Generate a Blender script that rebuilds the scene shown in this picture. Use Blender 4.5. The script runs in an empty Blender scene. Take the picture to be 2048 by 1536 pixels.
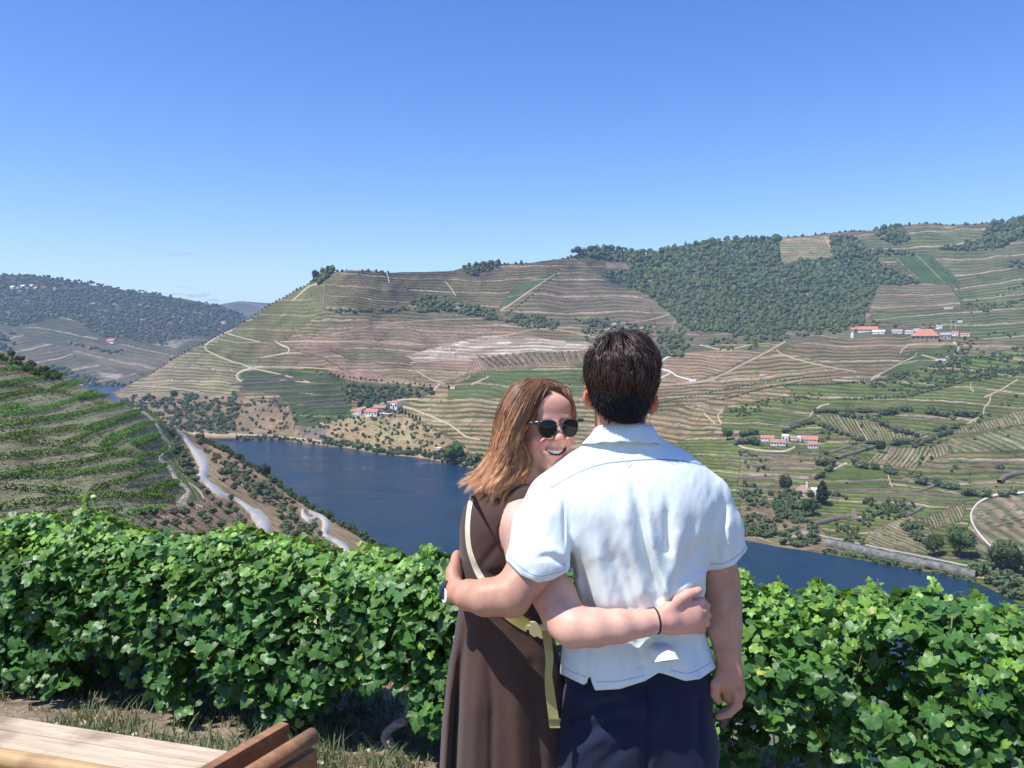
import bpy, math, random
import numpy as np
from mathutils import Vector, Matrix
random.seed(7); RNG = np.random.default_rng(7)
S = bpy.context.scene
COL = S.collection
# ---------------------------------------------------------------- camera
CAMZ = 1.75; PITCH = math.atan(78/1600.0)
cam_d = bpy.data.cameras.new('camera'); cam = bpy.data.objects.new('camera', cam_d); COL.objects.link(cam)
cam_d.sensor_width = 36; cam_d.lens = 36*1600/2048
cam_d.clip_start = 0.05; cam_d.clip_end = 60000
cam.location = (0, 0, CAMZ); cam.rotation_euler = (math.pi/2-PITCH, 0, 0)
S.camera = cam
# ---------------------------------------------------------------- sun and sky
SUN = Vector((-0.42, -0.235, 0.875)).normalized()         # towards the sun
el = math.asin(SUN.z); az = math.atan2(SUN.x, SUN.y)
w = bpy.data.worlds.new('World'); S.world = w; w.use_nodes = True
nt = w.node_tree; nt.nodes.clear()
wo = nt.nodes.new('ShaderNodeOutputWorld'); bg = nt.nodes.new('ShaderNodeBackground')
sky = nt.nodes.new('ShaderNodeTexSky'); sky.sky_type = 'NISHITA'; sky.sun_disc = False
sky.sun_elevation = el; sky.sun_rotation = az; sky.altitude = 120; sky.air_density = 1.0; sky.dust_density = 0.25; sky.ozone_density = 2.2
bg.inputs['Strength'].default_value = 0.125
hs = nt.nodes.new('ShaderNodeHueSaturation'); hs.inputs['Hue'].default_value = .516; hs.inputs['Saturation'].default_value = 1.33; hs.inputs['Value'].default_value = 1.2; nt.links.new(sky.outputs[0], hs.inputs['Color']); nt.links.new(hs.outputs[0], bg.inputs['Color']); nt.links.new(bg.outputs[0], wo.inputs['Surface'])
sl = bpy.data.lights.new('sun', 'SUN'); sl.energy = 4.6; sl.angle = math.radians(0.55); sl.color = (1.0, 0.955, 0.89)
so = bpy.data.objects.new('sun', sl); COL.objects.link(so)
so.rotation_euler = SUN.to_track_quat('Z', 'Y').to_euler(); so.location = (-20, 10, 40)
S.view_settings.view_transform = 'Standard'; S.view_settings.look = 'None'
S.view_settings.exposure = 0.45; S.view_settings.gamma = 1.0
S.render.engine = 'CYCLES'
S.cycles.volume_bounces = 0; S.cycles.max_bounces = 8; S.cycles.transparent_max_bounces = 8

# ---------------------------------------------------------------- helpers
FW = np.array([0, math.cos(PITCH), -math.sin(PITCH)]); UP = np.array([0, math.sin(PITCH), math.cos(PITCH)])
def unproj(px, py, Y):
    """points on the rays of photo pixels (2048x1536) at forward depth Y"""
    px = np.asarray(px, float); py = np.asarray(py, float); Y = np.asarray(Y, float)
    u = (px-1024)/1600; v = (768-py)/1600
    dy = FW[1]+v*UP[1]; dz = FW[2]+v*UP[2]
    s = Y/dy
    return np.stack(np.broadcast_arrays(u*s, Y, CAMZ+dz*s), -1)
WZ = -118.0
def waterY(py):
    v = (768-np.asarray(py, float))/1600
    return (WZ-CAMZ)/(FW[2]+v*UP[2])*(FW[1]+v*UP[1])
def tag(o, label=None, cat=None, group=None, kind=None):
    if label: o['label'] = label
    if cat: o['category'] = cat
    if group: o['group'] = group
    if kind: o['kind'] = kind
    return o
def mesh_np(name, V, F, mat=None, smooth=False, attrs=None, mats=None, midx=None):
    """V (n,3), F (m,k) int array or list of lists"""
    me = bpy.data.meshes.new(name)
    V = np.asarray(V, np.float32)
    if isinstance(F, np.ndarray):
        m, k = F.shape
        me.vertices.add(len(V)); me.vertices.foreach_set('co', V.ravel())
        me.loops.add(m*k); me.loops.foreach_set('vertex_index', F.astype(np.int32).ravel())
        me.polygons.add(m); me.polygons.foreach_set('loop_start', np.arange(m, dtype=np.int32)*k)
        try: me.polygons.foreach_set('loop_total', np.full(m, k, np.int32))
        except Exception: pass
        me.update(calc_edges=True)
    else:
        me.from_pydata([tuple(map(float, v)) for v in V], [], F); me.update()
    if smooth: me.polygons.foreach_set('use_smooth', np.ones(len(me.polygons), bool))
    if attrs:
        for k_, a in attrs.items():
            a = np.asarray(a, np.float32)
            if a.ndim == 1:
                at = me.attributes.new(k_, 'FLOAT', 'POINT'); at.data.foreach_set('value', a)
            else:
                if a.shape[1] == 3: a = np.concatenate([a, np.ones((len(a), 1), np.float32)], 1)
                at = me.attributes.new(k_, 'FLOAT_COLOR', 'POINT'); at.data.foreach_set('color', a.ravel())
    for mm in ([mat] if mat else (mats or [])): me.materials.append(mm)
    if midx is not None: me.polygons.foreach_set('material_index', np.asarray(midx, np.int32))
    return me
def obj(name, me, parent=None, loc=None):
    o = bpy.data.objects.new(name, me); COL.objects.link(o)
    if parent is not None: o.parent = parent
    if loc is not None: o.location = loc
    return o
def empty(name, loc=(0, 0, 0), rz=0):
    o = bpy.data.objects.new(name, None); COL.objects.link(o); o.location = loc; o.rotation_euler = (0, 0, rz); o.empty_display_size = 0.1
    return o
def h2(ix, iy, seed):
    n = (ix.astype(np.int64)*374761393+iy.astype(np.int64)*668265263+seed*1442695041) & 0x7fffffff
    n = (n ^ (n >> 13))*1274126177 & 0x7fffffff
    return ((n ^ (n >> 16)) & 0xffff)/65535.0
def vnoise(x, y, seed=0):
    x = np.asarray(x, float); y = np.asarray(y, float)
    ix = np.floor(x); iy = np.floor(y); fx = x-ix; fy = y-iy
    fx = fx*fx*(3-2*fx); fy = fy*fy*(3-2*fy)
    a = h2(ix, iy, seed); b = h2(ix+1, iy, seed); c = h2(ix, iy+1, seed); d = h2(ix+1, iy+1, seed)
    return (a*(1-fx)+b*fx)*(1-fy)+(c*(1-fx)+d*fx)*fy
def fbm(x, y, seed=0, o=4):
    s = 0; a = 0.5; t = 0
    for i in range(o):
        s = s+a*vnoise(x*2**i, y*2**i, seed+i*17); t += a; a *= 0.5
    return s/t-0.5
def inpoly(px, py, poly):
    inside = np.zeros(np.shape(px), bool); n = len(poly); j = n-1
    for i in range(n):
        xi, yi = poly[i]; xj, yj = poly[j]
        c = ((yi > py) != (yj > py)) & (px < (xj-xi)*(py-yi)/((yj-yi) or 1e-9)+xi)
        inside ^= c; j = i
    return inside
def smooth_line(pts, step=4.0):
    """Catmull-Rom through pts (n,k), resampled about every step px"""
    P = np.array(pts, float)
    if len(P) < 3:
        n = max(2, int(np.linalg.norm(P[1, :2]-P[0, :2])/step)+1)
        return P[0]+(P[1]-P[0])*np.linspace(0, 1, n)[:, None]
    Q = np.vstack([2*P[0]-P[1], P, 2*P[-1]-P[-2]]); out = []
    for i in range(1, len(Q)-2):
        n = max(1, int(np.linalg.norm(Q[i+1, :2]-Q[i, :2])/step)); t = np.arange(n)[:, None]/n
        a, b, c, d = Q[i-1], Q[i], Q[i+1], Q[i+2]
        out.append(0.5*((2*b)+(-a+c)*t+(2*a-5*b+4*c-d)*t*t+(-a+3*b-3*c+d)*t**3))
    out.append(P[-1:]); return np.vstack(out)
# material helper
def newmat(name, color=(0.5, 0.5, 0.5), rough=0.8, spec=0.3, metal=0.0):
    m = bpy.data.materials.new(name); m.use_nodes = True
    b = m.node_tree.nodes['Principled BSDF']
    b.inputs['Base Color'].default_value = (*color, 1); b.inputs['Roughness'].default_value = rough
    b.inputs['Metallic'].default_value = metal; b.inputs['Specular IOR Level'].default_value = spec
    return m, m.node_tree, b
def N(nt, t, **kw):
    n = nt.nodes.new(t)
    for k, v in kw.items():
        if k.startswith('i_'):
            key = k[2:]
            key = int(key) if key.isdigit() else key
            n.inputs[key].default_value = v
        else: setattr(n, k, v)
    return n
def noisy(name, c1, c2, scale, rough=0.8, bump=0.0, bscale=None, spec=0.3, detail=6, coord='Object', stretch=None, bdist=0.01):
    """two-colour noise material with bump"""
    m, nt, b = newmat(name, c1, rough, spec); L = nt.links.new
    tc = N(nt, 'ShaderNodeTexCoord'); mp = N(nt, 'ShaderNodeMapping'); L(tc.outputs[coord], mp.inputs[0])
    if stretch: mp.inputs['Scale'].default_value = stretch
    ns = N(nt, 'ShaderNodeTexNoise', i_Scale=scale, i_Detail=detail, i_Roughness=0.6); L(mp.outputs[0], ns.inputs['Vector'])
    rp = N(nt, 'ShaderNodeValToRGB'); rp.color_ramp.elements[0].position = 0.33; rp.color_ramp.elements[1].position = 0.67
    rp.color_ramp.elements[0].color = (*c1, 1); rp.color_ramp.elements[1].color = (*c2, 1)
    L(ns.outputs['Fac'], rp.inputs[0]); L(rp.outputs[0], b.inputs['Base Color'])
    if bump:
        n2 = N(nt, 'ShaderNodeTexNoise', i_Scale=bscale or scale*3, i_Detail=8.0); L(mp.outputs[0], n2.inputs['Vector'])
        bp = N(nt, 'ShaderNodeBump', i_Strength=bump, i_Distance=bdist); L(n2.outputs['Fac'], bp.inputs['Height']); L(bp.outputs[0], b.inputs['Normal'])
    return m
# ================================================================ TERRAIN
class Sheet:
    """a hillside: photo pixels are traced onto a surface of real depth (thin-plate through surveyed depths)"""
    def __init__(s, ctrl, top, bot, relief=0.02, seed=1, rscale=140):
        c = np.array(ctrl, float); s.P = c[:, :2]/1000; s.seed = seed; s.relief = relief; s.rs = rscale
        v = np.log(c[:, 2]); n = len(c)
        A = np.zeros((n+3, n+3)); A[:n, :n] = s.k(s.P, s.P)+np.eye(n)*1e-3
        A[:n, n] = 1; A[:n, n+1:] = s.P; A[n, :n] = 1; A[n+1:, :n] = s.P.T
        s.w = np.linalg.solve(A, np.concatenate([v, np.zeros(3)]))
        s.top = np.array(top, float); s.bot = np.array(bot, float)
    def k(s, a, b):
        r = np.linalg.norm(a[:, None]-b[None], axis=-1); return np.where(r > 1e-9, r*r*np.log(np.maximum(r, 1e-9)), 0)
    def raw(s, px, py):
        px = np.asarray(px, float).ravel(); py = np.asarray(py, float).ravel(); q = np.stack([px, py], 1)/1000
        out = np.empty(len(q)); n = len(s.P)
        for i in range(0, len(q), 60000):
            b = q[i:i+60000]; out[i:i+60000] = s.k(b, s.P)@s.w[:n]+s.w[n]+b@s.w[n+1:]
        out += s.relief*2*fbm(px/s.rs, py/s.rs*1.3, s.seed, 4)
        return np.exp(out)
    def yt(s, x): return np.interp(x, s.top[:, 0], s.top[:, 1])
    def yb(s, x): return np.interp(x, s.bot[:, 0], s.bot[:, 1])
    def build(s, x0, x1, nx, ny, water=None):
        """grid: columns of px, rows from the bottom edge up to the top edge"""
        X = np.linspace(x0, x1, nx); T = np.linspace(0, 1, ny); s.X = X
        yb = s.yb(X); yt = np.minimum(s.yt(X), yb-2)
        PX = np.repeat(X[:, None], ny, 1); PY = yb[:, None]+(yt-yb)[:, None]*T[None]
        Y = s.raw(PX, PY).reshape(nx, ny)
        if water is not None:
            m = water(X)                                   # where the foot stands in the river
            wy = waterY(yb)
            f = np.where(m, np.log(wy/Y[:, 0]), 0)
            Y = Y*np.exp(f[:, None]*(1-T[None])**5)
        for j in range(1, ny): Y[:, j] = np.maximum(Y[:, j], Y[:, j-1]*1.0002)
        s.PX, s.PY, s.Y = PX, PY, Y; s.nx, s.ny = nx, ny; s.x0, s.x1 = x0, x1
        s.YB, s.YT = yb, yt
        return s
    def depth(s, px, py):
        """depth of the built surface at a photo pixel (bilinear in the grid)"""
        px = np.asarray(px, float); py = np.asarray(py, float)
        fx = np.clip((px-s.x0)/(s.x1-s.x0)*(s.nx-1), 0, s.nx-1.001); i = fx.astype(int); fx = fx-i
        yb = s.YB[i]*(1-fx)+s.YB[i+1]*fx; yt = s.YT[i]*(1-fx)+s.YT[i+1]*fx
        t = np.clip((py-yb)/(yt-yb)*(s.ny-1), 0, s.ny-1.001); j = t.astype(int); t = t-j
        Y = s.Y; return (Y[i, j]*(1-t)+Y[i, j+1]*t)*(1-fx)+(Y[i+1, j]*(1-t)+Y[i+1, j+1]*t)*fx
    def P3(s, px, py): return unproj(px, py, s.depth(px, py))
def terrain_mesh(name, s, mat, base, row, phase, amt, front=None, back=((1.04, -10), (1.15, -60), (1.5, -250)), wallmask=None):
    V = unproj(s.PX, s.PY, s.Y); nx, ny = s.nx, s.ny
    cols = [V]; ext = lambda a, n0, n1: np.concatenate([np.repeat(a[:, :1], n0, 1), a, np.repeat(a[:, -1:], n1, 1)], 1)
    pre = []
    if front is None:
        f = V[:, :1].copy(); f[..., 2] -= 6; f[..., 1] *= 0.995; f[..., 0] *= 0.995; pre = [f]
    else: pre = [fr[:, None] for fr in front(V)]
    post = []
    for k, dz in back:
        b = V[:, -1:].copy(); b[..., :2] *= k; b[..., 2] += dz; post.append(b)
    A = np.concatenate(pre+[V]+post, 1); n0, n1 = len(pre), len(post); ny2 = A.shape[1]
    idx = np.arange(nx*ny2).reshape(nx, ny2)
    F = np.stack([idx[:-1, :-1], idx[1:, :-1], idx[1:, 1:], idx[:-1, 1:]], -1).reshape(-1, 4)
    at = {'base': ext(base, n0, n1).reshape(-1, 3), 'rowc': ext(row, n0, n1).reshape(-1, 3), 'phase': ext(phase, n0, n1).ravel(), 'amt': ext(amt, n0, n1).ravel()}
    me = mesh_np(name, A.reshape(-1, 3), F, mat, True, at)
    return tag(obj(name, me), kind='structure')
def hill_material(name, nscale, bumpd):
    m, nt, b = newmat(name, rough=0.95, spec=0.1); L = nt.links.new
    A = {k: N(nt, 'ShaderNodeAttribute', attribute_name=k) for k in ('base', 'rowc', 'phase', 'amt')}
    geo = N(nt, 'ShaderNodeNewGeometry')
    n1 = N(nt, 'ShaderNodeTexNoise', i_Scale=nscale, i_Detail=5.0, i_Roughness=0.7); L(geo.outputs['Position'], n1.inputs['Vector'])
    n2 = N(nt, 'ShaderNodeTexNoise', i_Scale=nscale*0.12, i_Detail=4.0); L(geo.outputs['Position'], n2.inputs['Vector'])
    # stripe phase + jitter
    j = N(nt, 'ShaderNodeMath', operation='MULTIPLY_ADD'); L(n1.outputs['Fac'], j.inputs[0]); j.inputs[1].default_value = 0.5; L(A['phase'].outputs['Fac'], j.inputs[2])
    fr = N(nt, 'ShaderNodeMath', operation='FRACT'); L(j.outputs[0], fr.inputs[0])
    rp = N(nt, 'ShaderNodeValToRGB'); L(fr.outputs[0], rp.inputs[0]); e = rp.color_ramp.elements
    e[0].position = 0.0; e[0].color = (0, 0, 0, 1); e[1].position = 0.45; e[1].color = (0.85, 0.85, 0.85, 1)
    k = e.new(0.30); k.color = (0.15, 0.15, 0.15, 1); k = e.new(0.72); k.color = (1, 1, 1, 1); k = e.new(0.9); k.color = (0.1, 0.1, 0.1, 1)
    # broken rows
    br = N(nt, 'ShaderNodeMapRange'); L(n1.outputs['Fac'], br.inputs[0]); br.inputs[1].default_value = 0.3; br.inputs[2].default_value = 0.52
    ma = N(nt, 'ShaderNodeMath', operation='MULTIPLY'); L(rp.outputs[0], ma.inputs[0]); L(A['amt'].outputs['Fac'], ma.inputs[1])
    mb = N(nt, 'ShaderNodeMath', operation='MULTIPLY'); L(ma.outputs[0], mb.inputs[0]); L(br.outputs[0], mb.inputs[1])
    mx = N(nt, 'ShaderNodeMix', data_type='RGBA'); L(mb.outputs[0], mx.inputs[0]); L(A['base'].outputs['Color'], mx.inputs[6]); L(A['rowc'].outputs['Color'], mx.inputs[7])
    # patchy value variation
    v1 = N(nt, 'ShaderNodeMapRange'); L(n1.outputs['Fac'], v1.inputs[0]); v1.inputs[1].default_value = 0.25; v1.inputs[2].default_value = 0.75; v1.inputs[3].default_value = 0.6; v1.inputs[4].default_value = 1.4
    v2 = N(nt, 'ShaderNodeMapRange'); L(n2.outputs['Fac'], v2.inputs[0]); v2.inputs[1].default_value = 0.3; v2.inputs[2].default_value = 0.7; v2.inputs[3].default_value = 0.82; v2.inputs[4].default_value = 1.2
    vm = N(nt, 'ShaderNodeMath', operation='MULTIPLY'); L(v1.outputs[0], vm.inputs[0]); L(v2.outputs[0], vm.inputs[1])
    # bolder access strips every few rows, and scattered small bushes
    p2 = N(nt, 'ShaderNodeMath', operation='MULTIPLY'); L(j.outputs[0], p2.inputs[0]); p2.inputs[1].default_value = .223
    f2 = N(nt, 'ShaderNodeMath', operation='FRACT'); L(p2.outputs[0], f2.inputs[0])
    l2 = N(nt, 'ShaderNodeMath', operation='LESS_THAN'); L(f2.outputs[0], l2.inputs[0]); l2.inputs[1].default_value = .10
    m2 = N(nt, 'ShaderNodeMath', operation='MULTIPLY'); L(l2.outputs[0], m2.inputs[0]); L(A['amt'].outputs['Fac'], m2.inputs[1])
    m3 = N(nt, 'ShaderNodeMath', operation='MULTIPLY'); L(m2.outputs[0], m3.inputs[0]); L(br.outputs[0], m3.inputs[1])
    mt = N(nt, 'ShaderNodeMix', data_type='RGBA'); L(m3.outputs[0], mt.inputs[0]); L(mx.outputs[2], mt.inputs[6]); mt.inputs[7].default_value = (.34, .26, .18, 1)
    vo = N(nt, 'ShaderNodeTexVoronoi', i_Scale=nscale*1.7); L(geo.outputs['Position'], vo.inputs['Vector'])
    n3 = N(nt, 'ShaderNodeTexNoise', i_Scale=nscale*.25, i_Detail=4.0); L(geo.outputs['Position'], n3.inputs['Vector'])
    th = N(nt, 'ShaderNodeMapRange'); L(n3.outputs['Fac'], th.inputs[0]); th.inputs[1].default_value = .40; th.inputs[2].default_value = .70; th.inputs[3].default_value = .10; th.inputs[4].default_value = .46
    ls = N(nt, 'ShaderNodeMath', operation='LESS_THAN'); L(vo.outputs['Distance'], ls.inputs[0]); L(th.outputs[0], ls.inputs[1])
    ls2 = N(nt, 'ShaderNodeMath', operation='MULTIPLY'); L(ls.outputs[0], ls2.inputs[0]); ls2.inputs[1].default_value = .8
    mb2 = N(nt, 'ShaderNodeMix', data_type='RGBA'); L(ls2.outputs[0], mb2.inputs[0]); L(mt.outputs[2], mb2.inputs[6]); mb2.inputs[7].default_value = (.045, .065, .028, 1)
    vv = N(nt, 'ShaderNodeVectorMath', operation='SCALE'); L(mb2.outputs[2], vv.inputs[0]); L(vm.outputs[0], vv.inputs['Scale']); L(vv.outputs[0], b.inputs['Base Color'])
    # rows stand up from the ground
    hh = N(nt, 'ShaderNodeMath', operation='MULTIPLY_ADD'); L(n1.outputs['Fac'], hh.inputs[0]); hh.inputs[1].default_value = 0.8; L(mb.outputs[0], hh.inputs[2])
    bp = N(nt, 'ShaderNodeBump', i_Strength=0.8, i_Distance=bumpd); h2_ = N(nt, 'ShaderNodeMath', operation='ADD'); L(hh.outputs[0], h2_.inputs[0]); L(ls.outputs[0], h2_.inputs[1]); L(h2_.outputs[0], bp.inputs['Height']); L(bp.outputs[0], b.inputs['Normal'])
    return m
def paint(s, plots, dflt, kb=.66, kr=.60):
    """dflt/plots: (poly, soil, rowcolour, spacing px, tilt deg, amount)"""
    PX, PY = s.PX, s.PY; sh = PX.shape
    wx = 16*fbm(PX/50, PY/30, 91, 5); wy = 10*fbm(PX/50, PY/30, 57, 5)
    base = np.zeros(sh+(3,)); row = np.zeros(sh+(3,)); ph = np.zeros(sh); am = np.zeros(sh)
    wob = 26*fbm(PX/190, PY/110, 23, 4)+5*fbm(PX/40, PY/40, 29, 2)
    def put(m, soil, rc, sp, ang, a):
        base[m] = soil; row[m] = rc; am[m] = a
        t = math.radians(ang); ph[m] = ((PY*math.cos(t)-PX*math.sin(t)+wob)/sp)[m]
    put(np.ones(sh, bool), *dflt)
    for pl in plots: put(inpoly(PX+wx, PY+wy, pl[0]), *pl[1:])
    v = 1+0.55*fbm(PX/45, PY/22, 5, 4); g = 0.30*fbm(PX/80, PY/30, 11, 4)
    base *= v[..., None]; row *= (1+0.5*fbm(PX/30, PY/15, 77, 3))[..., None]
    base[..., 1] *= 1+g; base[..., 0] *= 1-g*0.5
    # plots run into each other over a few metres
    def soft(a, w):
        k = np.ones(w)/w; f = lambda v: np.convolve(np.pad(v, (w//2, w//2), mode='edge'), k, 'valid'); return np.apply_along_axis(f, 1, np.apply_along_axis(f, 0, a))
    base = np.stack([soft(base[..., i], 3) for i in range(3)], -1); am = soft(am, 5)*np.clip(.95+1.1*fbm(PX/35, PY/18, 88, 3), .35, 1.15)
    base *= kb*np.array([1.02, .99, .86]); row *= kr*np.array([.92, 1.08, .80])
    return base, row, ph, am

# ---- main far bank and its hills ------------------------------------------------
B_top = [(214,786),(232,783),(300,748),(360,708),(420,680),(470,655),(520,622),(550,604),(600,577),(628,560),(655,547),(700,540),(745,541),(775,545),(850,544),(905,541),(945,530),
         (1000,528),(1060,525),(1100,520),(1140,515),(1160,506),(1195,499),(1240,502),(1300,507),(1330,500),(1370,490),(1420,484),(1480,480),(1540,476),(1620,470),(1700,462),(1750,460),
         (1790,452),(1850,446),(1910,450),(1950,448),(1985,444),(2010,446),(2048,434),(2110,425),(2300,400)]
B_bot = [(214,790),(240,800),(300,838),(350,866),(400,881),(470,880),(560,880),(620,888),(700,897),(760,908),(830,914),(900,926),(945,938),(1000,950),(1200,1002),(1400,1058),(1490,1080),(1560,1094),
         (1640,1106),(1700,1116),(1800,1134),(1900,1152),(1960,1168),(2010,1192),(2048,1212),(2120,1240),(2300,1310)]
Bc = [(230,784,1990),(300,746,1880),(420,678,1800),(550,604,1650),(650,548,1560),(700,541,1560),(850,544,1800),(950,530,1950),(1150,508,2200),(1400,485,2350),(1700,462,2350),(2048,436,2300),(2300,400,2300),
      (400,790,1560),(480,790,1400),(400,850,1120),(600,700,1300),(600,780,1150),(600,850,1010),(700,610,1450),(700,700,1260),(700,780,1080),(700,850,980),
      (800,610,1600),(950,620,1720),(950,700,1350),(950,760,1100),(950,850,850),(1150,600,1950),(1150,660,1650),(1150,720,1280),(1150,800,1000),
      (1300,600,2050),(1300,660,1750),(1300,710,1380),(1300,800,960),(1300,900,740),(1600,580,2050),(1600,665,1650),(1600,690,1330),(1600,760,1050),(1600,850,800),(1600,950,610),(1600,1030,520),
      (1800,500,2250),(1850,600,1850),(1850,668,1420),(1850,720,1180),(2048,520,2050),(2048,620,1600),(2048,700,1200),(2048,780,950),(2048,870,750),(2048,960,590),(2048,1050,475),(1800,850,800),(1800,950,610),(1800,1050,495),
      (2300,600,1600),(2300,800,850),(2300,1000,500)]
for x in (240,300,350,400,470,560,700,830,900,1000,1200,1400,1560,1700,1800,1900,2048,2200,2300):
    yb = float(np.interp(x, [p[0] for p in B_bot], [p[1] for p in B_bot])); Bc.append((x, yb, float(waterY(yb))))
B = Sheet(Bc, B_top, B_bot, relief=0.032, seed=3, rscale=120)
_t = B.yt; B.yt = lambda x: _t(x)+2.5*fbm(np.asarray(x, float)/30, 0*np.asarray(x, float), 8, 4)
B.build(214, 2300, 1050, 440, water=lambda X: X > 0)
R_ = (.095,.125,.05)
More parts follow.
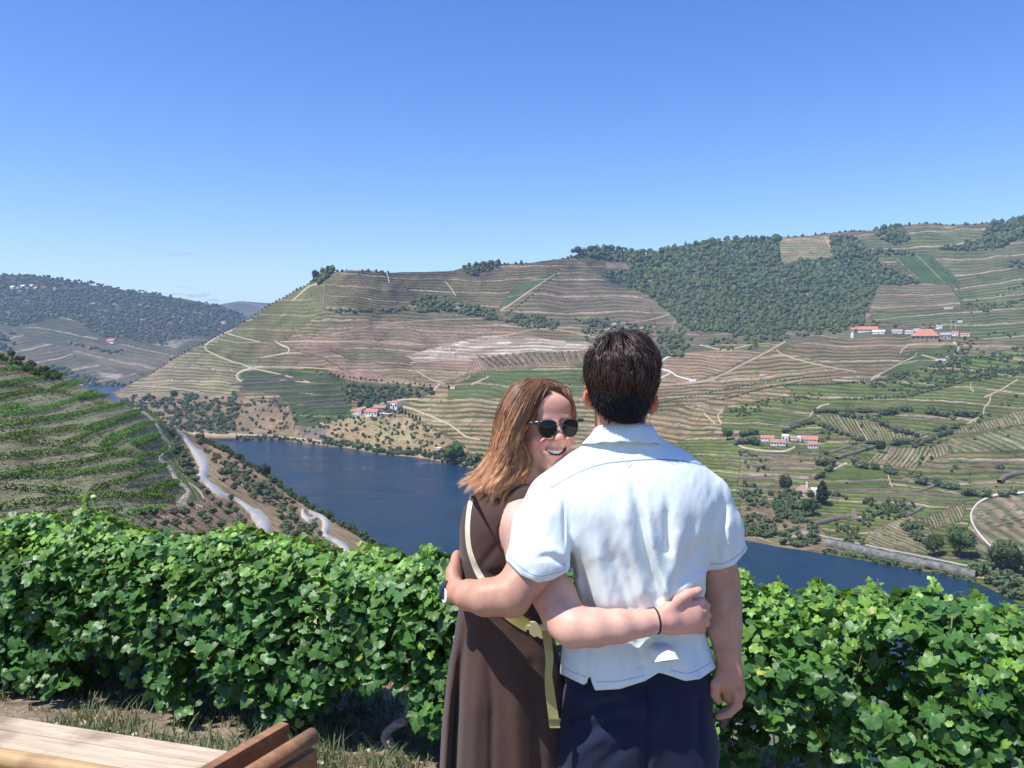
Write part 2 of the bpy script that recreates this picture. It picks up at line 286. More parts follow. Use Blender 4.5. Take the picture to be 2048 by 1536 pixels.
BP = [
 ([(230,790),(300,745),(470,655),(520,640),(500,740),(470,790),(420,800),(300,800)], (.36,.29,.19), (.13,.15,.06), 6.2, 2, .9),
 ([(470,660),(560,600),(660,548),(650,620),(560,690),(500,740),(410,700)], (.21,.20,.10), (.11,.13,.05), 6, 1, .6),
 ([(650,560),(700,540),(800,548),(830,600),(790,625),(650,620)], (.25,.20,.13), (.12,.13,.06), 5, 3, .9),
 ([(415,700),(550,685),(580,700),(520,718),(480,722)], (.24,.21,.12), (.13,.15,.05), 8, 0, .6),
 ([(780,545),(1140,515),(1110,548),(1000,622),(900,600),(830,600),(800,560)], (.24,.18,.12), (.10,.12,.05), 5.5, 1, .9),
 ([(1030,570),(1110,545),(1050,590),(1000,615)], (.12,.17,.07), (.07,.12,.04), 6, 0, .5),
 ([(1110,548),(1200,545),(1345,628),(1300,662),(1180,660),(1000,625)], (.27,.20,.15), (.11,.12,.06), 6.5, 2, .95),
 ([(560,690),(700,640),(860,640),(1000,660),(1170,690),(1165,705),(960,740),(880,768),(760,755),(690,742),(640,715)], (.36,.25,.19), (.17,.15,.09), 6.5, 1, .8),
 ([(660,700),(800,690),(880,705),(820,735),(700,722)], (.25,.20,.13), (.12,.13,.06), 6, 2, .9),
 ([(810,712),(870,695),(960,672),(1040,672),(1180,686),(1175,700),(1040,706),(1000,712),(900,716),(830,724)], (.48,.39,.32), (.27,.20,.15), 7, 1, .8),
 ([(950,716),(1170,702),(1170,726),(1000,740),(930,752)], (.33,.24,.17), (.17,.14,.09), 6, 65, .5),
 ([(620,735),(700,742),(880,768),(870,780),(760,785),(690,765)], (.38,.26,.19), (.25,.19,.12), 5, 5, .3),
 ([(480,742),(640,735),(690,760),(705,835),(640,855),(590,850),(560,790),(480,776)], (.075,.12,.035), (.05,.09,.03), 5, 2, .5),
 ([(240,795),(470,790),(580,812),(592,872),(240,872)], (.32,.23,.16), (.2,.17,.1), 6, 8, .3),
 ([(590,862),(640,845),(720,830),(820,832),(940,900),(900,930),(700,900),(590,885)], (.42,.32,.20), (.22,.19,.11), 6, 10, .25),
 ([(600,855),(660,850),(640,885),(596,880)], (.24,.20,.17), (.2,.17,.1), 6, 10, .2),
 ([(690,760),(760,768),(870,772),(800,820),(710,800)], (.14,.13,.07), (.08,.09,.04), 6, 0, .3),
 ([(800,812),(880,775),(960,742),(1170,726),(1318,720),(1318,1050),(1170,1000),(960,950),(930,890),(860,850)], (.40,.30,.19), (.085,.13,.04), 9.5, 2, 1.0),
 ([(900,775),(960,745),(1170,730),(1318,715),(1318,760),(1170,790),(900,800)], (.16,.19,.08), (.085,.13,.04), 8, 1, .8),
 ([(1300,590),(1350,630),(1400,670),(1700,650),(1850,660),(1830,690),(1500,700),(1320,720)], (.20,.18,.12), (.09,.11,.05), 5, 0, .6),
 ([(1318,714),(1400,700),(1545,698),(1390,766),(1318,770)], (.42,.29,.20), (.13,.14,.07), 5.5, 1, .9),
 ([(1300,770),(1390,766),(1550,700),(1715,745),(1660,760),(1560,768),(1300,826)], (.38,.27,.18), (.10,.13,.05), 7.2, -6, 1.0),
 ([(1300,824),(1560,770),(1600,790),(1450,810),(1440,860),(1300,900)], (.42,.30,.19), (.10,.13,.05), 9.0, 5, 1.0),
 ([(1560,690),(1640,680),(1860,668),(1870,700),(1830,715),(1720,748),(1640,728)], (.30,.22,.14), (.07,.115,.04), 7, 1, 1.0),
 ([(1830,700),(1905,690),(1915,705),(1860,735),(1760,750),(1800,725)], (.12,.16,.06), (.07,.12,.03), 7, -8, .6),
 ([(1560,770),(1740,765),(1800,745),(2060,690),(2300,650),(2300,1400),(1700,1120),(1480,1090),(1300,1040),(1300,900),(1440,860),(1450,810),(1600,790)], (.20,.22,.085), (.075,.13,.035), 7.5, 4, .9),
 ([(1650,812),(1815,800),(1815,815),(1645,825)], (.20,.24,.085), (.16,.2,.07), 8, 0, .3),
 ([(1625,828),(1700,830),(1830,872),(1760,892),(1710,885)], (.34,.30,.17), (.09,.125,.045), 6.2, 62, 1.0),
 ([(1735,925),(1760,895),(1860,890),(1870,915),(1830,935)], (.40,.34,.21), (.07,.12,.035), 8, 125, 1.0),
 ([(1855,895),(1900,878),(1890,905),(1870,925)], (.40,.34,.21), (.10,.14,.045), 8, 65, .9),
 ([(1900,870),(1925,852),(2048,818),(2110,800),(2110,830),(2048,848)], (.36,.31,.19), (.11,.15,.05), 6.5, 62, .9),
 ([(1890,880),(2048,850),(2120,835),(2120,900),(1990,905),(1900,905)], (.30,.28,.16), (.12,.17,.06), 9, 28, .9),
 ([(1850,925),(1900,905),(2120,905),(2120,985),(1960,985),(1800,960)], (.25,.22,.12), (.10,.15,.045), 9.5, 2, 1.0),
 ([(1480,905),(1640,905),(1660,1000),(1480,1010)], (.30,.25,.15), (.10,.15,.045), 10.5, 2, .9),
 ([(1650,930),(1780,940),(1770,975),(1650,975)], (.13,.19,.06), (.10,.15,.05), 10, 2, .4),
 ([(1720,1095),(1740,1060),(1820,1030),(1860,1060),(1880,1110)], (.34,.30,.19), (.11,.15,.055), 6.0, 20, .8),
 ([(1840,1040),(1930,1005),(1925,1040),(1870,1060)], (.34,.29,.18), (.11,.15,.05), 6.5, 70, .9),
 ([(1935,1060),(1945,1010),(2010,990),(2300,970),(2300,1150),(2040,1160),(1960,1110)], (.33,.28,.21), (.11,.16,.05), 19, 33, .8),
 ([(1480,1010),(1560,1000),(1640,1060),(1700,1110),(1480,1090)], (.27,.22,.15), (.12,.13,.06), 6, 15, .3),
 ([(1680,478),(1860,460),(2060,440),(2300,400),(2300,640),(2060,690),(1860,662),(1740,640),(1755,570),(1840,565)], (.19,.20,.11), (.085,.12,.05), 6, -3, .9),
 ([(1755,568),(1900,568),(1925,618),(1735,625)], (.27,.21,.14), (.10,.12,.06), 5, -2, .9),
 ([(1785,515),(1860,510),(1918,566),(1845,568)], (.08,.15,.06), (.06,.12,.045), 7, 40, .4),
 ([(1140,505),(1200,495),(1560,474),(1557,530),(1665,518),(1665,470),(1710,476),(1760,530),(1845,568),(1755,570),(1725,645),(1500,668),(1380,660),(1300,592),(1210,560)], (.13,.125,.075), (.07,.09,.04), 6, 0, .5),
 ([(1557,474),(1657,470),(1670,514),(1557,527)], (.34,.28,.19), (.16,.16,.09), 5.5, 2, .8),
 ([(1210,525),(1255,528),(1262,540),(1215,540)], (.34,.25,.2), (.2,.17,.1), 5, 2, .5),
]
b_, r_, p_, a_ = paint(B, BP, ((.29,.22,.15), R_, 7, 1, .85))
# bare patches broken by terraces on the quarried slope
m_ = inpoly(B.PX, B.PY, BP[9][0]); q_ = np.clip((vnoise(B.PX/28, B.PY/4.5, 5)-.45)*6, 0, 1)[..., None]
b_[m_] = (b_*(1-q_)+np.array([.54,.44,.36])*q_)[m_]
MB = hill_material('far_bank_ground', 0.11, 1.6)
hillB = terrain_mesh('hillside', B, MB, b_, r_, p_, a_)
# ---- far left hills ------------------------------------------------------------
A1 = Sheet([(-200,560,3600),(0,551,3700),(250,580,3900),(450,612,4100),(620,700,4200),(-200,650,3100),(0,650,3100),(250,650,3150),(450,680,3300),(-200,800,2400),(0,768,2480),(250,768,2480),(450,768,2480),(620,768,2480),(150,715,2750),(350,710,2800),(450,640,3800)],
           [(-200,560),(0,551),(60,548),(95,556),(200,573),(300,587),(380,600),(430,611),(480,632),(540,655),(620,700)], [(-200,772),(700,772)], relief=0.03, seed=21, rscale=90)
_t1 = A1.yt; A1.yt = lambda x: _t1(x)+2*fbm(np.asarray(x, float)/20, 0*np.asarray(x, float), 18, 4)
A1.build(-200, 620, 400, 150, water=lambda X: X > -1000)
AP = [
 ([(-200,700),(60,650),(190,690),(300,760),(300,780),(-200,780)], (.20,.17,.12), (.11,.11,.06), 6, -10, .8),
 ([(30,660),(128,632),(200,665),(190,700),(60,680)], (.13,.14,.08), (.08,.10,.05), 6, 8, .7),
 ([(130,680),(300,690),(360,700),(340,760),(160,720)], (.20,.16,.11), (.10,.12,.06), 7, 12, .7),
 ([(300,688),(392,672),(352,698)], (.36,.31,.26), (.3,.26,.2), 6, 0, .2),
 ([(320,623),(380,640),(360,645)], (.3,.25,.15), (.1,.1,.06), 6, 20, .2),
 ([(-200,590),(20,590),(45,640),(-200,650)], (.20,.18,.10), (.1,.12,.05), 5, 20, .5),
 ([(200,742),(245,750),(235,760),(205,752)], (.45,.4,.33), (.3,.26,.2), 6, 0, .2)]
b_, r_, p_, a_ = paint(A1, AP, ((.13,.125,.075), (.07,.09,.045), 6, 5, .5))
MA = hill_material('far_hill_ground', 0.05, 3.0)
terrain_mesh('far_hills', A1, MA, b_, r_, p_, a_, back=((1.05, -30), (1.4, -300)))
A2 = Sheet([(380,615,6500),(500,602,7000),(640,606,7200),(380,700,5200),(500,700,5200),(640,720,5200)], [(330,640),(400,620),(430,611),(455,606),(480,602),(505,604),(530,606),(555,606),(620,612),(700,640)], [(330,720),(700,720)], relief=.02, seed=31, rscale=60)
A2.build(330, 700, 160, 60)
b_, r_, p_, a_ = paint(A2, [], ((.15,.145,.08), (.08,.10,.05), 6, 5, .5))
terrain_mesh('distant_hills', A2, MA, b_, r_, p_, a_, back=((1.05, -60), (1.3, -700)))
# ---- near left slope below the terrace ------------------------------------------
C_top = [(-260,650),(-100,676),(0,702),(40,716),(80,728),(112,742),(128,752),(160,770),(200,790),(250,812),(290,826),(325,850),(356,860),(400,874),(440,893),(480,915),(520,940),(560,968),(600,998),(650,1026),(700,1056),(760,1092),(830,1132),
         (900,1172),(1100,1290),(1400,1420),(2048,1640),(2400,1750)]
C_bot = [(-260,1190),(0,1190),(400,1200),(800,1260),(1100,1420),(1400,1560),(2048,1800),(2400,1900)]
Cc = [(-260,660,330),(0,703,340),(0,800,235),(0,900,172),(0,1000,134),(0,1100,108),(0,1190,92),(150,765,360),(150,850,240),(150,950,172),(150,1050,130),(150,1190,95),
      (300,832,390),(300,900,262),(300,1000,184),(300,1060,155),(300,1190,108),(375,930,330),(375,1000,218),(400,874,640),(390,1070,170),(440,893,600),(450,960,350),(450,1050,222),(450,1190,130),
      (520,940,520),(600,998,470),(600,1060,300),(600,1190,165),(700,1056,420),(760,1092,400),(830,1132,380),(750,1150,262),(800,1250,170),(1100,1290,270),(1100,1400,160),(1400,1420,215),(1400,1550,130),(2048,1640,150),(2048,1790,110),(2400,1750,130),(2400,1890,100)]
C = Sheet(Cc, C_top, C_bot, relief=0.02, seed=41, rscale=90)
C.build(-260, 2400, 900, 300)
CP = [
 ([(290,1010),(410,1000),(420,1020),(500,1000),(560,1060),(640,1200),(0,1300),(250,1060)], (.36,.25,.17), (.2,.2,.1), 9, 20, .3),
 ([(-200,690),(60,700),(125,752),(60,752),(-200,720)], (.30,.23,.15), (.1,.12,.05), 6, 0, .3),
 ([(365,850),(450,890),(620,1010),(850,1150),(900,1300),(560,1200),(500,1010),(420,1010),(380,960)], (.38,.27,.18), (.16,.17,.08), 9, 40, .35),
 ([(318,850),(350,870),(380,940),(410,1000),(385,1003),(370,975),(345,930),(342,890)], (.15,.19,.07), (.1,.14,.05), 7, 60, .5)]
b_, r_, p_, a_ = paint(C, CP, ((.225,.215,.14), (.12,.16,.065), 13, -8, .45), .85, .8)
MC = hill_material('near_slope_ground', 0.8, 0.35)
def frontC(V):
    a = V[:, 0].copy(); out = []
    for f, z in ((0.05, -2.2), (0.3, None)):
        p = a.copy(); p[:, 0] = a[:, 0]*max(f, .1); p[:, 1] = 7.0 if z else a[:, 1]*f
        p[:, 2] = z if z else a[:, 2]*0.35-1
        out.append(p)
    return out
terrain_mesh('near_slope', C, MC, b_, r_, p_, a_, front=frontC, back=((1.03, -6), (1.12, -30), (1.2, -140)))
# river bed + water
mw, nt_, bw = newmat('river_water', (.010,.036,.070), 0.12, 0.5); bw.inputs['IOR'].default_value = 1.33
tcw = N(nt_, 'ShaderNodeTexCoord'); mpw = N(nt_, 'ShaderNodeMapping'); mpw.inputs['Scale'].default_value = (1, 2.2, 1); nt_.links.new(tcw.outputs['Object'], mpw.inputs[0])
nw = N(nt_, 'ShaderNodeTexNoise', i_Scale=0.5, i_Detail=6.0, i_Roughness=0.65); nt_.links.new(mpw.outputs[0], nw.inputs['Vector'])
nl = N(nt_, 'ShaderNodeTexNoise', i_Scale=.012, i_Detail=5.0, i_Distortion=1.2); nt_.links.new(mpw.outputs[0], nl.inputs['Vector']); rl = N(nt_, 'ShaderNodeMapRange'); nt_.links.new(nl.outputs['Fac'], rl.inputs[0]); rl.inputs[1].default_value = .35; rl.inputs[2].default_value = .65; rl.inputs[3].default_value = .04; rl.inputs[4].default_value = .26; nt_.links.new(rl.outputs[0], bw.inputs['Roughness'])
bpw = N(nt_, 'ShaderNodeBump', i_Strength=0.9, i_Distance=0.55); nt_.links.new(nw.outputs['Fac'], bpw.inputs['Height']); nt_.links.new(bpw.outputs[0], bw.inputs['Normal'])
me = mesh_np('river', [(-3500, 60, WZ), (1500, 60, WZ), (1500, 3300, WZ), (-3500, 3300, WZ)], [[0, 1, 2, 3]], mw)
tag(obj('river', me), kind='structure')
# ground under everything, out to the horizon
me = mesh_np('ground', [(-9000, -3000, WZ-14), (9000, -3000, WZ-14), (9000, 14000, WZ-14), (-9000, 14000, WZ-14)], [[0, 1, 2, 3]], noisy('valley_floor', (.1, .12, .06), (.2, .17, .1), 0.01))
tag(obj('ground', me), kind='structure')
# ================================================================ ROADS, TRACKS
def ribbon(name, s, pts, mat, lift=0.0007, step=5, kind='structure', vertical=False):
    """strip laid on sheet s: pts (px, py, width px)"""
    P = smooth_line(pts, step); xy = P[:, :2]; wd = (P[:, 2] if P.shape[1] > 2 else np.full(len(P), 4.))*(.74 if s is B else 1)
    t = np.gradient(xy, axis=0); t /= np.maximum(np.linalg.norm(t, axis=1, keepdims=True), 1e-6); n = np.stack([-t[:, 1], t[:, 0]], 1)
    k = 5; rows = []
    jit = 1+0.9*fbm(xy[:, 0]/14, xy[:, 1]/14, 3, 3)
    for i in range(k):
        q = xy+n*(wd*jit)[:, None]*(i/(k-1)-.5); d = s.depth(q[:, 0], q[:, 1]); v = unproj(q[:, 0], q[:, 1], d); v[:, 2] += (lift if 0 < i < k-1 else -.0012)*d; rows.append(v)
    V = np.stack(rows, 1); m = len(P); idx = np.arange(m*k).reshape(m, k)
    F = np.stack([idx[:-1, :-1], idx[1:, :-1], idx[1:, 1:], idx[:-1, 1:]], -1).reshape(-1, 4)
    # make faces look up
    a = V[0, 0]; b = V[1, 0]; c = V[0, 1]
    if np.cross(b-a, c-a)[2] < 0: F = F[:, ::-1].copy()
    return tag(obj(name, mesh_np(name, V.reshape(-1, 3), F, mat, True)), kind=kind)
M_TRACK = noisy('dirt_track', (.34, .27, .18), (.50, .41, .29), .25, .95)
M_PINK = noisy('red_earth_track', (.30, .21, .14), (.42, .31, .22), .3, .95)
M_ASPH = noisy('pale_asphalt', (.38, .365, .34), (.50, .485, .45), .5, .95, spec=.1)
M_CONC = noisy('concrete_road', (.46, .44, .40), (.58, .56, .51), .4, .9)
M_GRAVR = noisy('grey_gravel', (.26, .25, .23), (.38, .36, .33), .8, .95); M_VERGE = noisy('road_verge', (.42, .33, .22), (.52, .42, .3), .7, .95)
for pts in [
  [(585,601,3),(600,588,4),(617,574,4),(640,566,3)], [(465,660,3),(440,671,4),(412,690,5),(415,702,5),(460,722,4),(482,728,4),(505,737,4),(560,749,3),(620,765,2)],
  [(455,668,3),(500,680,2),(520,684,2)], [(550,683,4),(562,690,6),(578,697,6),(577,705,5),(560,709,3),(520,716,2)], [(525,733,4),(505,737,5),(485,742,6),(473,750,6),(475,758,6),(484,763,5)],
  [(774,543,4),(777,556,5),(779,566,4)], [(890,563,3),(903,578,3),(912,593,2)], [(1000,622,5),(1020,610,5),(1060,582,4),(1110,549,2)],
  [(942,770,5),(960,762,5),(977,754,4)], [(860,790,4),(872,776,5),(880,768,4)], [(1446,820,4),(1436,831,6),(1438,840,6),(1445,848,5)], [(1408,826,5),(1418,836,5),(1431,848,5)],
  [(1658,808,4),(1640,813,5),(1626,824,7),(1618,836,3)], [(1665,760,3),(1731,763,3),(1745,758,4),(1760,751,3)], [(1833,706,3),(1830,713,3),(1804,725,2.5),(1771,743,2.5),(1742,756,3)],
  [(1800,708,5),(1806,698,5),(1815,692,4)], [(1906,684,6),(1917,691,6),(1915,703,6),(1903,711,5),(1884,717,3)],
  [(2036,759,4),(2001,780,4),(1968,795,4)], [(1981,792,5),(1979,804,6),(1968,817,5),(1967,828,5),(1950,839,6),(1934,848,4)], [(1472,878,4),(1479,891,6),(1497,897,5),(1537,902,5),(1570,902,5),(1590,894,6)],
  [(1694,926,5),(1680,932,6),(1665,940,4)], [(1776,950,4),(1780,962,5),(1786,976,3)], [(1942,766,3),(1941,777,3),(1948,784,3)], [(1560,1068,3),(1610,1076,3),(1640,1078,3)],
  [(700,822,3),(760,808,3),(800,800,6),(835,798,4)], [(805,812,3),(850,828,5),(900,850,6),(930,872,5),(960,880,3)], [(945,905,3),(960,915,4),(975,925,3)],
  [(1740,596,3),(1750,580,3),(1756,568,3)], [(1843,710,2),(1880,720,2)], [(1557,474,2.5),(1557,500,3),(1556,524,2.5)], [(1650,472,2.5),(1660,495,2.5),(1669,514,2.5)],
  [(1400,690,2),(1450,700,2),(1500,690,2)], [(1905,500,2),(1930,485,3),(2048,470,3),(2110,462,3)]]:
    ribbon('dirt_track', B, pts, M_TRACK)
for pts in [[(560,684,2.5),(600,683,3),(700,684,3),(780,687,2.5),(842,690,2)], [(490,732,2),(600,735,3),(680,740,2)], [(661,671,2.5),(700,662,2),(743,654,2.5),(830,643,2),(962,637,1.5)],
  [(820,726,3),(870,722,3),(942,716,3)], [(833,742,3),(860,758,3),(890,768,2)], [(1003,672,3),(1040,666,3),(1072,658,2)], [(1072,657,1.5),(1130,662,1.5),(1195,676,1.5)],
  [(1318,771,5),(1384,766,6),(1428,757,6),(1483,730,6),(1534,704,6),(1571,683,5)], [(1552,699,3),(1570,711,4),(1629,728,3),(1713,744,2)], [(400,784,2.5),(330,775,2),(260,772,1.5)],
  [(1340,628,3),(1300,640,3),(1240,648,2)], [(1350,640,3),(1346,655,3),(1342,665,2)], [(650,565,2),(648,590,2),(645,615,2)], [(560,760,3),(620,766,2.5)]]:
    ribbon('dirt_track', B, pts, M_PINK)
for pts in [[(1318,736,4),(1322,726,5),(1334,715,6),(1354,710,4)], [(1318,737,4),(1340,743,5),(1356,753,5),(1384,760,6)], [(1318,758,3),(1330,752,4),(1342,746,3)], [(1378,762,10),(1392,760,9)],
  [(2110,975,4),(2040,985,6),(1998,988,6),(1965,1000,6),(1947,1016,6),(1942,1035,6),(1950,1055,6),(1965,1075,6),(1982,1093,6)]]:
    ribbon('concrete_road', B, pts, M_CONC)
ribbon('riverside_track', B, [(380,866,3),(470,869,4),(560,873,4),(620,880,4),(660,884,3),(700,886,4),(750,896,3)], M_TRACK)
ribbon('dirt_track', C, [(282,824,3),(294,829,6),(309,843,8),(319,859,9),(325,873,9),(339,887,9),(341,896,9),(326,909,10),(320,918,11),(334,929,10),(344,943,10),(353,959,11),(370,974,12),(378,983,12),(371,994,14),(361,1005,15)], M_TRACK)
ribbon('dirt_track', C, [(352,1007,12),(384,1009,9),(406,1014,6)], M_TRACK); ribbon('dirt_track', C, [(378,966,3),(392,975,4),(404,988,6),(408,998,5)], M_TRACK)
ribbon('dirt_track', C, [(247,812,3),(262,817,3),(276,822,3)], M_TRACK)
for e, (v, mt) in {0: (1.16, M_VERGE), 1: (1.0, M_ASPH)}.items():
    L_ = .0016+.0008*e
    for pts in [[(354,860,3),(361,868,5),(370,876,9),(384,895,14),(401,916,24),(409,934,27),(405,952,24),(415,966,14),(434,982,16),(449,992,12),(472,1000,7),(492,1013,14),(513,1030,26),(527,1048,28),(532,1064,25),(524,1080,22),(500,1110,22)],
      [(606,1020,7),(608,1032,12),(620,1041,11),(632,1036,9)], [(618,1024,5),(630,1029,7),(648,1038,13),(653,1052,18),(650,1070,13),(664,1079,8),(682,1089,15),(695,1103,18),(690,1120,17)], [(800,1127,4),(812,1136,10),(820,1146,8)]]:
        ribbon('road_verge' if e == 0 else 'asphalt_road', C, [(x, y, w_*v) for x, y, w_ in pts], mt, L_)

# ================================================================ STONE WALLS
def wall_on(name, s, pts, hpx, mat, label, cat, group, th=0.5, step=7):
    """upright wall along pts, its top edge traced; hpx high in the photo"""
    P = smooth_line(pts, step); x, y = P[:, 0], P[:, 1]; d = s.depth(x, y+hpx); H = np.maximum(hpx*d/1600*1.0, .5)*(1+.15*fbm(x/9, y/9, 5, 2))
    b = unproj(x, y+hpx, d); cx, cy = b.mean(0)[:2]
    t = np.gradient(b[:, :2], axis=0); t /= np.linalg.norm(t, axis=1, keepdims=True)+1e-9; n = np.stack([t[:, 1], -t[:, 0]], 1); n[(n[:, 1] > 0)] *= -1
    q = lambda o, z: np.stack([b[:, 0]+n[:, 0]*o, b[:, 1]+n[:, 1]*o, b[:, 2]+z], 1)
    L = [q(0, -2.), q(0, H), q(-th, H+.05), q(-th*4-1, H-.2), q(-th*4-1, -2.)]
    V = np.stack(L, 1); m, k = V.shape[:2]; idx = np.arange(m*k).reshape(m, k); nx = np.roll(idx, -1, 1)
    F = np.stack([idx[:-1], idx[1:], nx[1:], nx[:-1]], -1).reshape(-1, 4)
    V = V.reshape(-1, 3); o0 = b[len(b)//2].copy()
    me = mesh_np(name, np.concatenate([V-o0]), F, mat)
    o = obj(name, me, loc=o0); return tag(o, label, cat, group)
M_WALL = noisy('schist_wall', (.10, .085, .07), (.23, .19, .15), .8, .95, .6, 2.0, bdist=.15)
M_WALL_SHADED = noisy('shaded_schist_wall', (.045, .042, .038), (.115, .10, .08), .5, .95, .6, 2.0, bdist=.15); M_WALL2 = noisy('riverside_masonry', (.09, .088, .08), (.26, .25, .22), .35, .95, .9, .8, bdist=.5)  # spur terrace walls: shade of their faces put into a darker schist colour
M_SAND = noisy('ochre_masonry', (.42, .27, .16), (.52, .36, .22), .15, .95)
gw = 'schist walls of the green terraces on the river spur'
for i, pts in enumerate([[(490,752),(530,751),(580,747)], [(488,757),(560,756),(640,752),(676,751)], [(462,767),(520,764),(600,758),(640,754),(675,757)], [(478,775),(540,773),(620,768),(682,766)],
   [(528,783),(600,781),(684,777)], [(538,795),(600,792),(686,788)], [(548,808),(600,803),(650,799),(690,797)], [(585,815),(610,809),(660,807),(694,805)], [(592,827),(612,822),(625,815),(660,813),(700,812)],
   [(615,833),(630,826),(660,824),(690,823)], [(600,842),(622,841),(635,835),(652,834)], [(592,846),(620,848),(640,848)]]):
    wall_on('terrace_wall', B, pts, 4.6 if i not in (0, 9, 10, 11) else 4.0, M_WALL_SHADED, 'shade-coloured schist retaining wall stepping down the green terraced spur above the river bend', 'terrace wall', gw)
gw2 = 'low stone walls between the valley fields'
for pts, h in [([(1678,914),(1690,908),(1716,901),(1751,890)], 6), ([(1451,911),(1500,914),(1552,917),(1600,921)], 4), ([(1455,924),(1500,928),(1552,929),(1590,928),(1628,931)], 5), ([(1501,939),(1560,944),(1621,949)], 4),
   ([(1470,953),(1510,953),(1546,955)], 6), ([(1476,974),(1520,977),(1555,980)], 5), ([(1476,994),(1523,998)], 4), ([(1663,982),(1700,979),(1748,977),(1800,979),(1843,979),(1868,971)], 4), ([(1697,965),(1730,961),(1773,960)], 4),
   ([(1786,961),(1827,958),(1850,962),(1868,970)], 3), ([(1720,991),(1780,990),(1837,987),(1925,990)], 3), ([(1720,998),(1800,999),(1935,998)], 3.5), ([(1628,1044),(1645,1041),(1672,1034),(1716,1024)], 8),
   ([(1713,1018),(1712,1028),(1718,1037),(1733,1046)], 5), ([(1811,1031),(1830,1022),(1849,1012)], 5), ([(2100,934),(2048,941),(2017,949),(2003,960)], 8), ([(1856,915),(1900,918),(1963,922),(2048,925)], 3.5),
   ([(1849,927),(1900,930),(1960,937),(2040,941)], 3.5), ([(1590,866),(1610,867),(1628,866),(1653,860)], 4), ([(1655,992),(1690,996)], 4), ([(1640,906),(1600,905)], 4), ([(1905,958),(1950,966),(1990,972)], 3),
   ([(1660,905),(1700,892),(1740,889)], 3), ([(1560,848),(1595,842),(1625,833)], 3), ([(1815,836),(1850,837),(1880,835)], 3), ([(1540,850),(1600,846)], 2.5), ([(1870,890),(1900,888),(1935,886)], 2.5),
   ([(1780,862),(1820,858),(1850,870)], 2.5), ([(1715,838),(1760,845),(1810,848)], 2.5), ([(1630,878),(1670,872),(1720,876)], 3), ([(1700,884),(1740,884),(1790,886)], 3), ([(1480,906),(1540,908),(1580,910)], 5)]:
    wall_on('stone_wall', B, pts, h, M_WALL, 'low brown dry-stone wall holding up a field terrace in the right-hand valley', 'stone wall', gw2)
tag(ribbon('riverside_road', B, [(1600,1064,3),(1650,1073,3),(1750,1094,3.5),(1850,1114,4),(1950,1135,4.5),(2000,1148,5)], M_GRAVR, .0008), kind='structure')
wall_on('river_wall', B, [(1650,1079),(1700,1088),(1750,1100),(1850,1121),(1950,1142)], 14, M_WALL2, 'long grey masonry wall carrying the road along the right river bank', 'river wall', None, 1.0, 9)
wall_on('embankment_wall', B, [(386,866),(430,868),(472,869)], 12, M_SAND, 'ochre masonry embankment standing in the river at the foot of the spur', 'embankment', None, 1.0)

# ================================================================ TREES AND BUSHES
def leafmat(name, c1, c2, scale, hue=0.0):
    m = noisy(name, c1, c2, scale, .85, 0, spec=.15); nt = m.node_tree; b = nt.nodes['Principled BSDF']
    oi = N(nt, 'ShaderNodeObjectInfo'); hs = N(nt, 'ShaderNodeHueSaturation'); src = b.inputs['Base Color'].links[0].from_socket
    mr = N(nt, 'ShaderNodeMapRange'); nt.links.new(oi.outputs['Random'], mr.inputs[0]); mr.inputs[3].default_value = .72; mr.inputs[4].default_value = 1.25
    mh = N(nt, 'ShaderNodeMapRange'); nt.links.new(oi.outputs['Random'], mh.inputs[0]); mh.inputs[3].default_value = .485; mh.inputs[4].default_value = .515
    nt.links.new(src, hs.inputs['Color']); nt.links.new(mr.outputs[0], hs.inputs['Value']); nt.links.new(mh.outputs[0], hs.inputs['Hue']); nt.links.new(hs.outputs[0], b.inputs['Base Color'])
    return m
M_OLIVE = leafmat('olive_foliage', (.085, .11, .055), (.16, .19, .11), 3.0)
M_BUSH = leafmat('bush_foliage', (.045, .075, .025), (.10, .145, .05), 2.0)
M_DARK = leafmat('dark_foliage', (.03, .05, .022), (.06, .09, .035), 2.0)
M_BARK = noisy('bark', (.10, .07, .05), (.2, .15, .11), 6, .9, .5)
def leaf_cloud(n, seed, rx=1, rz=.85, size=.22, lobes=6, core=.72):
    """crown: many small leaf clumps around uneven lobes, above a dark inner mass. unit radius, base at z=0"""
    r = np.random.default_rng(seed)
    cs = r.normal(size=(lobes, 3)); cs /= np.linalg.norm(cs, axis=1, keepdims=True); cs *= np.array([.5, .5, .42]); cs[:, 2] = cs[:, 2]*.8+.1; rad = r.uniform(.36, .62, lobes)
    k = r.integers(0, lobes, n); d = r.normal(size=(n, 3)); d /= np.linalg.norm(d, axis=1, keepdims=True); p = cs[k]+d*(rad[k]*r.uniform(.75, 1.06, n))[:, None]
    nr = d+r.normal(size=(n, 3))*.45; nr /= np.linalg.norm(nr, axis=1, keepdims=True)
    a = np.cross(nr, r.normal(size=(n, 3))); a /= np.linalg.norm(a, axis=1, keepdims=True); b = np.cross(nr, a); s = (size*r.uniform(.6, 1.3, n))[:, None]
    Q = np.stack([p-a*s, p-b*s*.7, p+a*s, p+b*s*.7], 1).reshape(-1, 3)
    F = [np.arange(n*4).reshape(n, 4)]
    V = [Q]; off = n*4
    for i in range(lobes):                                   # inner mass
        g = ICO_V*rad[i]*core*(1+.2*r.normal(size=(len(ICO_V), 1)))+cs[i]; V.append(g)
    V = np.concatenate(V)*np.array([rx, rx, rz]); V[:, 2] += rz*.80
    T = np.concatenate([ICO_F+off+i*len(ICO_V) for i in range(lobes)]); T = np.concatenate([T, T[:, 2:3]], 1)
    return V, [list(f) for f in F[0]]+[list(t[:3]) for t in T]
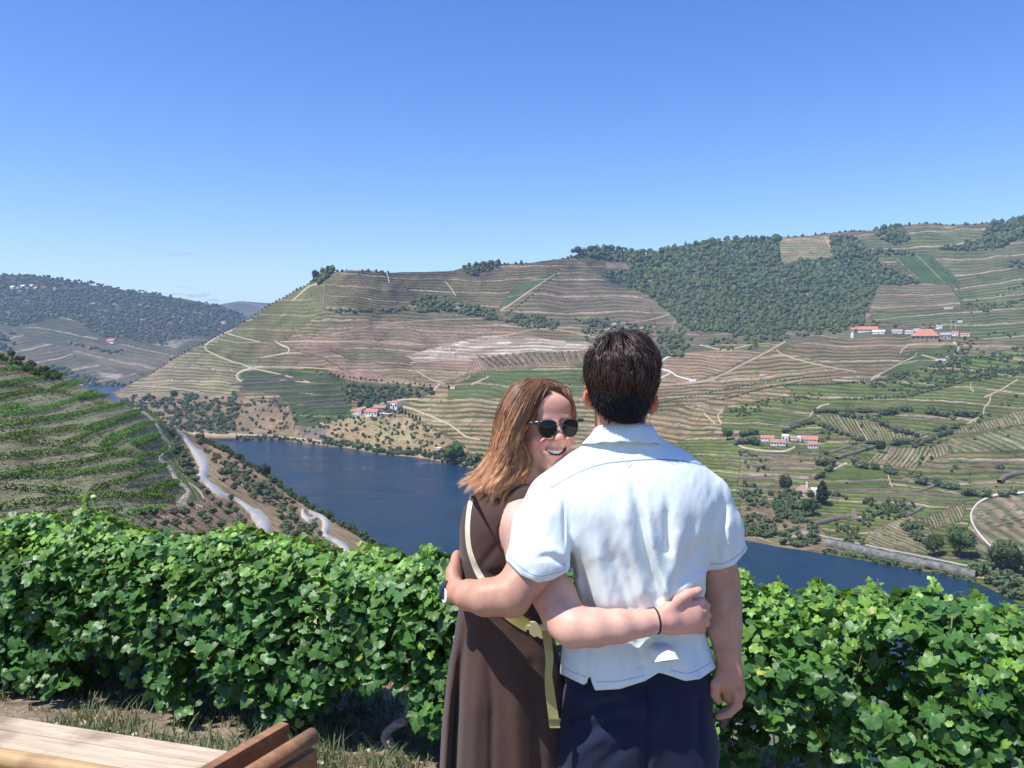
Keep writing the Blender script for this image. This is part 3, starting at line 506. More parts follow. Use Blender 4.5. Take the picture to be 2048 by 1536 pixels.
def ico(sub):
    import bmesh
    bm = bmesh.new(); bmesh.ops.create_icosphere(bm, subdivisions=sub, radius=1)
    v = np.array([x.co[:] for x in bm.verts]); f = np.array([[y.index for y in x.verts] for x in bm.faces]); bm.free(); return v, f
ICO_V, ICO_F = ico(1); ICO2_V, ICO2_F = ico(2)
def crown_meshes(mat, n, k, **kw):
    return [mesh_np('crown', *leaf_cloud(n, 100+i+k*7, **kw), mat) for i in range(k)]
CR_OL = crown_meshes(M_OLIVE, 420, 4, rz=.8, size=.13); CR_BU = crown_meshes(M_BUSH, 420, 4, rz=.85, size=.13); CR_DK = crown_meshes(M_DARK, 220, 3, rz=1.1, size=.16)
def plant(s, px, py, rpx, meshes, name, label, cat, group, zs=1.0, sink=.12):
    d = float(s.depth(px, py)); p = unproj(px, py, d); r = rpx*d/1600
    o = obj(name, random.choice(meshes), loc=p-np.array([0, 0, r*sink])); o.scale = (r*random.uniform(.85, 1.2), r*random.uniform(.85, 1.2), r*zs*random.uniform(.85, 1.15)); o.rotation_euler = (0, 0, random.uniform(0, 6.28))
    return tag(o, label, cat, group)
def along(pts, gap, jit=2.):
    P = smooth_line(pts, 1.0); out = []; acc = 0; nxt = 0
    for i in range(1, len(P)):
        acc += np.linalg.norm(P[i, :2]-P[i-1, :2])
        if acc >= nxt: out.append((P[i, 0]+random.uniform(-jit, jit), P[i, 1]+random.uniform(-jit, jit)*.6)); nxt = acc+gap*random.uniform(.7, 1.35)
    return out
# near slope: olive grove between the roads
def scatter(s, poly, gap, rows_ang=None, jit=.35):
    xs = [p[0] for p in poly]; ys = [p[1] for p in poly]; out = []; j = 0
    y = min(ys)
    while y < max(ys):
        x = min(xs)+(gap/2 if j % 2 else 0)
        while x < max(xs):
            q = (x+random.uniform(-jit, jit)*gap, y+random.uniform(-jit, jit)*gap*.8)
            if inpoly(np.array([q[0]]), np.array([q[1]]), poly)[0]: out.append(q)
            x += gap
        y += gap*.72; j += 1
    return out
g1 = 'olive trees on the slope between the vine rows and the river'
l1 = 'small grey-green olive tree on the brown slope between vine rows and river'
near = []
LB = ['small grey-green olive tree on the brown slope between the grey road and the river', 'rounded olive tree casting a shadow on the brown earth just above the hedge', 'olive bush crowding the left edge of the grey winding road', 'olive tree on the high slope right of the grey road, close to the crest']
near += [(q, random.uniform(9.5, 13.5), 0) for q in scatter(C, [(445,930),(520,965),(600,1035),(650,1090),(760,1140),(840,1160),(800,1200),(640,1180),(545,1110),(560,1040),(520,1010),(440,965)], 16.5)]
near += [(q, random.uniform(11, 15), 1) for q in scatter(C, [(250,1035),(330,1015),(440,1010),(500,1050),(500,1110),(560,1180),(300,1180),(240,1080)], 29, jit=.22)]
near += [(q, random.uniform(9, 12), 2) for q in scatter(C, [(335,862),(352,866),(378,910),(392,950),(400,975),(385,965),(360,930),(348,900)], 11)]
near += [(q, random.uniform(7, 10.5), 3) for q in scatter(C, [(385,880),(440,903),(500,945),(560,985),(610,1018),(640,1050),(600,1035),(540,1000),(460,960),(430,930)], 14)]
def onroad(q, r):
    for pts in [[(361,868,5),(370,876,9),(384,895,14),(401,916,24),(409,934,27),(405,952,24),(415,966,14),(434,982,16),(449,992,12),(492,1013,14),(513,1030,26),(527,1048,28),(532,1064,25),(524,1080,22)],
                [(606,1020,7),(608,1032,12),(620,1041,11),(648,1038,13),(653,1052,18),(650,1070,13),(682,1089,15),(695,1103,18)]]:
        for x, y, w_ in pts:
            if abs(q[0]-x) < w_*.55+r*.55 and -8 < q[1]-y < 12+r: return True
    return False
near = [a for a in near if not onroad(a[0], a[1])]
random.shuffle(near)
for x, y in [(352,880),(362,893),(370,906),(378,918),(383,930),(388,944),(391,957),(402,972),(414,984),(425,996),(440,1008),(458,1010),(470,1018),(480,1030),(488,1042),(494,1055),(500,1068),(506,1082),(462,994),(600,1046),(612,1052),(628,1052),(640,1066),(652,1086)]:
    plant(C, x, y+6, random.uniform(8, 11.5), CR_OL, 'olive_tree', 'olive tree leaning over the inner edge of the grey winding road', 'olive tree', g1)
near.sort(key=lambda a: -a[1]); rest_near = near[152:]
for (q, r, li) in near[:152]: plant(C, q[0], q[1], r, CR_OL, 'olive_tree', LB[li], 'olive tree', g1)
# fringe of bushes on the crest above the water
g2 = 'bushes along the crest above the near bank'
for q in along([(400,874),(440,893),(520,940),(600,998),(700,1056),(830,1132),(880,1160)], 7.5, 2): plant(C, q[0], q[1]+7, random.uniform(7, 12), CR_BU, 'bush', 'green bush on the crest of the near slope against the river', 'bush', g2)
plant(C, 533, 955, 11, CR_DK, 'tree', 'tall dark tree standing out on the crest of the near slope against the water', 'tree', None, 1.5)
g3 = 'bushes at the top corner of the vine slope'
for q in scatter(C, [(-40,705),(0,700),(60,722),(110,745),(122,758),(90,762),(40,735),(0,722)], 13): plant(C, q[0], q[1]+5, random.uniform(8, 12), CR_BU, 'bush', 'dark rounded bush at the top left end of the vine rows', 'bush', g3)
# far bank
def rows(lines, name, meshes, label, cat, group, zs=1.0):
    for pts, gap, r0, r1 in lines:
        for q in along(pts, gap, 1.2): plant(B, q[0], q[1]+r0*.4, random.uniform(r0, r1)*1.22, meshes, name, label, cat, group, zs)
rows([([(1470,888),(1500,885)], 9, 6, 7), ([(1482,870),(1500,866),(1520,868)], 9, 7, 8), ([(1485,884),(1505,886),(1522,888)], 8, 7, 9),
      ([(1630,824),(1680,824),(1730,823),(1760,824)], 8, 5, 7), ([(1765,826),(1790,825),(1800,820),(1832,820)], 13, 8, 10), ([(1683,831),(1720,836),(1765,832)], 13, 5, 7), ([(1750,842),(1780,856),(1800,862),(1840,873)], 10, 6, 9),
      ([(1640,850),(1680,866),(1700,873),(1730,885),(1760,887)], 9, 5, 7), ([(1790,888),(1820,885),(1850,882),(1880,872),(1905,865)], 10, 6, 9), ([(1860,884),(1830,893)], 12, 6, 8),
      ([(1860,825),(1880,829),(1895,833)], 12, 9, 11), ([(1915,828),(1940,832),(1965,830)], 12, 8, 11), ([(1910,855),(1858,862)], 20, 7, 8), ([(1570,865),(1600,850),(1630,845)], 9, 5, 7),
      ([(1640,928),(1660,926),(1662,938),(1640,942)], 15, 9, 12), ([(1635,955),(1650,948)], 9, 8, 10), ([(1708,925),(1720,932),(1745,935),(1755,935)], 12, 8, 11), ([(1775,940),(1785,946)], 9, 10, 12),
      ([(1836,960),(1850,966)], 10, 10, 13), ([(1870,966),(1895,975),(1915,975)], 13, 8, 10), ([(1935,988),(1950,985),(1965,990),(1980,992)], 13, 9, 12), ([(2007,990),(2040,980)], 18, 9, 11), ([(2000,935),(2010,928)], 18, 8, 10)],
     'olive_tree', CR_OL, 'rounded olive tree edging a field in the right-hand valley', 'olive tree', 'olive trees along the field edges of the right-hand valley')
# ================================================================ WOODS AND SCRUB (masses nobody could count)
def mass(name, s, items, mat, label, zs=1.0, fine=False, group=None):
    """items: (px, py, radius px). every tree an uneven lump of foliage of its own size, joined to one mass"""
    r = np.random.default_rng(len(items)); it = np.array(items); d = s.depth(it[:, 0], it[:, 1]); p = unproj(it[:, 0], it[:, 1], d); R = it[:, 2]*d/1600
    if fine:
        base = [leaf_cloud(64, 300+i, rz=.85, size=.24, lobes=4) for i in range(6)]
        bv = [b[0] for b in base]; q = [np.array([f for f in b[1] if len(f) == 4]) for b in base]; t = [np.array([f for f in b[1] if len(f) == 3]) for b in base]
        V = []; F = []; off = 0
        for i in range(len(it)):
            k = r.integers(6); a = r.uniform(0, 6.28); c, sn = math.cos(a), math.sin(a); v = bv[k].copy(); v = np.stack([v[:, 0]*c-v[:, 1]*sn, v[:, 0]*sn+v[:, 1]*c, v[:, 2]*zs], 1)*R[i]*r.uniform(.8, 1.2, 3)+p[i]; v[:, 2] -= R[i]*.1
            V.append(v); F.append(q[k]+off); tt = t[k]+off; F.append(np.concatenate([tt, tt[:, 2:3]], 1)); off += len(v)
        V = np.concatenate(V); F = np.concatenate(F)
        tri = F[:, 2] == F[:, 3]; F = [list(x) for x in F[~tri]]+[list(x[:3]) for x in F[tri]]
        me = mesh_np(name, V, F, mat)
    else:
        n = len(it); v = ICO_V[None]*(1+.28*r.normal(size=(n, len(ICO_V), 1))); v = v*R[:, None, None]*r.uniform(.75, 1.25, (n, 1, 3)); v[..., 2] *= zs; v += p[:, None]; v[..., 2] += (R*zs*.55)[:, None]
        F = (ICO_F[None]+np.arange(n)[:, None, None]*len(ICO_V)).reshape(-1, 3)
        me = mesh_np(name, v.reshape(-1, 3), F, mat)
        rnd = np.repeat(r.uniform(.0, 1, n), len(ICO_V)); at = me.attributes.new('rnd', 'FLOAT', 'POINT'); at.data.foreach_set('value', rnd.astype(np.float32))
    return tag(obj(name, me), label, None, None, 'stuff')
def massmat(name, c1, c2):
    m, nt, b = newmat(name, c1, .9, .1); L = nt.links.new
    a = N(nt, 'ShaderNodeAttribute', attribute_name='rnd'); geo = N(nt, 'ShaderNodeNewGeometry'); n1 = N(nt, 'ShaderNodeTexNoise', i_Scale=.35, i_Detail=4.0); L(geo.outputs['Position'], n1.inputs['Vector'])
    ad = N(nt, 'ShaderNodeMath', operation='MULTIPLY_ADD'); L(a.outputs['Fac'], ad.inputs[0]); ad.inputs[1].default_value = .7; 
    ms = N(nt, 'ShaderNodeMath', operation='MULTIPLY'); L(n1.outputs['Fac'], ms.inputs[0]); ms.inputs[1].default_value = .5; L(ms.outputs[0], ad.inputs[2])
    rp = N(nt, 'ShaderNodeValToRGB'); rp.color_ramp.elements[0].color = (*c1, 1); rp.color_ramp.elements[1].color = (*c2, 1); rp.color_ramp.elements[0].position = .2; L(ad.outputs[0], rp.inputs[0]); L(rp.outputs[0], b.inputs['Base Color'])
    return m
M_WOOD = massmat('woodland', (.030, .055, .022), (.12, .15, .06)); M_FWOOD = massmat('far_woodland', (.035, .055, .03), (.10, .12, .06))
def fill(poly, gap, r0, r1, dens=None, seed=0, wob=6):
    r = np.random.default_rng(abs(seed+int(poly[0][0]))); P = np.array(poly); a, b = P.min(0)-4, P.max(0)+4; n = int((b-a).prod()/(gap*gap))
    q = r.uniform(a, b, (n, 2)); w = wob*2*np.stack([fbm(q[:, 0]/40, q[:, 1]/30, 61, 3), fbm(q[:, 0]/40, q[:, 1]/30, 71, 3)], 1); k = inpoly(q[:, 0]+w[:, 0], q[:, 1]+w[:, 1], poly)
    if dens is not None: k &= (fbm(q[:, 0]/26, q[:, 1]/14, 33, 4)+.5) > (1-dens)
    q = q[k]; return [(x, y, rr) for (x, y), rr in zip(q, r.uniform(r0, r1, len(q)))]
items = []
FOR = [(1140,503),(1200,494),(1300,503),(1420,480),(1557,474),(1557,530),(1665,518),(1662,470),(1710,473),(1760,530),(1845,568),(1755,570),(1725,645),(1640,662),(1500,668),(1380,660),(1340,630),(1300,592),(1210,560),(1205,545),(1262,545),(1262,527),(1210,522)]
items += fill(FOR, 3.9, 2.3, 4.6, .88)+fill(FOR, 11, 4.2, 6.4, .6, 9); items += fill([(1300,650),(1380,660),(1700,650),(1740,640),(1800,655),(1640,672),(1500,690),(1380,690)], 6, 2.8, 4.6, .55)
items += fill([(1316,664),(1345,668),(1382,690),(1372,708),(1318,716)], 4.6, 3, 4.8, .85); items += fill([(1380,690),(1480,686),(1560,678),(1500,700),(1400,700)], 7, 2.5, 4, .5)
items += fill([(1752,460),(1800,452),(1822,480),(1795,492),(1752,478)], 4.6, 3, 5, .9); items += fill([(1750,498),(1825,505),(1822,513),(1750,508)], 4.5, 2.6, 4); items += fill([(1985,444),(2010,446),(2048,432),(2120,424),(2120,470),(2048,482),(1985,500),(1880,503),(1876,494),(1960,480)], 4.8, 3, 5.4, .85)
items += fill([(2020,526),(2110,515),(2110,540),(2020,537)], 5, 3, 5)
items += fill([(820,608),(850,596),(920,600),(985,620),(1000,640),(1080,630),(1130,650),(1110,662),(1000,645),(900,625),(830,625)], 4.4, 2.8, 4.8, .85); items += fill([(655,616),(820,618),(820,625),(655,622)], 4.4, 2.2, 3.8, .7)
items += fill([(925,540),(945,528),(1000,527),(1000,536),(955,545),(955,552),(925,548)], 4.2, 2.6, 4.5); items += fill([(625,562),(650,545),(672,541),(660,556),(640,566)], 4, 3.5, 6)
items += fill([(1150,640),(1210,640),(1300,655),(1318,700),(1180,690),(1150,660)], 6, 2.6, 4.4, .55)
for x in np.arange(560, 2048, 9.0):                                   # single trees along the skyline
    if (780 < x < 930 and x % 3 > 1) or x < 620 or random.random() < .3: continue
    items.append((x+random.uniform(-4, 4), float(B.yt(x))+1.0, random.uniform(1.2, 3.4)))
for x in np.arange(300, 640, 7.0): items.append((x, float(B.yt(x))+1, random.uniform(1.5, 3)))
mass('woodland', B, items, M_WOOD, 'dark green woodland covering the high slopes of the far bank', 1.1)
it = []
it += fill([(245,800),(300,795),(345,800),(360,792),(430,800),(470,790),(480,820),(470,870),(390,872),(330,862),(300,838),(250,812)], 6.2, 4.5, 8, .8); it += fill([(690,768),(760,775),(860,780),(870,790),(800,802),(745,815),(720,815),(690,800)], 6.4, 4.2, 7.2, .85)
it += fill([(470,792),(560,800),(590,820),(595,866),(480,872)], 10.5, 3.4, 5.6, .75); it += fill([(600,862),(660,836),(720,832),(820,835),(940,900),(900,925),(760,900),(640,882)], 9.5, 3.2, 5.6, .72)
it += fill([(740,815),(800,822),(800,834),(740,832)], 6, 3.5, 5.5)
def shore(x0, x1, gap, r0, r1, off0, off1):
    return [(x+random.uniform(-3, 3), float(B.yb(x))-random.uniform(off0, off1), random.uniform(r0, r1)) for x in np.arange(x0, x1, gap)]
it += shore(478, 560, 5, 4.5, 7, 0, 5); it += shore(560, 660, 6, 3.5, 6, 0, 4); it += shore(650, 965, 3.6, 5.5, 9.5, 0, 10); it += shore(940, 1480, 6, 8, 14, 2, 20); it += shore(1480, 1640, 4.5, 7, 13, 2, 24); it += shore(1650, 1960, 8, 4, 8, -2, 6)
it += shore(1950, 2200, 4.5, 12, 21, 4, 46); it += shore(1990, 2200, 6, 12, 20, 30, 90)
it += fill([(1480,985),(1560,985),(1600,1030),(1640,1065),(1480,1070)], 8, 5, 9, .62); it += fill([(1560,990),(1620,985),(1640,1010),(1600,1050),(1540,1020)], 7.5, 6, 10, .85); it += fill([(1720,1000),(1800,1002),(1850,1010),(1800,1040),(1725,1055)], 7, 5, 8, .75); it += fill([(1670,1050),(1720,1060),(1730,1090),(1675,1080)], 8, 6, 10)
it += fill([(1800,1050),(1850,1048),(1860,1100),(1820,1090)], 9, 6, 10, .8); it += fill([(1930,700),(2060,720),(2060,760),(1860,770),(1820,790),(1700,770),(1760,760),(1860,730)], 7, 3.6, 6, .62)
it += fill([(1840,650),(1960,600),(2060,560),(2060,600),(1950,640),(1870,665)], 6.5, 2.6, 4.4, .5); it += fill([(1860,680),(2060,660),(2060,740),(1940,760),(1900,720)], 9, 3, 5, .5); it += fill([(1460,820),(1540,800),(1640,788),(1650,797),(1560,812),(1470,835)], 6.5, 3, 5, .75); it += fill([(1480,905),(1540,925),(1520,1010),(1480,1000)], 9, 5, 8, .6)
it += fill([(1640,990),(1690,985),(1700,1000),(1650,1010)], 8, 6, 8); it += fill([(1840,870),(2048,1010),(1900,990),(1800,960)], 26, 4, 7, .6); it += fill([(1600,870),(1700,880),(1760,900),(1680,930),(1600,900)], 20, 4, 7, .7)
it += fill([(1650,845),(1830,870),(2040,790),(2040,880),(1800,900),(1640,870)], 26, 4, 6.5, .7)
M_SCRUB = leafmat('scrub_foliage', (.055, .085, .035), (.13, .165, .075), .6)
mass('scrub', B, it, M_SCRUB, 'green bushes and scrub on the far bank and along the water', 1.0, True)
mass('olive_scrub', C, [(q[0], q[1], r_) for q, r_, l_ in rest_near], M_OLIVE, 'smaller grey-green olive bushes filling the near bank between road and river', .9, True)
it = []
it += [(q[0], q[1], random.uniform(2, 2.8)) for q in along([(635,744),(700,755),(780,765),(860,772)], 9)]; it += [(q[0], q[1], random.uniform(2, 2.6)) for q in along([(640,750),(740,760)], 14)]
for k in range(15): it += [(q[0], q[1], random.uniform(1.5, 2.2)) for q in along([(955+k*14,712-k*.6),(985+k*12,735-k*1.2)], 3.2, .4)]
it += [(q[0], q[1], 2) for q in along([(1318,806),(1400,790),(1500,770),(1600,758),(1665,752)], 6, .5)]; it += [(q[0], q[1], 2.6) for q in along([(1446,800),(1556,772),(1640,770),(1745,762)], 5, 1)]
it += [(q[0], q[1], 2.4) for q in along([(1000,640),(1040,610),(1115,548)], 7, 1.5)]; it += [(q[0], q[1], 2.2) for q in along([(1140,770),(1100,800),(1060,815)], 5, 1)]; it += [(q[0], q[1], 2) for q in along([(1860,520),(1905,560),(1925,600)], 6, 1)]
it += [(q[0], q[1], 3.2) for q in along([(1870,712),(1940,716),(2048,712)], 8, 2)]; it += [(q[0], q[1], 3.4) for q in along([(1760,760),(1830,775),(1900,770),(1990,745),(2048,738)], 6, 2)]; it += [(q[0], q[1], 3.4) for q in along([(1690,800),(1800,795),(1830,790),(1910,770)], 6, 2)]
mass('hedgerow_bushes', B, it, M_WOOD, 'lines of small dark bushes between the far vineyard plots', 1.0)
it = fill([(-200,600),(0,552),(95,553),(300,585),(430,610),(520,640),(560,680),(400,672),(330,690),(200,670),(130,632),(60,650),(-200,660)], 3.6, 1.7, 3.2, .80)+fill([(100,730),(170,750),(240,770),(300,755),(345,738),(330,775),(100,775)], 5, 3, 5, .75)+fill([(135,680),(215,705),(250,700),(240,715),(140,690)], 5, 2, 4, .6)+fill([(-50,660),(30,665),(40,700),(-50,700)], 5, 3, 5, .6)
mass('far_woodland', A1, it, M_FWOOD, 'bluish dark woodland over the far left hillside', 1.0)
# large single trees
def big_tree(s, px, py, rpx, zs, mat, label, cat='tree', trunk=.5, seed=1, name='broadleaf_tree', n=1500, size=.075, lobes=12, group=None):
    d = float(s.depth(px, py)); p = unproj(px, py, d); r = rpx*d/1600; t = empty(name, p); tag(t, label, cat, group)
    V, F = leaf_cloud(n, seed, rz=zs, size=size, lobes=lobes); V = V*r; V[:, 2] += r*trunk*.6; obj('crown', mesh_np('crown', V, F, mat), t)
    k = 8; a = np.arange(k)/k*2*math.pi; rg = []
    for z, q in ((-.3, .1), (trunk*.5, .075), (trunk+zs*.9, .03)): rg.append(np.stack([np.cos(a)*q*r, np.sin(a)*q*r, np.full(k, z*r)], 1))
    V = np.concatenate(rg); F = [[j*k+i, j*k+(i+1) % k, (j+1)*k+(i+1) % k, (j+1)*k+i] for j in range(2) for i in range(k)]
    obj('trunk', mesh_np('trunk', V, F, M_BARK, True), t); return t
big_tree(B, 908, 930, 27, .85, M_BUSH, 'large round green tree at the water edge just left of the woman', seed=11)
big_tree(B, 1868, 1112, 21, 1.15, M_BUSH, 'slim green tree left of the largest tree above the river wall', seed=12)
big_tree(B, 1918, 1116, 32, 1.0, M_BUSH, 'largest spreading green tree above the right end of the river wall', seed=13)
big_tree(B, 2010, 1150, 40, .85, M_BUSH, 'broad green tree at the far right bank below the pale curved road', seed=14)
big_tree(B, 1440+180, 1030, 16, 1.1, M_DARK, 'dark tree below the white farmhouse on the river slope', seed=15)
big_tree(B, 1570, 985, 15, 1.25, M_DARK, 'dark tree left of the white farmhouse above the river', seed=16)
big_tree(B, 1452+3, 880, 13, .95, M_BUSH, 'bright green tree at the start of the manor drive', seed=17)
big_tree(B, 348, 800, 9, 1.2, M_DARK, 'dark tree at the foot of the left hill slope', seed=18)
big_tree(B, 1760, 905, 12, 1.1, M_DARK, 'dark tree above the diagonal vine rows in the valley', seed=19)
big_tree(B, 632, 560, 9, 1.2, M_DARK, 'dark cluster tree on the left shoulder of the hilltop', seed=20); big_tree(B, 657, 545, 6, 1.3, M_DARK, 'small upright tree on the hilltop skyline left', seed=21)
def cypress(s, px, py, h, w, label, group=None, seed=5):
    d = float(s.depth(px, py)); p = unproj(px, py, d); H = h*d/1600; W = w*d/1600; r = np.random.default_rng(seed+int(px)); n = 420; z = r.uniform(0, 1, n); rad = np.sin(np.clip(z*1.15+.12, 0, 1.27)*2.47)**.8*.5
    a = r.uniform(0, 6.28, n); P = np.stack([np.cos(a)*rad*W, np.sin(a)*rad*W, z*H], 1); s_ = W*.16; u = r.normal(size=(n, 3)); u[:, 2] += 1.2; u /= np.linalg.norm(u, axis=1, keepdims=True); v = np.cross(u, r.normal(size=(n, 3))); v /= np.linalg.norm(v, axis=1, keepdims=True)
    Q = np.stack([P-u*s_, P-v*s_*.6, P+u*s_*1.3, P+v*s_*.6], 1).reshape(-1, 3); F = [list(f) for f in np.arange(n*4).reshape(n, 4)]
    core = ICO2_V*np.array([W*.36, W*.36, H*.47])+np.array([0, 0, H*.47]); F += [[int(i)+len(Q) for i in f] for f in ICO2_F]
    return tag(obj('cypress', mesh_np('cypress', np.concatenate([Q, core]), F, M_DARK), loc=p-np.array([0, 0, .3])), label, 'cypress', group)
for i, (x, y, h) in enumerate([(798,825,11),(805,827,11),(811,829,10),(818,833,9),(825,836,9),(832,838,9),(840,841,9)]):
    cypress(B, x, y, h, 3.4, 'small dark cypress in the row climbing beside the white quinta on the spur', 'cypresses in a row beside the spur quinta')
cypress(B, 1644, 1008, 46, 20, 'tall pointed dark conifer beside the white farmhouse with the chimney'); cypress(B, 897, 777, 8, 3, 'tiny dark cypress beside the small white hut on the hill')
# ================================================================ VINE ROWS of the near slope
def vine_row(pts, h0=1.5, seed=0):
    P = smooth_line([(x*.2408, 690+y*.2408) for x, y in pts], 2.0); d = C.depth(P[:, 0], P[:, 1]); b = unproj(P[:, 0], P[:, 1], d)
    L = np.linalg.norm(np.diff(b, axis=0), axis=1); cum = np.concatenate([[0], np.cumsum(L)]); r = np.random.default_rng(seed+5)
    n = int(min(cum[-1]*34, 11000)); t = r.uniform(0, cum[-1], n); c = np.stack([np.interp(t, cum, b[:, i]) for i in range(3)], 1)
    hh = 1+.18*fbm(t/3.0, t*0+seed, 4, 3)
    a = r.uniform(0, 6.28, n); rr = np.sqrt(r.uniform(.35, 1, n)); c[:, 2] += h0*.5+.1+np.sin(a)*rr*h0*.5*hh; c[:, 0] += np.cos(a)*rr*.62+r.normal(size=n)*.05; c[:, 1] += np.cos(a)*rr*.62
    s_ = (r.uniform(.10, .24, n))[:, None]; u = r.normal(size=(n, 3)); u /= np.linalg.norm(u, axis=1, keepdims=True); v = np.cross(u, r.normal(size=(n, 3))); v /= np.linalg.norm(v, axis=1, keepdims=True)
    Q = np.stack([c-u*s_, c-v*s_, c+u*s_, c+v*s_], 1).reshape(-1, 3); F = np.arange(n*4).reshape(n, 4); o0 = b[len(b)//2].copy()
    o = obj('vine_row', mesh_np('vine_row', Q-o0, F, M_VROW), loc=o0)
    return tag(o, 'green trained vine row on a brown bank of the near left slope', 'vine row', 'vine rows along the banks of the near left slope')
M_VROW = leafmat('vine_row_leaves', (.075, .155, .030), (.170, .290, .055), .35)
VR = [[(-60,245),(0,230),(100,215),(240,215),(330,250),(400,265)],[(-50,140),(0,155),(80,185),(150,205)],[(-50,345),(0,340),(100,330),(230,305),(380,285),(480,260),(560,258)],[(0,352),(150,345),(250,365),(340,390)],
 [(430,385),(500,355),(580,325),(620,312)],[(560,355),(640,330),(690,318)],[(-60,455),(0,450),(100,430),(230,405),(380,400),(520,405),(640,435)],[(-60,620),(0,610),(150,580),(350,550),(500,510),(620,470),(700,430),(790,390)],[(700,455),(820,400)],
 [(-60,540),(0,540),(120,525),(230,545)],[(640,460),(760,445),(920,435)],[(760,480),(890,500)],[(-60,700),(0,690),(200,665),(400,635),(600,600),(750,565),(900,530),(1030,505),(1110,520)],[(720,720),(850,670),(1000,620),(1080,580),(1165,560)],
 [(550,850),(650,800),(760,740),(900,680),(1030,620),(1150,575)],[(-60,810),(0,800),(150,775),(300,745),(450,740),(560,715),(680,705),(740,720)],[(150,810),(330,825),(450,845),(560,850)],[(840,870),(920,790),(1030,745),(1120,700),(1200,665),(1280,660)],
 [(890,870),(960,810),(1050,760),(1130,725),(1200,680)],[(1095,835),(1180,795),(1290,755)],[(1140,850),(1230,810),(1330,765)],[(-60,950),(0,945),(150,930),(400,910),(600,890),(780,885),(980,895)],
 [(-60,1125),(0,1120),(150,1080),(300,1050),(500,1020),(700,985),(880,935),(1000,915),(1100,910)],[(0,1115),(150,1100),(350,1100),(550,1090),(750,1070),(900,1045),(1060,1020),(1130,980),(1150,925)],[(1160,1000),(1190,925),(1290,935)],[(1285,920),(1350,880),(1390,835)],
 [(780,1220),(900,1180),(1050,1140),(1200,1085),(1300,1040),(1380,1010)],[(-60,1195),(0,1200),(150,1210),(300,1225),(500,1230),(650,1240)],[(1200,1250),(1290,1200),(1370,1160),(1480,1150)],[(1290,1250),(1380,1190),(1480,1165)],
 [(-60,1375),(0,1370),(200,1340),(400,1325),(600,1310),(800,1280),(1000,1270),(1200,1275),(1450,1290)],[(1080,1420),(1200,1390),(1370,1370)],[(0,1480),(300,1450),(700,1420),(1000,1400)],[(1370,910),(1440,870),(1440,830)],[(1240,575),(1330,640),(1400,720)]]
for i, p in enumerate(VR): vine_row(p, 1.7 if max(q[1] for q in p) < 900 else 1.25, i)
# dry weeds and low scrub on the banks between the rows
def weeds():
    r = np.random.default_rng(3); n = 11000; x = r.uniform(-60, 430, n); y = r.uniform(705, 1080, n); ok = y > np.interp(x, C.top[:, 0], C.top[:, 1])+4; ok &= fbm(x/16, y/7, 8, 3) > -.08; x, y = x[ok], y[ok]
    d = C.depth(x, y); c = unproj(x, y, d); n = len(c); s_ = (r.uniform(.10, .30, n)*np.clip(d/150, .7, 1.6))[:, None]; u = r.normal(size=(n, 3))*[1, 1, .7]; u /= np.linalg.norm(u, axis=1, keepdims=True); v = np.cross(u, r.normal(size=(n, 3))); v /= np.linalg.norm(v, axis=1, keepdims=True); c[:, 2] += s_[:, 0]*.3
    Q = np.stack([c-u*s_, c-v*s_*.8, c+u*s_, c+v*s_*.8], 1).reshape(-1, 3)
    m = noisy('dry_weeds', (.17, .165, .085), (.30, .27, .17), .9, .95)
    tag(obj('dry_weeds', mesh_np('dry_weeds', Q, np.arange(n*4).reshape(n, 4), m)), 'grey-brown dry weeds on the banks between the vine rows', None, None, 'stuff')
weeds()
# ================================================================ BUILDINGS
M_WHITE = noisy('white_render', (.74, .73, .70), (.84, .83, .80), .6, .9); M_TILE = noisy('terracotta_tiles', (.40, .15, .09), (.55, .25, .16), 1.2, .85)
M_TILE2 = noisy('weathered_tiles', (.30, .17, .13), (.42, .26, .2), 1.0, .85); M_GREY = noisy('grey_roof', (.28, .28, .28), (.38, .38, .37), .6, .8)
M_STONE = noisy('schist_masonry', (.20, .17, .13), (.36, .31, .24), 1.6, .95, .4); M_GLASS = newmat('dark_glass', (.03, .035, .04), .15, .5)[0]
M_BLUE = noisy('pale_blue_render', (.52, .60, .72), (.62, .68, .78), .7, .9); M_SHUT = newmat('shutters', (.16, .07, .05), .7)[0]; M_YEL = noisy('yellow_paint', (.65, .42, .05), (.7, .5, .1), 2, .5); M_PINKW = noisy('pink_render', (.5, .36, .3), (.6, .45, .38), .6, .9)
def box_vf(x0, x1, y0, y1, z0, z1):
    V = [(x, y, z) for z in (z0, z1) for y in (y0, y1) for x in (x0, x1)]; return V, [[0, 2, 3, 1], [4, 5, 7, 6], [0, 1, 5, 4], [2, 6, 7, 3], [0, 4, 6, 2], [1, 3, 7, 5]]
def boxes(lst):
    V = []; F = []
    for b in lst:
        v, f = box_vf(*b); F += [[i+len(V) for i in q] for q in f]; V += v
    return V, F
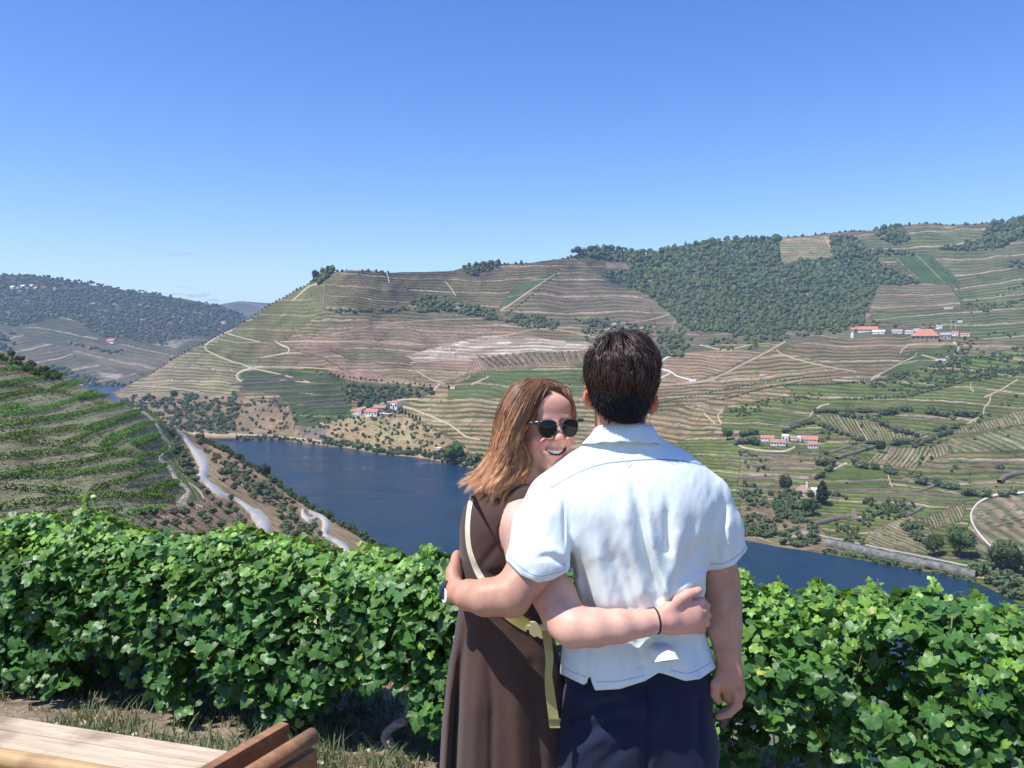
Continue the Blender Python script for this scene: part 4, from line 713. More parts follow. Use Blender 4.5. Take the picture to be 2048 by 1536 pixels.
def house(px, py, wpx, hpx, rz=-35, depth=.6, roof='gable', rh=.45, wall=None, tile=None, label='', name='house', wins=3, chimney=False, door=True, group=None, s=None, cat='house', lower=None):
    """px,py: middle of the foot of the front wall; wpx, hpx wall size in the photo"""
    rz = rz-24 if rz > -12 else rz; s = s or B; wall = wall or M_WHITE; tile = tile or M_TILE; d = float(s.depth(px, py)); p = unproj(px, py, d); k = d/1600; a = math.radians(rz); W = wpx*k/max(abs(math.cos(a))+depth*abs(math.sin(a))*.6, .6); D = W*depth; H = hpx*k
    t = empty(name, p, a); tag(t, label, cat, group)
    obj('wall', mesh_np('wall', *box_vf(-W/2, W/2, 0, D, -3, H), wall), t)
    o = .04*W; R = rh*D
    if roof == 'gable':
        V = [(-W/2-o, -o, H), (W/2+o, -o, H), (W/2+o, D+o, H), (-W/2-o, D+o, H), (-W/2-o, D/2, H+R), (W/2+o, D/2, H+R)]; F = [[0, 1, 5, 4], [2, 3, 4, 5], [1, 2, 5], [3, 0, 4], [3, 2, 1, 0]]
    elif roof == 'hip':
        q = min(D*.45, W*.35); V = [(-W/2-o, -o, H), (W/2+o, -o, H), (W/2+o, D+o, H), (-W/2-o, D+o, H), (-W/2+q, D/2, H+R), (W/2-q, D/2, H+R)]; F = [[0, 1, 5, 4], [2, 3, 4, 5], [1, 2, 5], [3, 0, 4], [3, 2, 1, 0]]
    else:
        V, F = box_vf(-W/2-o, W/2+o, -o, D+o, H, H+.06*W); 
        if roof == 'shed': V = [(x, y, z+(0 if y < D/2 else R*.8)) for x, y, z in V]
    ro = obj('roof', mesh_np('roof', V, F, tile), t)
    if chimney: obj('chimney', mesh_np('chimney', *boxes([(W*.12, W*.22, D*.3, D*.45, H, H+R+.16*W), (W*.1, W*.24, D*.28, D*.47, H+R+.16*W, H+R+.2*W)]), M_WHITE), ro)
    ws = H*.34
    for i in range(wins):
        x = -W/2+W*(i+.5)/wins
        if door and i == wins//2: obj('door', mesh_np('door', *box_vf(x-ws*.4, x+ws*.4, -.06, .1, 0, H*.62), M_SHUT), t); continue
        obj('window', mesh_np('window', *box_vf(x-ws*.42, x+ws*.42, -.05, .1, H*.42, H*.78), M_GLASS), t)
    if lower: obj('lower_storey', mesh_np('lower_storey', *box_vf(-W/2-.02*W, W/2+.02*W, -.02*W, D+.02*W, -H*lower, -.02), M_STONE), t)
    return t
house(742, 833, 27, 9, -20, .5, 'gable', .5, label='long low white wing with tiled roof, at the left of the spur quinta', wins=4)
house(715, 829, 16, 6, -20, .6, 'gable', .5, label='short white end wing with tiled roof beside the olive trees on the spur', wins=2)
house(758, 821, 26, 5, -12, .5, 'gable', .5, M_PINKW, M_TILE2, label='pinkish tiled wing between the long white wing and the white tower house', wins=2)
house(787, 819, 19, 14, -32, .8, 'hip', .3, label='tall white two-storey house with tiled roof at the spur quinta', wins=3)
house(768, 832, 26, 4, -10, .4, 'flat', wall=M_STONE, tile=M_WHITE, label='pale walled terrace in front of the spur quinta', wins=0, name='terrace', cat='terrace')
house(905, 778, 10, 4, -30, .6, label='tiny white hut with a tiled roof in the vineyards above the spur quinta', wins=1, name='hut', cat='hut')
house(876, 903, 12, 7, -10, .6, 'flat', tile=M_WHITE, label='small white flat-roofed hut by the riverside trees', wins=2, name='hut', cat='hut')
house(1228, 652, 9, 6, -20, .6, 'flat', tile=M_WHITE, label='small white house just above the dark-haired man', wins=2)
gm = None
house(1535, 882, 26, 6, 8, .45, label='low white manor wing with red roof, leftmost of the manor', wins=4)
house(1556, 892, 30, 7, 8, .5, tile=M_TILE2, label='long white manor wing with brown tiled roof in front of the others', wins=5)
house(1570, 882, 14, 10, -25, .9, rh=.3, tile=M_WHITE, label='white gabled chapel-like house in the middle of the manor', wins=2)
house(1584, 881, 18, 5, 5, .6, label='small tiled manor wing left of the white turret', wins=2)
house(1598, 882, 9, 8, 5, .9, 'hip', .3, M_WHITE, M_WHITE, label='small white turret house rising between the manor roofs', wins=1)
house(1618, 884, 34, 5, 8, .5, tile=M_TILE, label='long red-tiled manor wing behind the stone house', wins=4)
house(1627, 897, 21, 8, 8, .7, 'hip', .45, M_BLUE, M_TILE, label='tall manor house with pale blue upper storey and stone base', wins=4, lower=1.7, door=False)
house(1476, 873, 16, 6, 10, .7, tile=M_TILE2, wall=M_STONE, label='small brown farm building at the start of the manor drive', wins=2)
house(1437, 873, 16, 6, 10, .7, tile=M_TILE2, wall=M_STONE, label='brown stone shed beside the bright green tree near the man shoulder', wins=2)
house(1607, 992, 38, 7, 4, .75, 'hip', .5, tile=M_TILE2, label='white farmhouse with weathered tiled roof and tall white chimney above the river', wins=4, chimney=True)
house(1628, 990, 13, 10, 4, .8, tile=M_WHITE, label='narrow white wing at the right end of the riverside farmhouse', wins=1)
house(1849, 683, 50, 11, -8, .6, 'hip', .5, M_STONE, M_TILE, label='large stone winery with broad red roof on the vineyard hilltop', wins=6, cat='winery')
house(1852, 682, 15, 7, -8, .35, 'flat', tile=M_WHITE, label='white framed bay standing in front of the big winery', wins=1, door=False, name='winery_bay', cat='bay')
house(1736, 664, 36, 5, 5, .4, label='long white estate house with red roof left of the winery', wins=4)
house(1757, 668, 22, 5, -5, .5, 'gable', .3, tile=M_WHITE, label='all white estate building in front of the long red-roofed house', wins=3)
house(1712, 663, 20, 4, 5, .5, wall=M_PINKW, label='low pink cottage at the left end of the estate houses', wins=2)
house(1794, 667, 19, 4, 0, .5, tile=M_GREY, label='white shed with grey roof between the estate houses and the winery', wins=3, name='shed', cat='shed')
house(1818, 668, 15, 4, -8, .6, tile=M_GREY, label='white grey-roofed house touching the left of the winery roof', wins=3)
house(1834, 662, 12, 5, 0, .6, 'flat', tile=M_WHITE, label='small white block just behind the winery roof', wins=2)
house(1891, 678, 19, 8, -10, .6, tile=M_GREY, wall=M_GREY, label='grey stone house with slate roof right of the winery', wins=3)
house(1910, 672, 12, 6, -10, .7, label='small white cottage with red roof right of the grey house', wins=2)
house(1930, 673, 16, 4, -5, .5, label='low white cottage farthest right in the estate hamlet', wins=2)
house(1878, 658, 12, 5, -10, .6, tile=M_GREY, label='pale house behind the winery among the trees', wins=2)
house(1704, 676, 6, 8, 0, .8, 'hip', .6, tile=M_WHITE, label='white pointed belvedere in front of the estate houses', wins=0, name='belvedere', cat='monument')
house(1536, 749, 30, 3, 2, .12, 'shed', .4, M_WHITE, M_TILE, label='very long low shed with orange roof amid tan vine rows', wins=5, name='shed', cat='shed')
house(1881, 727, 18, 5, -10, .6, tile=M_GREY, wall=M_GREY, label='grey building beside the track below the winery', wins=2)
house(1920, 645, 8, 4, -10, .6, 'flat', tile=M_WHITE, label='tiny white building on the hillside right above the winery', wins=1)
house(1897, 618, 16, 3, -5, .5, 'flat', tile=M_WHITE, label='small pale shed on the green hillside far above the winery', wins=2, name='shed', cat='shed')
house(1528, 691, 22, 3, 0, .3, 'flat', wall=M_YEL, tile=M_YEL, label='yellow earth-moving machine parked at the top of the tan vine plot', wins=1, name='digger', cat='digger', door=False)
house(344, 762, 5, 2.5, -20, .6, 'flat', tile=M_WHITE, label='tiny white pump house in the left slope vineyard', wins=1, name='hut', cat='hut')
for i, (x, y, w_, h_) in enumerate([(23,578,9,4),(34,580,8,4),(44,576,9,4),(52,580,8,3),(62,574,8,3),(38,586,8,3),(70,578,6,3),(108,579,6,3)]):
    house(x, y, w_, h_, -15, .7, tile=M_TILE2 if i % 2 else M_WHITE, label='tiny white village house high on the far left hillside', wins=2, group='village houses on the far left hill', s=A1)
house(219, 686, 24, 4, -10, .4, label='red-roofed white farmhouse on the far left hillside by the river bend', wins=3, s=A1); house(184, 611, 14, 2.5, -10, .5, wall=M_STONE, label='tiny orange-roofed building in the far left woods', wins=2, s=A1)
house(445, 648, 12, 3, 0, .5, label='tiny white house low on the far ridge beside the spur', wins=2, s=A1)
for x, y, h in ((1902, 658, 17), (1911, 658, 15)):
    d = float(B.depth(x, y)); p = unproj(x, y, d); k = d/1600; a = np.arange(6)*math.pi/3
    V = np.concatenate([np.stack([np.cos(a)*r_, np.sin(a)*r_, np.full(6, z)], 1) for z, r_ in ((-2, .35), (h*k, .2), (h*k*1.02, .5), (h*k*1.04, .05))]); F = [[j*6+i, j*6+(i+1) % 6, (j+1)*6+(i+1) % 6, (j+1)*6+i] for j in range(3) for i in range(6)]
    tag(obj('mast', mesh_np('mast', V, F, M_WHITE), loc=p), ('left' if x < 1905 else 'right')+' one of two thin white masts right of the winery', 'mast')
# ================================================================ FOREGROUND TERRACE
HA = np.array([-3.33, 5.2]); HB = np.array([2.18, 3.4]); HD = (HB-HA)/np.linalg.norm(HB-HA); HNv = np.array([HD[1], -HD[0]])   # HNv points to the camera side
if HNv[1] > 0: HNv = -HNv
def hedge_s(x, y): return (x-HA[0])*HD[0]+(y-HA[1])*HD[1], (x-HA[0])*HNv[0]+(y-HA[1])*HNv[1]   # along, towards camera
def ground_z(x, y):
    s, q = hedge_s(np.asarray(x, float), np.asarray(y, float))
    f = np.clip((2.4-q)/2.4, 0, 1); z = -.43*f*f*(3-2*f)
    b = np.clip((-q-.5)/2.0, 0, 1); z = z-2.0*b*b*(3-2*b)-.3*np.clip(-q-2.5, 0, 9)
    return z+.03*fbm(np.asarray(x)*2, np.asarray(y)*2, 4, 4)*np.clip((q+1), 0, 1)
gx = np.linspace(-16, 16, 420); gy = np.linspace(-5, 8.2, 330); GX, GY = np.meshgrid(gx, gy, indexing='ij'); GZ = ground_z(GX, GY)
idx = np.arange(GX.size).reshape(GX.shape); Fg = np.stack([idx[:-1, :-1], idx[1:, :-1], idx[1:, 1:], idx[:-1, 1:]], -1).reshape(-1, 4)
M_SOIL = noisy('stony_soil', (.12, .09, .06), (.32, .255, .18), 9, .95, .9, 30, bdist=.02)
tag(obj('terrace_ground', mesh_np('terrace_ground', np.stack([GX, GY, GZ], -1).reshape(-1, 3), Fg, M_SOIL, True)), kind='structure')
def card_mesh(name, V, F, mat, col=None, smooth=False):
    return mesh_np(name, V, F, mat, smooth, {'tint': col} if col is not None else None)
# leaf material: per-leaf tint, sheen on top, light passing through
def vine_leaf_mat(name):
    m, nt, b = newmat(name, rough=.42, spec=.45); L = nt.links.new
    a = N(nt, 'ShaderNodeAttribute', attribute_name='tint'); tc = N(nt, 'ShaderNodeTexCoord'); n1 = N(nt, 'ShaderNodeTexNoise', i_Scale=60.0, i_Detail=4.0); L(tc.outputs['Object'], n1.inputs['Vector'])
    mr = N(nt, 'ShaderNodeMapRange'); L(n1.outputs['Fac'], mr.inputs[0]); mr.inputs[1].default_value = .3; mr.inputs[2].default_value = .7; mr.inputs[3].default_value = .75; mr.inputs[4].default_value = 1.2
    g = N(nt, 'ShaderNodeNewGeometry'); vv = N(nt, 'ShaderNodeVectorMath', operation='SCALE'); L(a.outputs['Color'], vv.inputs[0]); L(mr.outputs[0], vv.inputs['Scale'])
    pl = N(nt, 'ShaderNodeMix', data_type='RGBA'); L(g.outputs['Backfacing'], pl.inputs[0]); L(vv.outputs[0], pl.inputs[6]); p2 = N(nt, 'ShaderNodeMix', data_type='RGBA'); p2.inputs[0].default_value = .35; L(vv.outputs[0], p2.inputs[6]); p2.inputs[7].default_value = (.22, .30, .15, 1); L(p2.outputs[2], pl.inputs[7]); L(pl.outputs[2], b.inputs['Base Color'])
    bp = N(nt, 'ShaderNodeBump', i_Strength=.35, i_Distance=.004); L(n1.outputs['Fac'], bp.inputs['Height']); L(bp.outputs[0], b.inputs['Normal'])
    tr = N(nt, 'ShaderNodeBsdfTranslucent'); tcol = N(nt, 'ShaderNodeMix', data_type='RGBA', blend_type='MULTIPLY'); tcol.inputs[0].default_value = 1; L(vv.outputs[0], tcol.inputs[6]); tcol.inputs[7].default_value = (1.9, 1.6, .5, 1); L(tcol.outputs[2], tr.inputs['Color'])
    ms = N(nt, 'ShaderNodeMixShader'); ms.inputs[0].default_value = .27; L(b.outputs[0], ms.inputs[1]); L(tr.outputs[0], ms.inputs[2]); L(ms.outputs[0], nt.nodes['Material Output'].inputs['Surface'])
    return m
M_LEAF = vine_leaf_mat('vine_leaf')
def leaf_outline(kind):
    """vine leaf: petiole sinus at angle -90, lobes around; returns (16,2) radius ~1, tip +y"""
    a = np.radians(np.array([-90, -62, -40, -15, 8, 28, 48, 68, 90, 112, 132, 152, 172, 195, 220, 242]))
    if kind == 0: r = np.array([.28, .85, .92, .98, .80, .74, .92, .88, 1.08, .88, .92, .74, .80, .98, .92, .85])
    elif kind == 1: r = np.array([.25, .72, .90, 1.02, .84, .62, .98, .80, 1.18, .80, .98, .62, .84, 1.02, .90, .72])
    else: r = np.array([.35, .80, .88, .92, .88, .86, .90, .94, 1.02, .94, .90, .86, .88, .92, .88, .80])
    return np.stack([np.cos(a)*r, np.sin(a)*r], 1)
LO = [leaf_outline(k) for k in range(3)]
def leaves(P, Nn, T, size, col, r):
    """P centres, Nn normals, T tip directions (arrays n,3), size n, col (n,3)"""
    n = len(P); Nn = Nn/np.linalg.norm(Nn, axis=1, keepdims=True); T = T-Nn*(T*Nn).sum(1, keepdims=True); T /= np.linalg.norm(T, axis=1, keepdims=True)+1e-9; X = np.cross(T, Nn)
    kk = r.integers(0, 3, n); O = np.stack(LO)[kk]*(1+.07*r.normal(size=(n, 16, 1))); ring = np.concatenate([O*.5, O], 1)
    x = ring[..., 0]*r.uniform(.85, 1.1, (n, 1)); y = ring[..., 1]; cup = r.uniform(-.1, .45, (n, 1)); fold = r.uniform(.0, .35, (n, 1)); droop = r.uniform(0, .45, (n, 1))
    z = -cup*(x*x+y*y)*.5+fold*np.abs(x)*.6-droop*np.clip(y, 0, 2)**2*.6+.07*r.normal(size=x.shape)*(np.hypot(x, y) > .6)
    L = np.stack([x, y, z], -1); L = np.concatenate([np.zeros((n, 1, 3)), L], 1)          # 33 verts
    W = P[:, None]+(L[..., :1]*X[:, None]+L[..., 1:2]*T[:, None]+L[..., 2:]*Nn[:, None])*size[:, None, None]
    i = np.arange(16); j = (i+1) % 16
    tri = np.stack([np.zeros(16, int), 1+i, 1+j], 1); quad = np.stack([1+i, 17+i, 17+j, 1+j], 1)
    V = W.reshape(-1, 3); off = (np.arange(n)*33)[:, None, None]
    T3 = (tri[None]+off).reshape(-1, 3); Q4 = (quad[None]+off).reshape(-1, 4)
    return V, np.concatenate([T3, Q4[:, [0, 1, 2]], Q4[:, [0, 2, 3]]]), np.repeat(col, 33, 0)
TOPPX = [(-400,1040),(0,1058),(30,1040),(70,1032),(110,1052),(150,1045),(180,1035),(230,1062),(290,1070),(330,1080),(380,1082),(430,1070),(470,1060),(520,1078),(560,1085),(600,1082),(640,1110),(680,1118),(720,1102),(760,1112),(800,1128),(850,1108),(900,1135),(1000,1150),(1200,1160),(1450,1180),
         (1488,1160),(1520,1195),(1560,1172),(1600,1205),(1645,1178),(1690,1202),(1750,1182),(1800,1215),(1822,1190),(1860,1195),(1890,1190),(1920,1218),(1965,1200),(2000,1240),(2030,1225),(2100,1240),(2500,1270)]
def hedge_pt(px):
    """world point of the hedge centre line seen at photo column px"""
    u = (px-1024)/1600*1.0; k = HD[1]/HD[0]; X0, Y0 = HA; Y = (Y0-k*X0)/(1-k*u); return u*Y, Y
_tp = np.array([(hedge_s(*hedge_pt(x))[0], CAMZ+unproj(x, y, hedge_pt(x)[1])[2]-CAMZ) for x, y in TOPPX])
def hedge_top(s): return np.interp(s, _tp[:, 0], _tp[:, 1])
_bt = np.array([(hedge_s(*hedge_pt(x))[0], unproj(x, y, hedge_pt(x)[1]-.25)[2]) for x, y in [(-400,1385),(0,1372),(120,1375),(200,1380),(380,1412),(440,1425),(520,1400),(560,1440),(600,1470),(660,1455),(700,1390),(760,1370),(840,1400),(880,1460),(1000,1500),(1300,1560),(1500,1600),(2048,1650),(2500,1700)]])
def hedge_bot(s): return np.maximum(np.interp(s, _bt[:, 0], _bt[:, 1]), -.45)
def make_hedge():
    r = np.random.default_rng(12); root = empty('vine_hedge', (HA[0]+HD[0]*3, HA[1]+HD[1]*3, -.43)); tag(root, 'leafy green grapevine hedge trained along the edge of the terrace behind the couple', 'vine hedge')
    o0 = np.array(root.location)
    def batch(n, qlo, qhi, s0=-2.2, s1=8.6, surf=False):
        s = r.uniform(s0, s1, n); top = hedge_top(s); bot = hedge_bot(s); v = r.uniform(0, 1, n)**.85; z = bot+(top-bot)*v
        w_ = .30*np.sqrt(np.clip(1-(np.clip(v-.72, 0, 1)/.30)**2, .03, 1))*(1+.5*fbm(s*2.2, z*3, 7, 3)); q = r.uniform(qlo, qhi, n)*w_
        return s, q, z, v, top, bot
    Ps, Ns, Ts, Ss, Cs = [], [], [], [], []
    def add(s, q, z, v, up=.55):
        n = len(s); P = np.stack([HA[0]+HD[0]*s+HNv[0]*q, HA[1]+HD[1]*s+HNv[1]*q, z], 1)
        Nn = np.stack([HNv[0]*np.sign(q+.05)*.6+0*s, HNv[1]*np.sign(q+.05)*.6+0*s, up+.5*v], 1)+r.normal(size=(n, 3))*.42
        T = np.stack([r.normal(size=n)*.7, r.normal(size=n)*.4, -1+r.normal(size=n)*.55], 1)
        clump = fbm(s*3.5, z*5, 19, 3); young = np.clip((v-.72)*3.2+clump*1.8+r.normal(size=n)*.22, 0, 1)*(r.random(n) < .78)
        young = np.maximum(young, (r.random(n) < .05)*.8); mat = np.array([.072, .180, .040]); yng = np.array([.20, .37, .055]); yel = np.array([.33, .40, .08])
        col = mat+(yng-mat)*young[:, None]; yl = (r.random(n) < .010)[:, None]; col = np.where(yl, yel, col)*r.uniform(.7, 1.3, (n, 1)); sz = r.uniform(.022, .050, n)*(1-.38*young)*np.clip(1.06-.02*s, .8, 1.1)
        Ps.append(P); Ns.append(Nn); Ts.append(T); Ss.append(sz); Cs.append(col)
    dens = lambda s, z: fbm(s*1.7, z*2.6, 44, 3)
    s, q, z, v, *_ = batch(13500, .55, 1.14); k = dens(s, z)*1.3+.30*(v-.25)+.035*np.clip(s, 0, 9) > -.05; add(s[k], q[k], z[k], v[k])
    s, q, z, v, *_ = batch(9500, -.9, .5); add(s, q, z, v)
    s, q, z, v, *_ = batch(11500, -1.2, -.5); add(s, q, z, v)
    # crest
    n = 3600; s = r.uniform(-2.2, 8.6, n); z = hedge_top(s)-r.uniform(-.03, .10, n); add(s, r.uniform(-.6, .8, n)*.2, z, np.ones(n)*.98, .9)
    # shoots with leaves standing out of the crest
    sh = [(175,985,.14),(60,1020,.06),(735,1085,.08),(850,1095,.07),(1488,1135,.12),(1640,1158,.08),(1755,1158,.1),(1868,1168,.07),(1825,1180,.07),(1965,1188,.08),(470,1045,.07),(560,1068,.05),(2020,1212,.06),(1560,1162,.04)]
    canes = []
    for px, py, h in sh:
        X, Y = hedge_pt(px); tip = unproj(px, py, Y); base = tip+np.array([r.normal()*.03, 0, -h-.16]); m = int(10+h*110); t = r.uniform(.15, 1, m); P = base+(tip-base)*t[:, None]+r.normal(size=(m, 3))*np.array([.028, .03, .008]); canes.append((base, (base+tip)/2+[.01, 0, 0], tip))
        young = np.clip(.35+t*.5, 0, 1); Ps.append(P); Ns.append(np.array([0, -.6, .6])+r.normal(size=(m, 3))*.5); Ts.append(r.normal(size=(m, 3))+[0, 0, -.5]); Ss.append(r.uniform(.018, .036, m)*(1.1-.4*t)); Cs.append((np.array([.072, .18, .04])+(np.array([.25, .42, .055])-np.array([.072, .18, .04]))*young[:, None])*r.uniform(.8, 1.2, (m, 1)))
    P, Nn, T, sz, col = map(np.concatenate, (Ps, Ns, Ts, Ss, Cs)); V, F, Cc_ = leaves(P, Nn, T, sz, col, r)
    obj('foliage', card_mesh('foliage', V-o0, F, M_LEAF, Cc_), root)
    # canes and petioles
    paths = [(list(c), .0022) for c in canes]
    for i in range(90):
        s = r.uniform(-2, 8.4); q = r.uniform(-.2, .24); z0 = r.uniform(-.1, .1)+hedge_bot(np.array([s]))[0]; z1 = hedge_top(np.array([s]))[0]-r.uniform(0, .25); b0 = np.array([HA[0]+HD[0]*s+HNv[0]*q, HA[1]+HD[1]*s+HNv[1]*q, z0]); d = np.array([r.normal()*.22, r.normal()*.06, 0]); paths.append(([b0, b0*.5+.5*(b0+d)+[0, 0, (z1-z0)*.5], b0+d+[0, 0, z1-z0]], r.uniform(.0018, .0045)))
    V, F = tubes(paths, 5); obj('canes', mesh_np('canes', V-o0, F, M_CANE, True), root)
    # trunks
    for px, py0, py1 in [(788, 1432, 1512)]:
        X, Y = hedge_pt(px); Y -= .12; pts = [unproj(x, y, Y+dy) for x, y, dy in [(770,1535,.02),(776,1508,0),(780,1490,-.01),(772,1475,0),(776,1462,0),(790,1450,-.01),(806,1442,0),(816,1425,.04),(822,1380,.08)]]
        rad = [.030, .034, .026, .030, .021, .024, .026, .020, .014]; V, F = tubes([(pts, rad)], 12, rough=.35); obj('trunk', mesh_np('trunk', V-o0, F, M_TRUNK, True), root)
    for s in (-1.4, .2, 4.6, 5.8, 7.0, 8.2):
        b0 = np.array([HA[0]+HD[0]*s, HA[1]+HD[1]*s, -.5]); V, F = tubes([([b0, b0+[.03, 0, .2], b0+[-.03, .02, .4], b0+[.02, 0, .6]], [.035, .026, .028, .018])], 10, rough=.3); obj('trunk', mesh_np('trunk', V-o0, F, M_TRUNK, True), root)
def tubes(paths, k=6, rough=0.0, sub=4):
    """list of (points, radius or radii) -> mesh of round tapered tubes"""
    V = []; F = []; rr = np.random.default_rng(len(paths))
    for pts, rad in paths:
        pts = np.array([np.array(p, float) for p in pts]); rad = np.full(len(pts), rad) if np.isscalar(rad) else np.array(rad, float)
        Q = np.concatenate([pts, rad[:, None]], 1); S_ = []
        Qe = np.vstack([2*Q[0]-Q[1], Q, 2*Q[-1]-Q[-2]])
        for i in range(1, len(Qe)-2):
            for t in np.arange(sub)/sub:
                a, b, c, d = Qe[i-1:i+3]; S_.append(.5*(2*b+(-a+c)*t+(2*a-5*b+4*c-d)*t*t+(-a+3*b-3*c+d)*t**3))
        S_.append(Q[-1]); S_ = np.array(S_); c = S_[:, :3]; R = np.maximum(S_[:, 3], 1e-4); t = np.gradient(c, axis=0); t /= np.linalg.norm(t, axis=1, keepdims=True)+1e-9
        ref = np.array([0, 1, 0.]) if abs(t[0, 1]) < .8 else np.array([1., 0, 0]); u = np.cross(t, ref); u /= np.linalg.norm(u, axis=1, keepdims=True)+1e-9; w_ = np.cross(t, u); a = np.arange(k)/k*2*math.pi; m = len(c)
        rg = c[:, None]+(u[:, None]*np.cos(a)[None, :, None]+w_[:, None]*np.sin(a)[None, :, None])*(R[:, None]*(1+rough*rr.normal(size=(m, k))*.5))[..., None]
        o = sum(len(v) for v in V); V.append(rg.reshape(-1, 3)); V.append(c[[0, -1]]); e0 = o+m*k; e1 = e0+1
        for j in range(m-1):
            for i in range(k): F.append([o+j*k+i, o+j*k+(i+1) % k, o+(j+1)*k+(i+1) % k, o+(j+1)*k+i])
        for i in range(k): F.append([e0, o+(i+1) % k, o+i]); F.append([e1, o+(m-1)*k+i, o+(m-1)*k+(i+1) % k])
    return np.concatenate(V), F
M_CANE = noisy('vine_cane', (.16, .12, .05), (.30, .24, .10), 20, .7); M_TRUNK = noisy('vine_bark', (.24, .20, .16), (.52, .45, .37), 40, .95, .8, 90, bdist=.004)
make_hedge()
# grass, weeds and stones on the strip in front of the hedge
def grass():
    r = np.random.default_rng(5); n = 36000; s = r.uniform(-1.5, 8, n); q = r.uniform(-.45, 1.6, n); k = (fbm(s*3, q*4, 9, 4)+.22*(q < 1.0)-.25*(q > 1.35)) > .06; s, q = s[k], q[k]; x = HA[0]+HD[0]*s+HNv[0]*q; y = HA[1]+HD[1]*s+HNv[1]*q; z = ground_z(x, y); n = len(s)
    h = r.uniform(.015, .07, n)*(1+1.2*(fbm(s*2, q*2, 31, 2) > .08)); a = r.uniform(0, 6.28, n); d = np.stack([np.cos(a), np.sin(a), 0*a], 1)*h[:, None]*.7; w_ = np.stack([-np.sin(a), np.cos(a), 0*a], 1)*.0035; b = np.stack([x, y, z], 1)
    V = np.stack([b-w_, b+w_, b+d*.4+np.array([0, 0, 1])*h[:, None]*.7+w_*.8, b+d*.4+np.array([0, 0, 1])*h[:, None]*.7-w_*.8, b+d+np.array([0, 0, 1])*h[:, None]], 1); i = np.arange(n)[:, None]*5
    F = np.concatenate([i+np.array([[0, 1, 2]]), i+np.array([[0, 2, 3]]), i+np.array([[3, 2, 4]])]); dry = (r.random(n) < .35)[:, None]; col = np.where(dry, [.20, .17, .08], [.05, .10, .03])*r.uniform(.6, 1.4, (n, 1))
    tag(obj('grass', card_mesh('grass', V.reshape(-1, 3), F, M_LEAF, np.repeat(col, 5, 0))), 'short green and dry grass growing at the foot of the vine hedge', None, None, 'stuff')
    # dry litter and gravel
    n = 5000; s = r.uniform(-1.5, 8, n); q = r.uniform(-.3, 2.2, n); x = HA[0]+HD[0]*s+HNv[0]*q; y = HA[1]+HD[1]*s+HNv[1]*q; z = ground_z(x, y); R = r.uniform(.003, .012, n)*(1+2*(r.random(n) < .03)); v = ICO_V[None]*(1+.25*r.normal(size=(n, len(ICO_V), 1)))*R[:, None, None]*np.array([1, 1, .6])+np.stack([x, y, z], 1)[:, None]
    tag(obj('gravel', mesh_np('gravel', v.reshape(-1, 3), (ICO_F[None]+np.arange(n)[:, None, None]*len(ICO_V)).reshape(-1, 3), noisy('gravel_stone', (.28, .22, .16), (.55, .48, .40), 30, .95))), 'scattered dry litter and small stones on the bare strip before the hedge', None, None, 'stuff')
grass()
for i, (px, py, r_) in enumerate([(205,1452,.03),(222,1461,.022),(358,1466,.02),(195,1447,.018),(270,1470,.016),(640,1528,.022)]):
    Y = 4.1
    for _ in range(12):
        p = unproj(px, py, Y); Y = Y*(CAMZ-ground_z(p[0], p[1]))/(CAMZ-p[2])
    p = unproj(px, py, Y); p[2] = ground_z(p[0], p[1])+r_*.2; rr = np.random.default_rng(i); v = ICO2_V*(1+.16*rr.normal(size=(len(ICO2_V), 1)))*r_*np.array([1.3, .9, .6])
    tag(obj('stone', mesh_np('stone', v, ICO2_F, noisy('pale_stone', (.5, .47, .38), (.7, .66, .55), 25, .9)), loc=p), 'pale stone lying on the earth strip in front of the vine hedge', 'stone', 'pale stones on the earth strip')
# wooden bench
def wood(name, c1, c2, ang, rough=.6):
    m, nt, b = newmat(name, c1, rough, .35); L = nt.links.new; tc = N(nt, 'ShaderNodeTexCoord'); mp = N(nt, 'ShaderNodeMapping'); mp.inputs['Scale'].default_value = (2.2, 26, 26); mp.inputs['Rotation'].default_value = (0, 0, ang); L(tc.outputs['Object'], mp.inputs[0])
    ns = N(nt, 'ShaderNodeTexNoise', i_Scale=2.0, i_Detail=8.0, i_Roughness=.65, i_Distortion=.6); L(mp.outputs[0], ns.inputs['Vector']); n3 = N(nt, 'ShaderNodeTexNoise', i_Scale=5.0, i_Detail=3.0); L(tc.outputs['Object'], n3.inputs['Vector'])
    rp = N(nt, 'ShaderNodeValToRGB'); rp.color_ramp.elements[0].position = .3; rp.color_ramp.elements[1].position = .62; rp.color_ramp.elements[0].color = (*c1, 1); rp.color_ramp.elements[1].color = (*c2, 1); L(ns.outputs['Fac'], rp.inputs[0])
    st = N(nt, 'ShaderNodeValToRGB'); st.color_ramp.elements[0].position = .34; st.color_ramp.elements[0].color = (.55, .5, .5, 1); st.color_ramp.elements[1].position = .5; st.color_ramp.elements[1].color = (1, 1, 1, 1); L(n3.outputs['Fac'], st.inputs[0])
    mx = N(nt, 'ShaderNodeMix', data_type='RGBA', blend_type='MULTIPLY'); mx.inputs[0].default_value = 1; L(rp.outputs[0], mx.inputs[6]); L(st.outputs[0], mx.inputs[7]); L(mx.outputs[2], b.inputs['Base Color'])
    bp = N(nt, 'ShaderNodeBump', i_Strength=.3, i_Distance=.002); L(ns.outputs['Fac'], bp.inputs['Height']); L(bp.outputs[0], b.inputs['Normal']); return m
M_WPALE = wood('weathered_wood', (.42, .32, .21), (.60, .49, .34), 0, .85); M_WHONEY = wood('varnished_wood', (.40, .25, .11), (.55, .37, .18), 0, .6); M_WBROWN = wood('brown_varnished_wood', (.26, .12, .05), (.40, .20, .09), 0, .4)
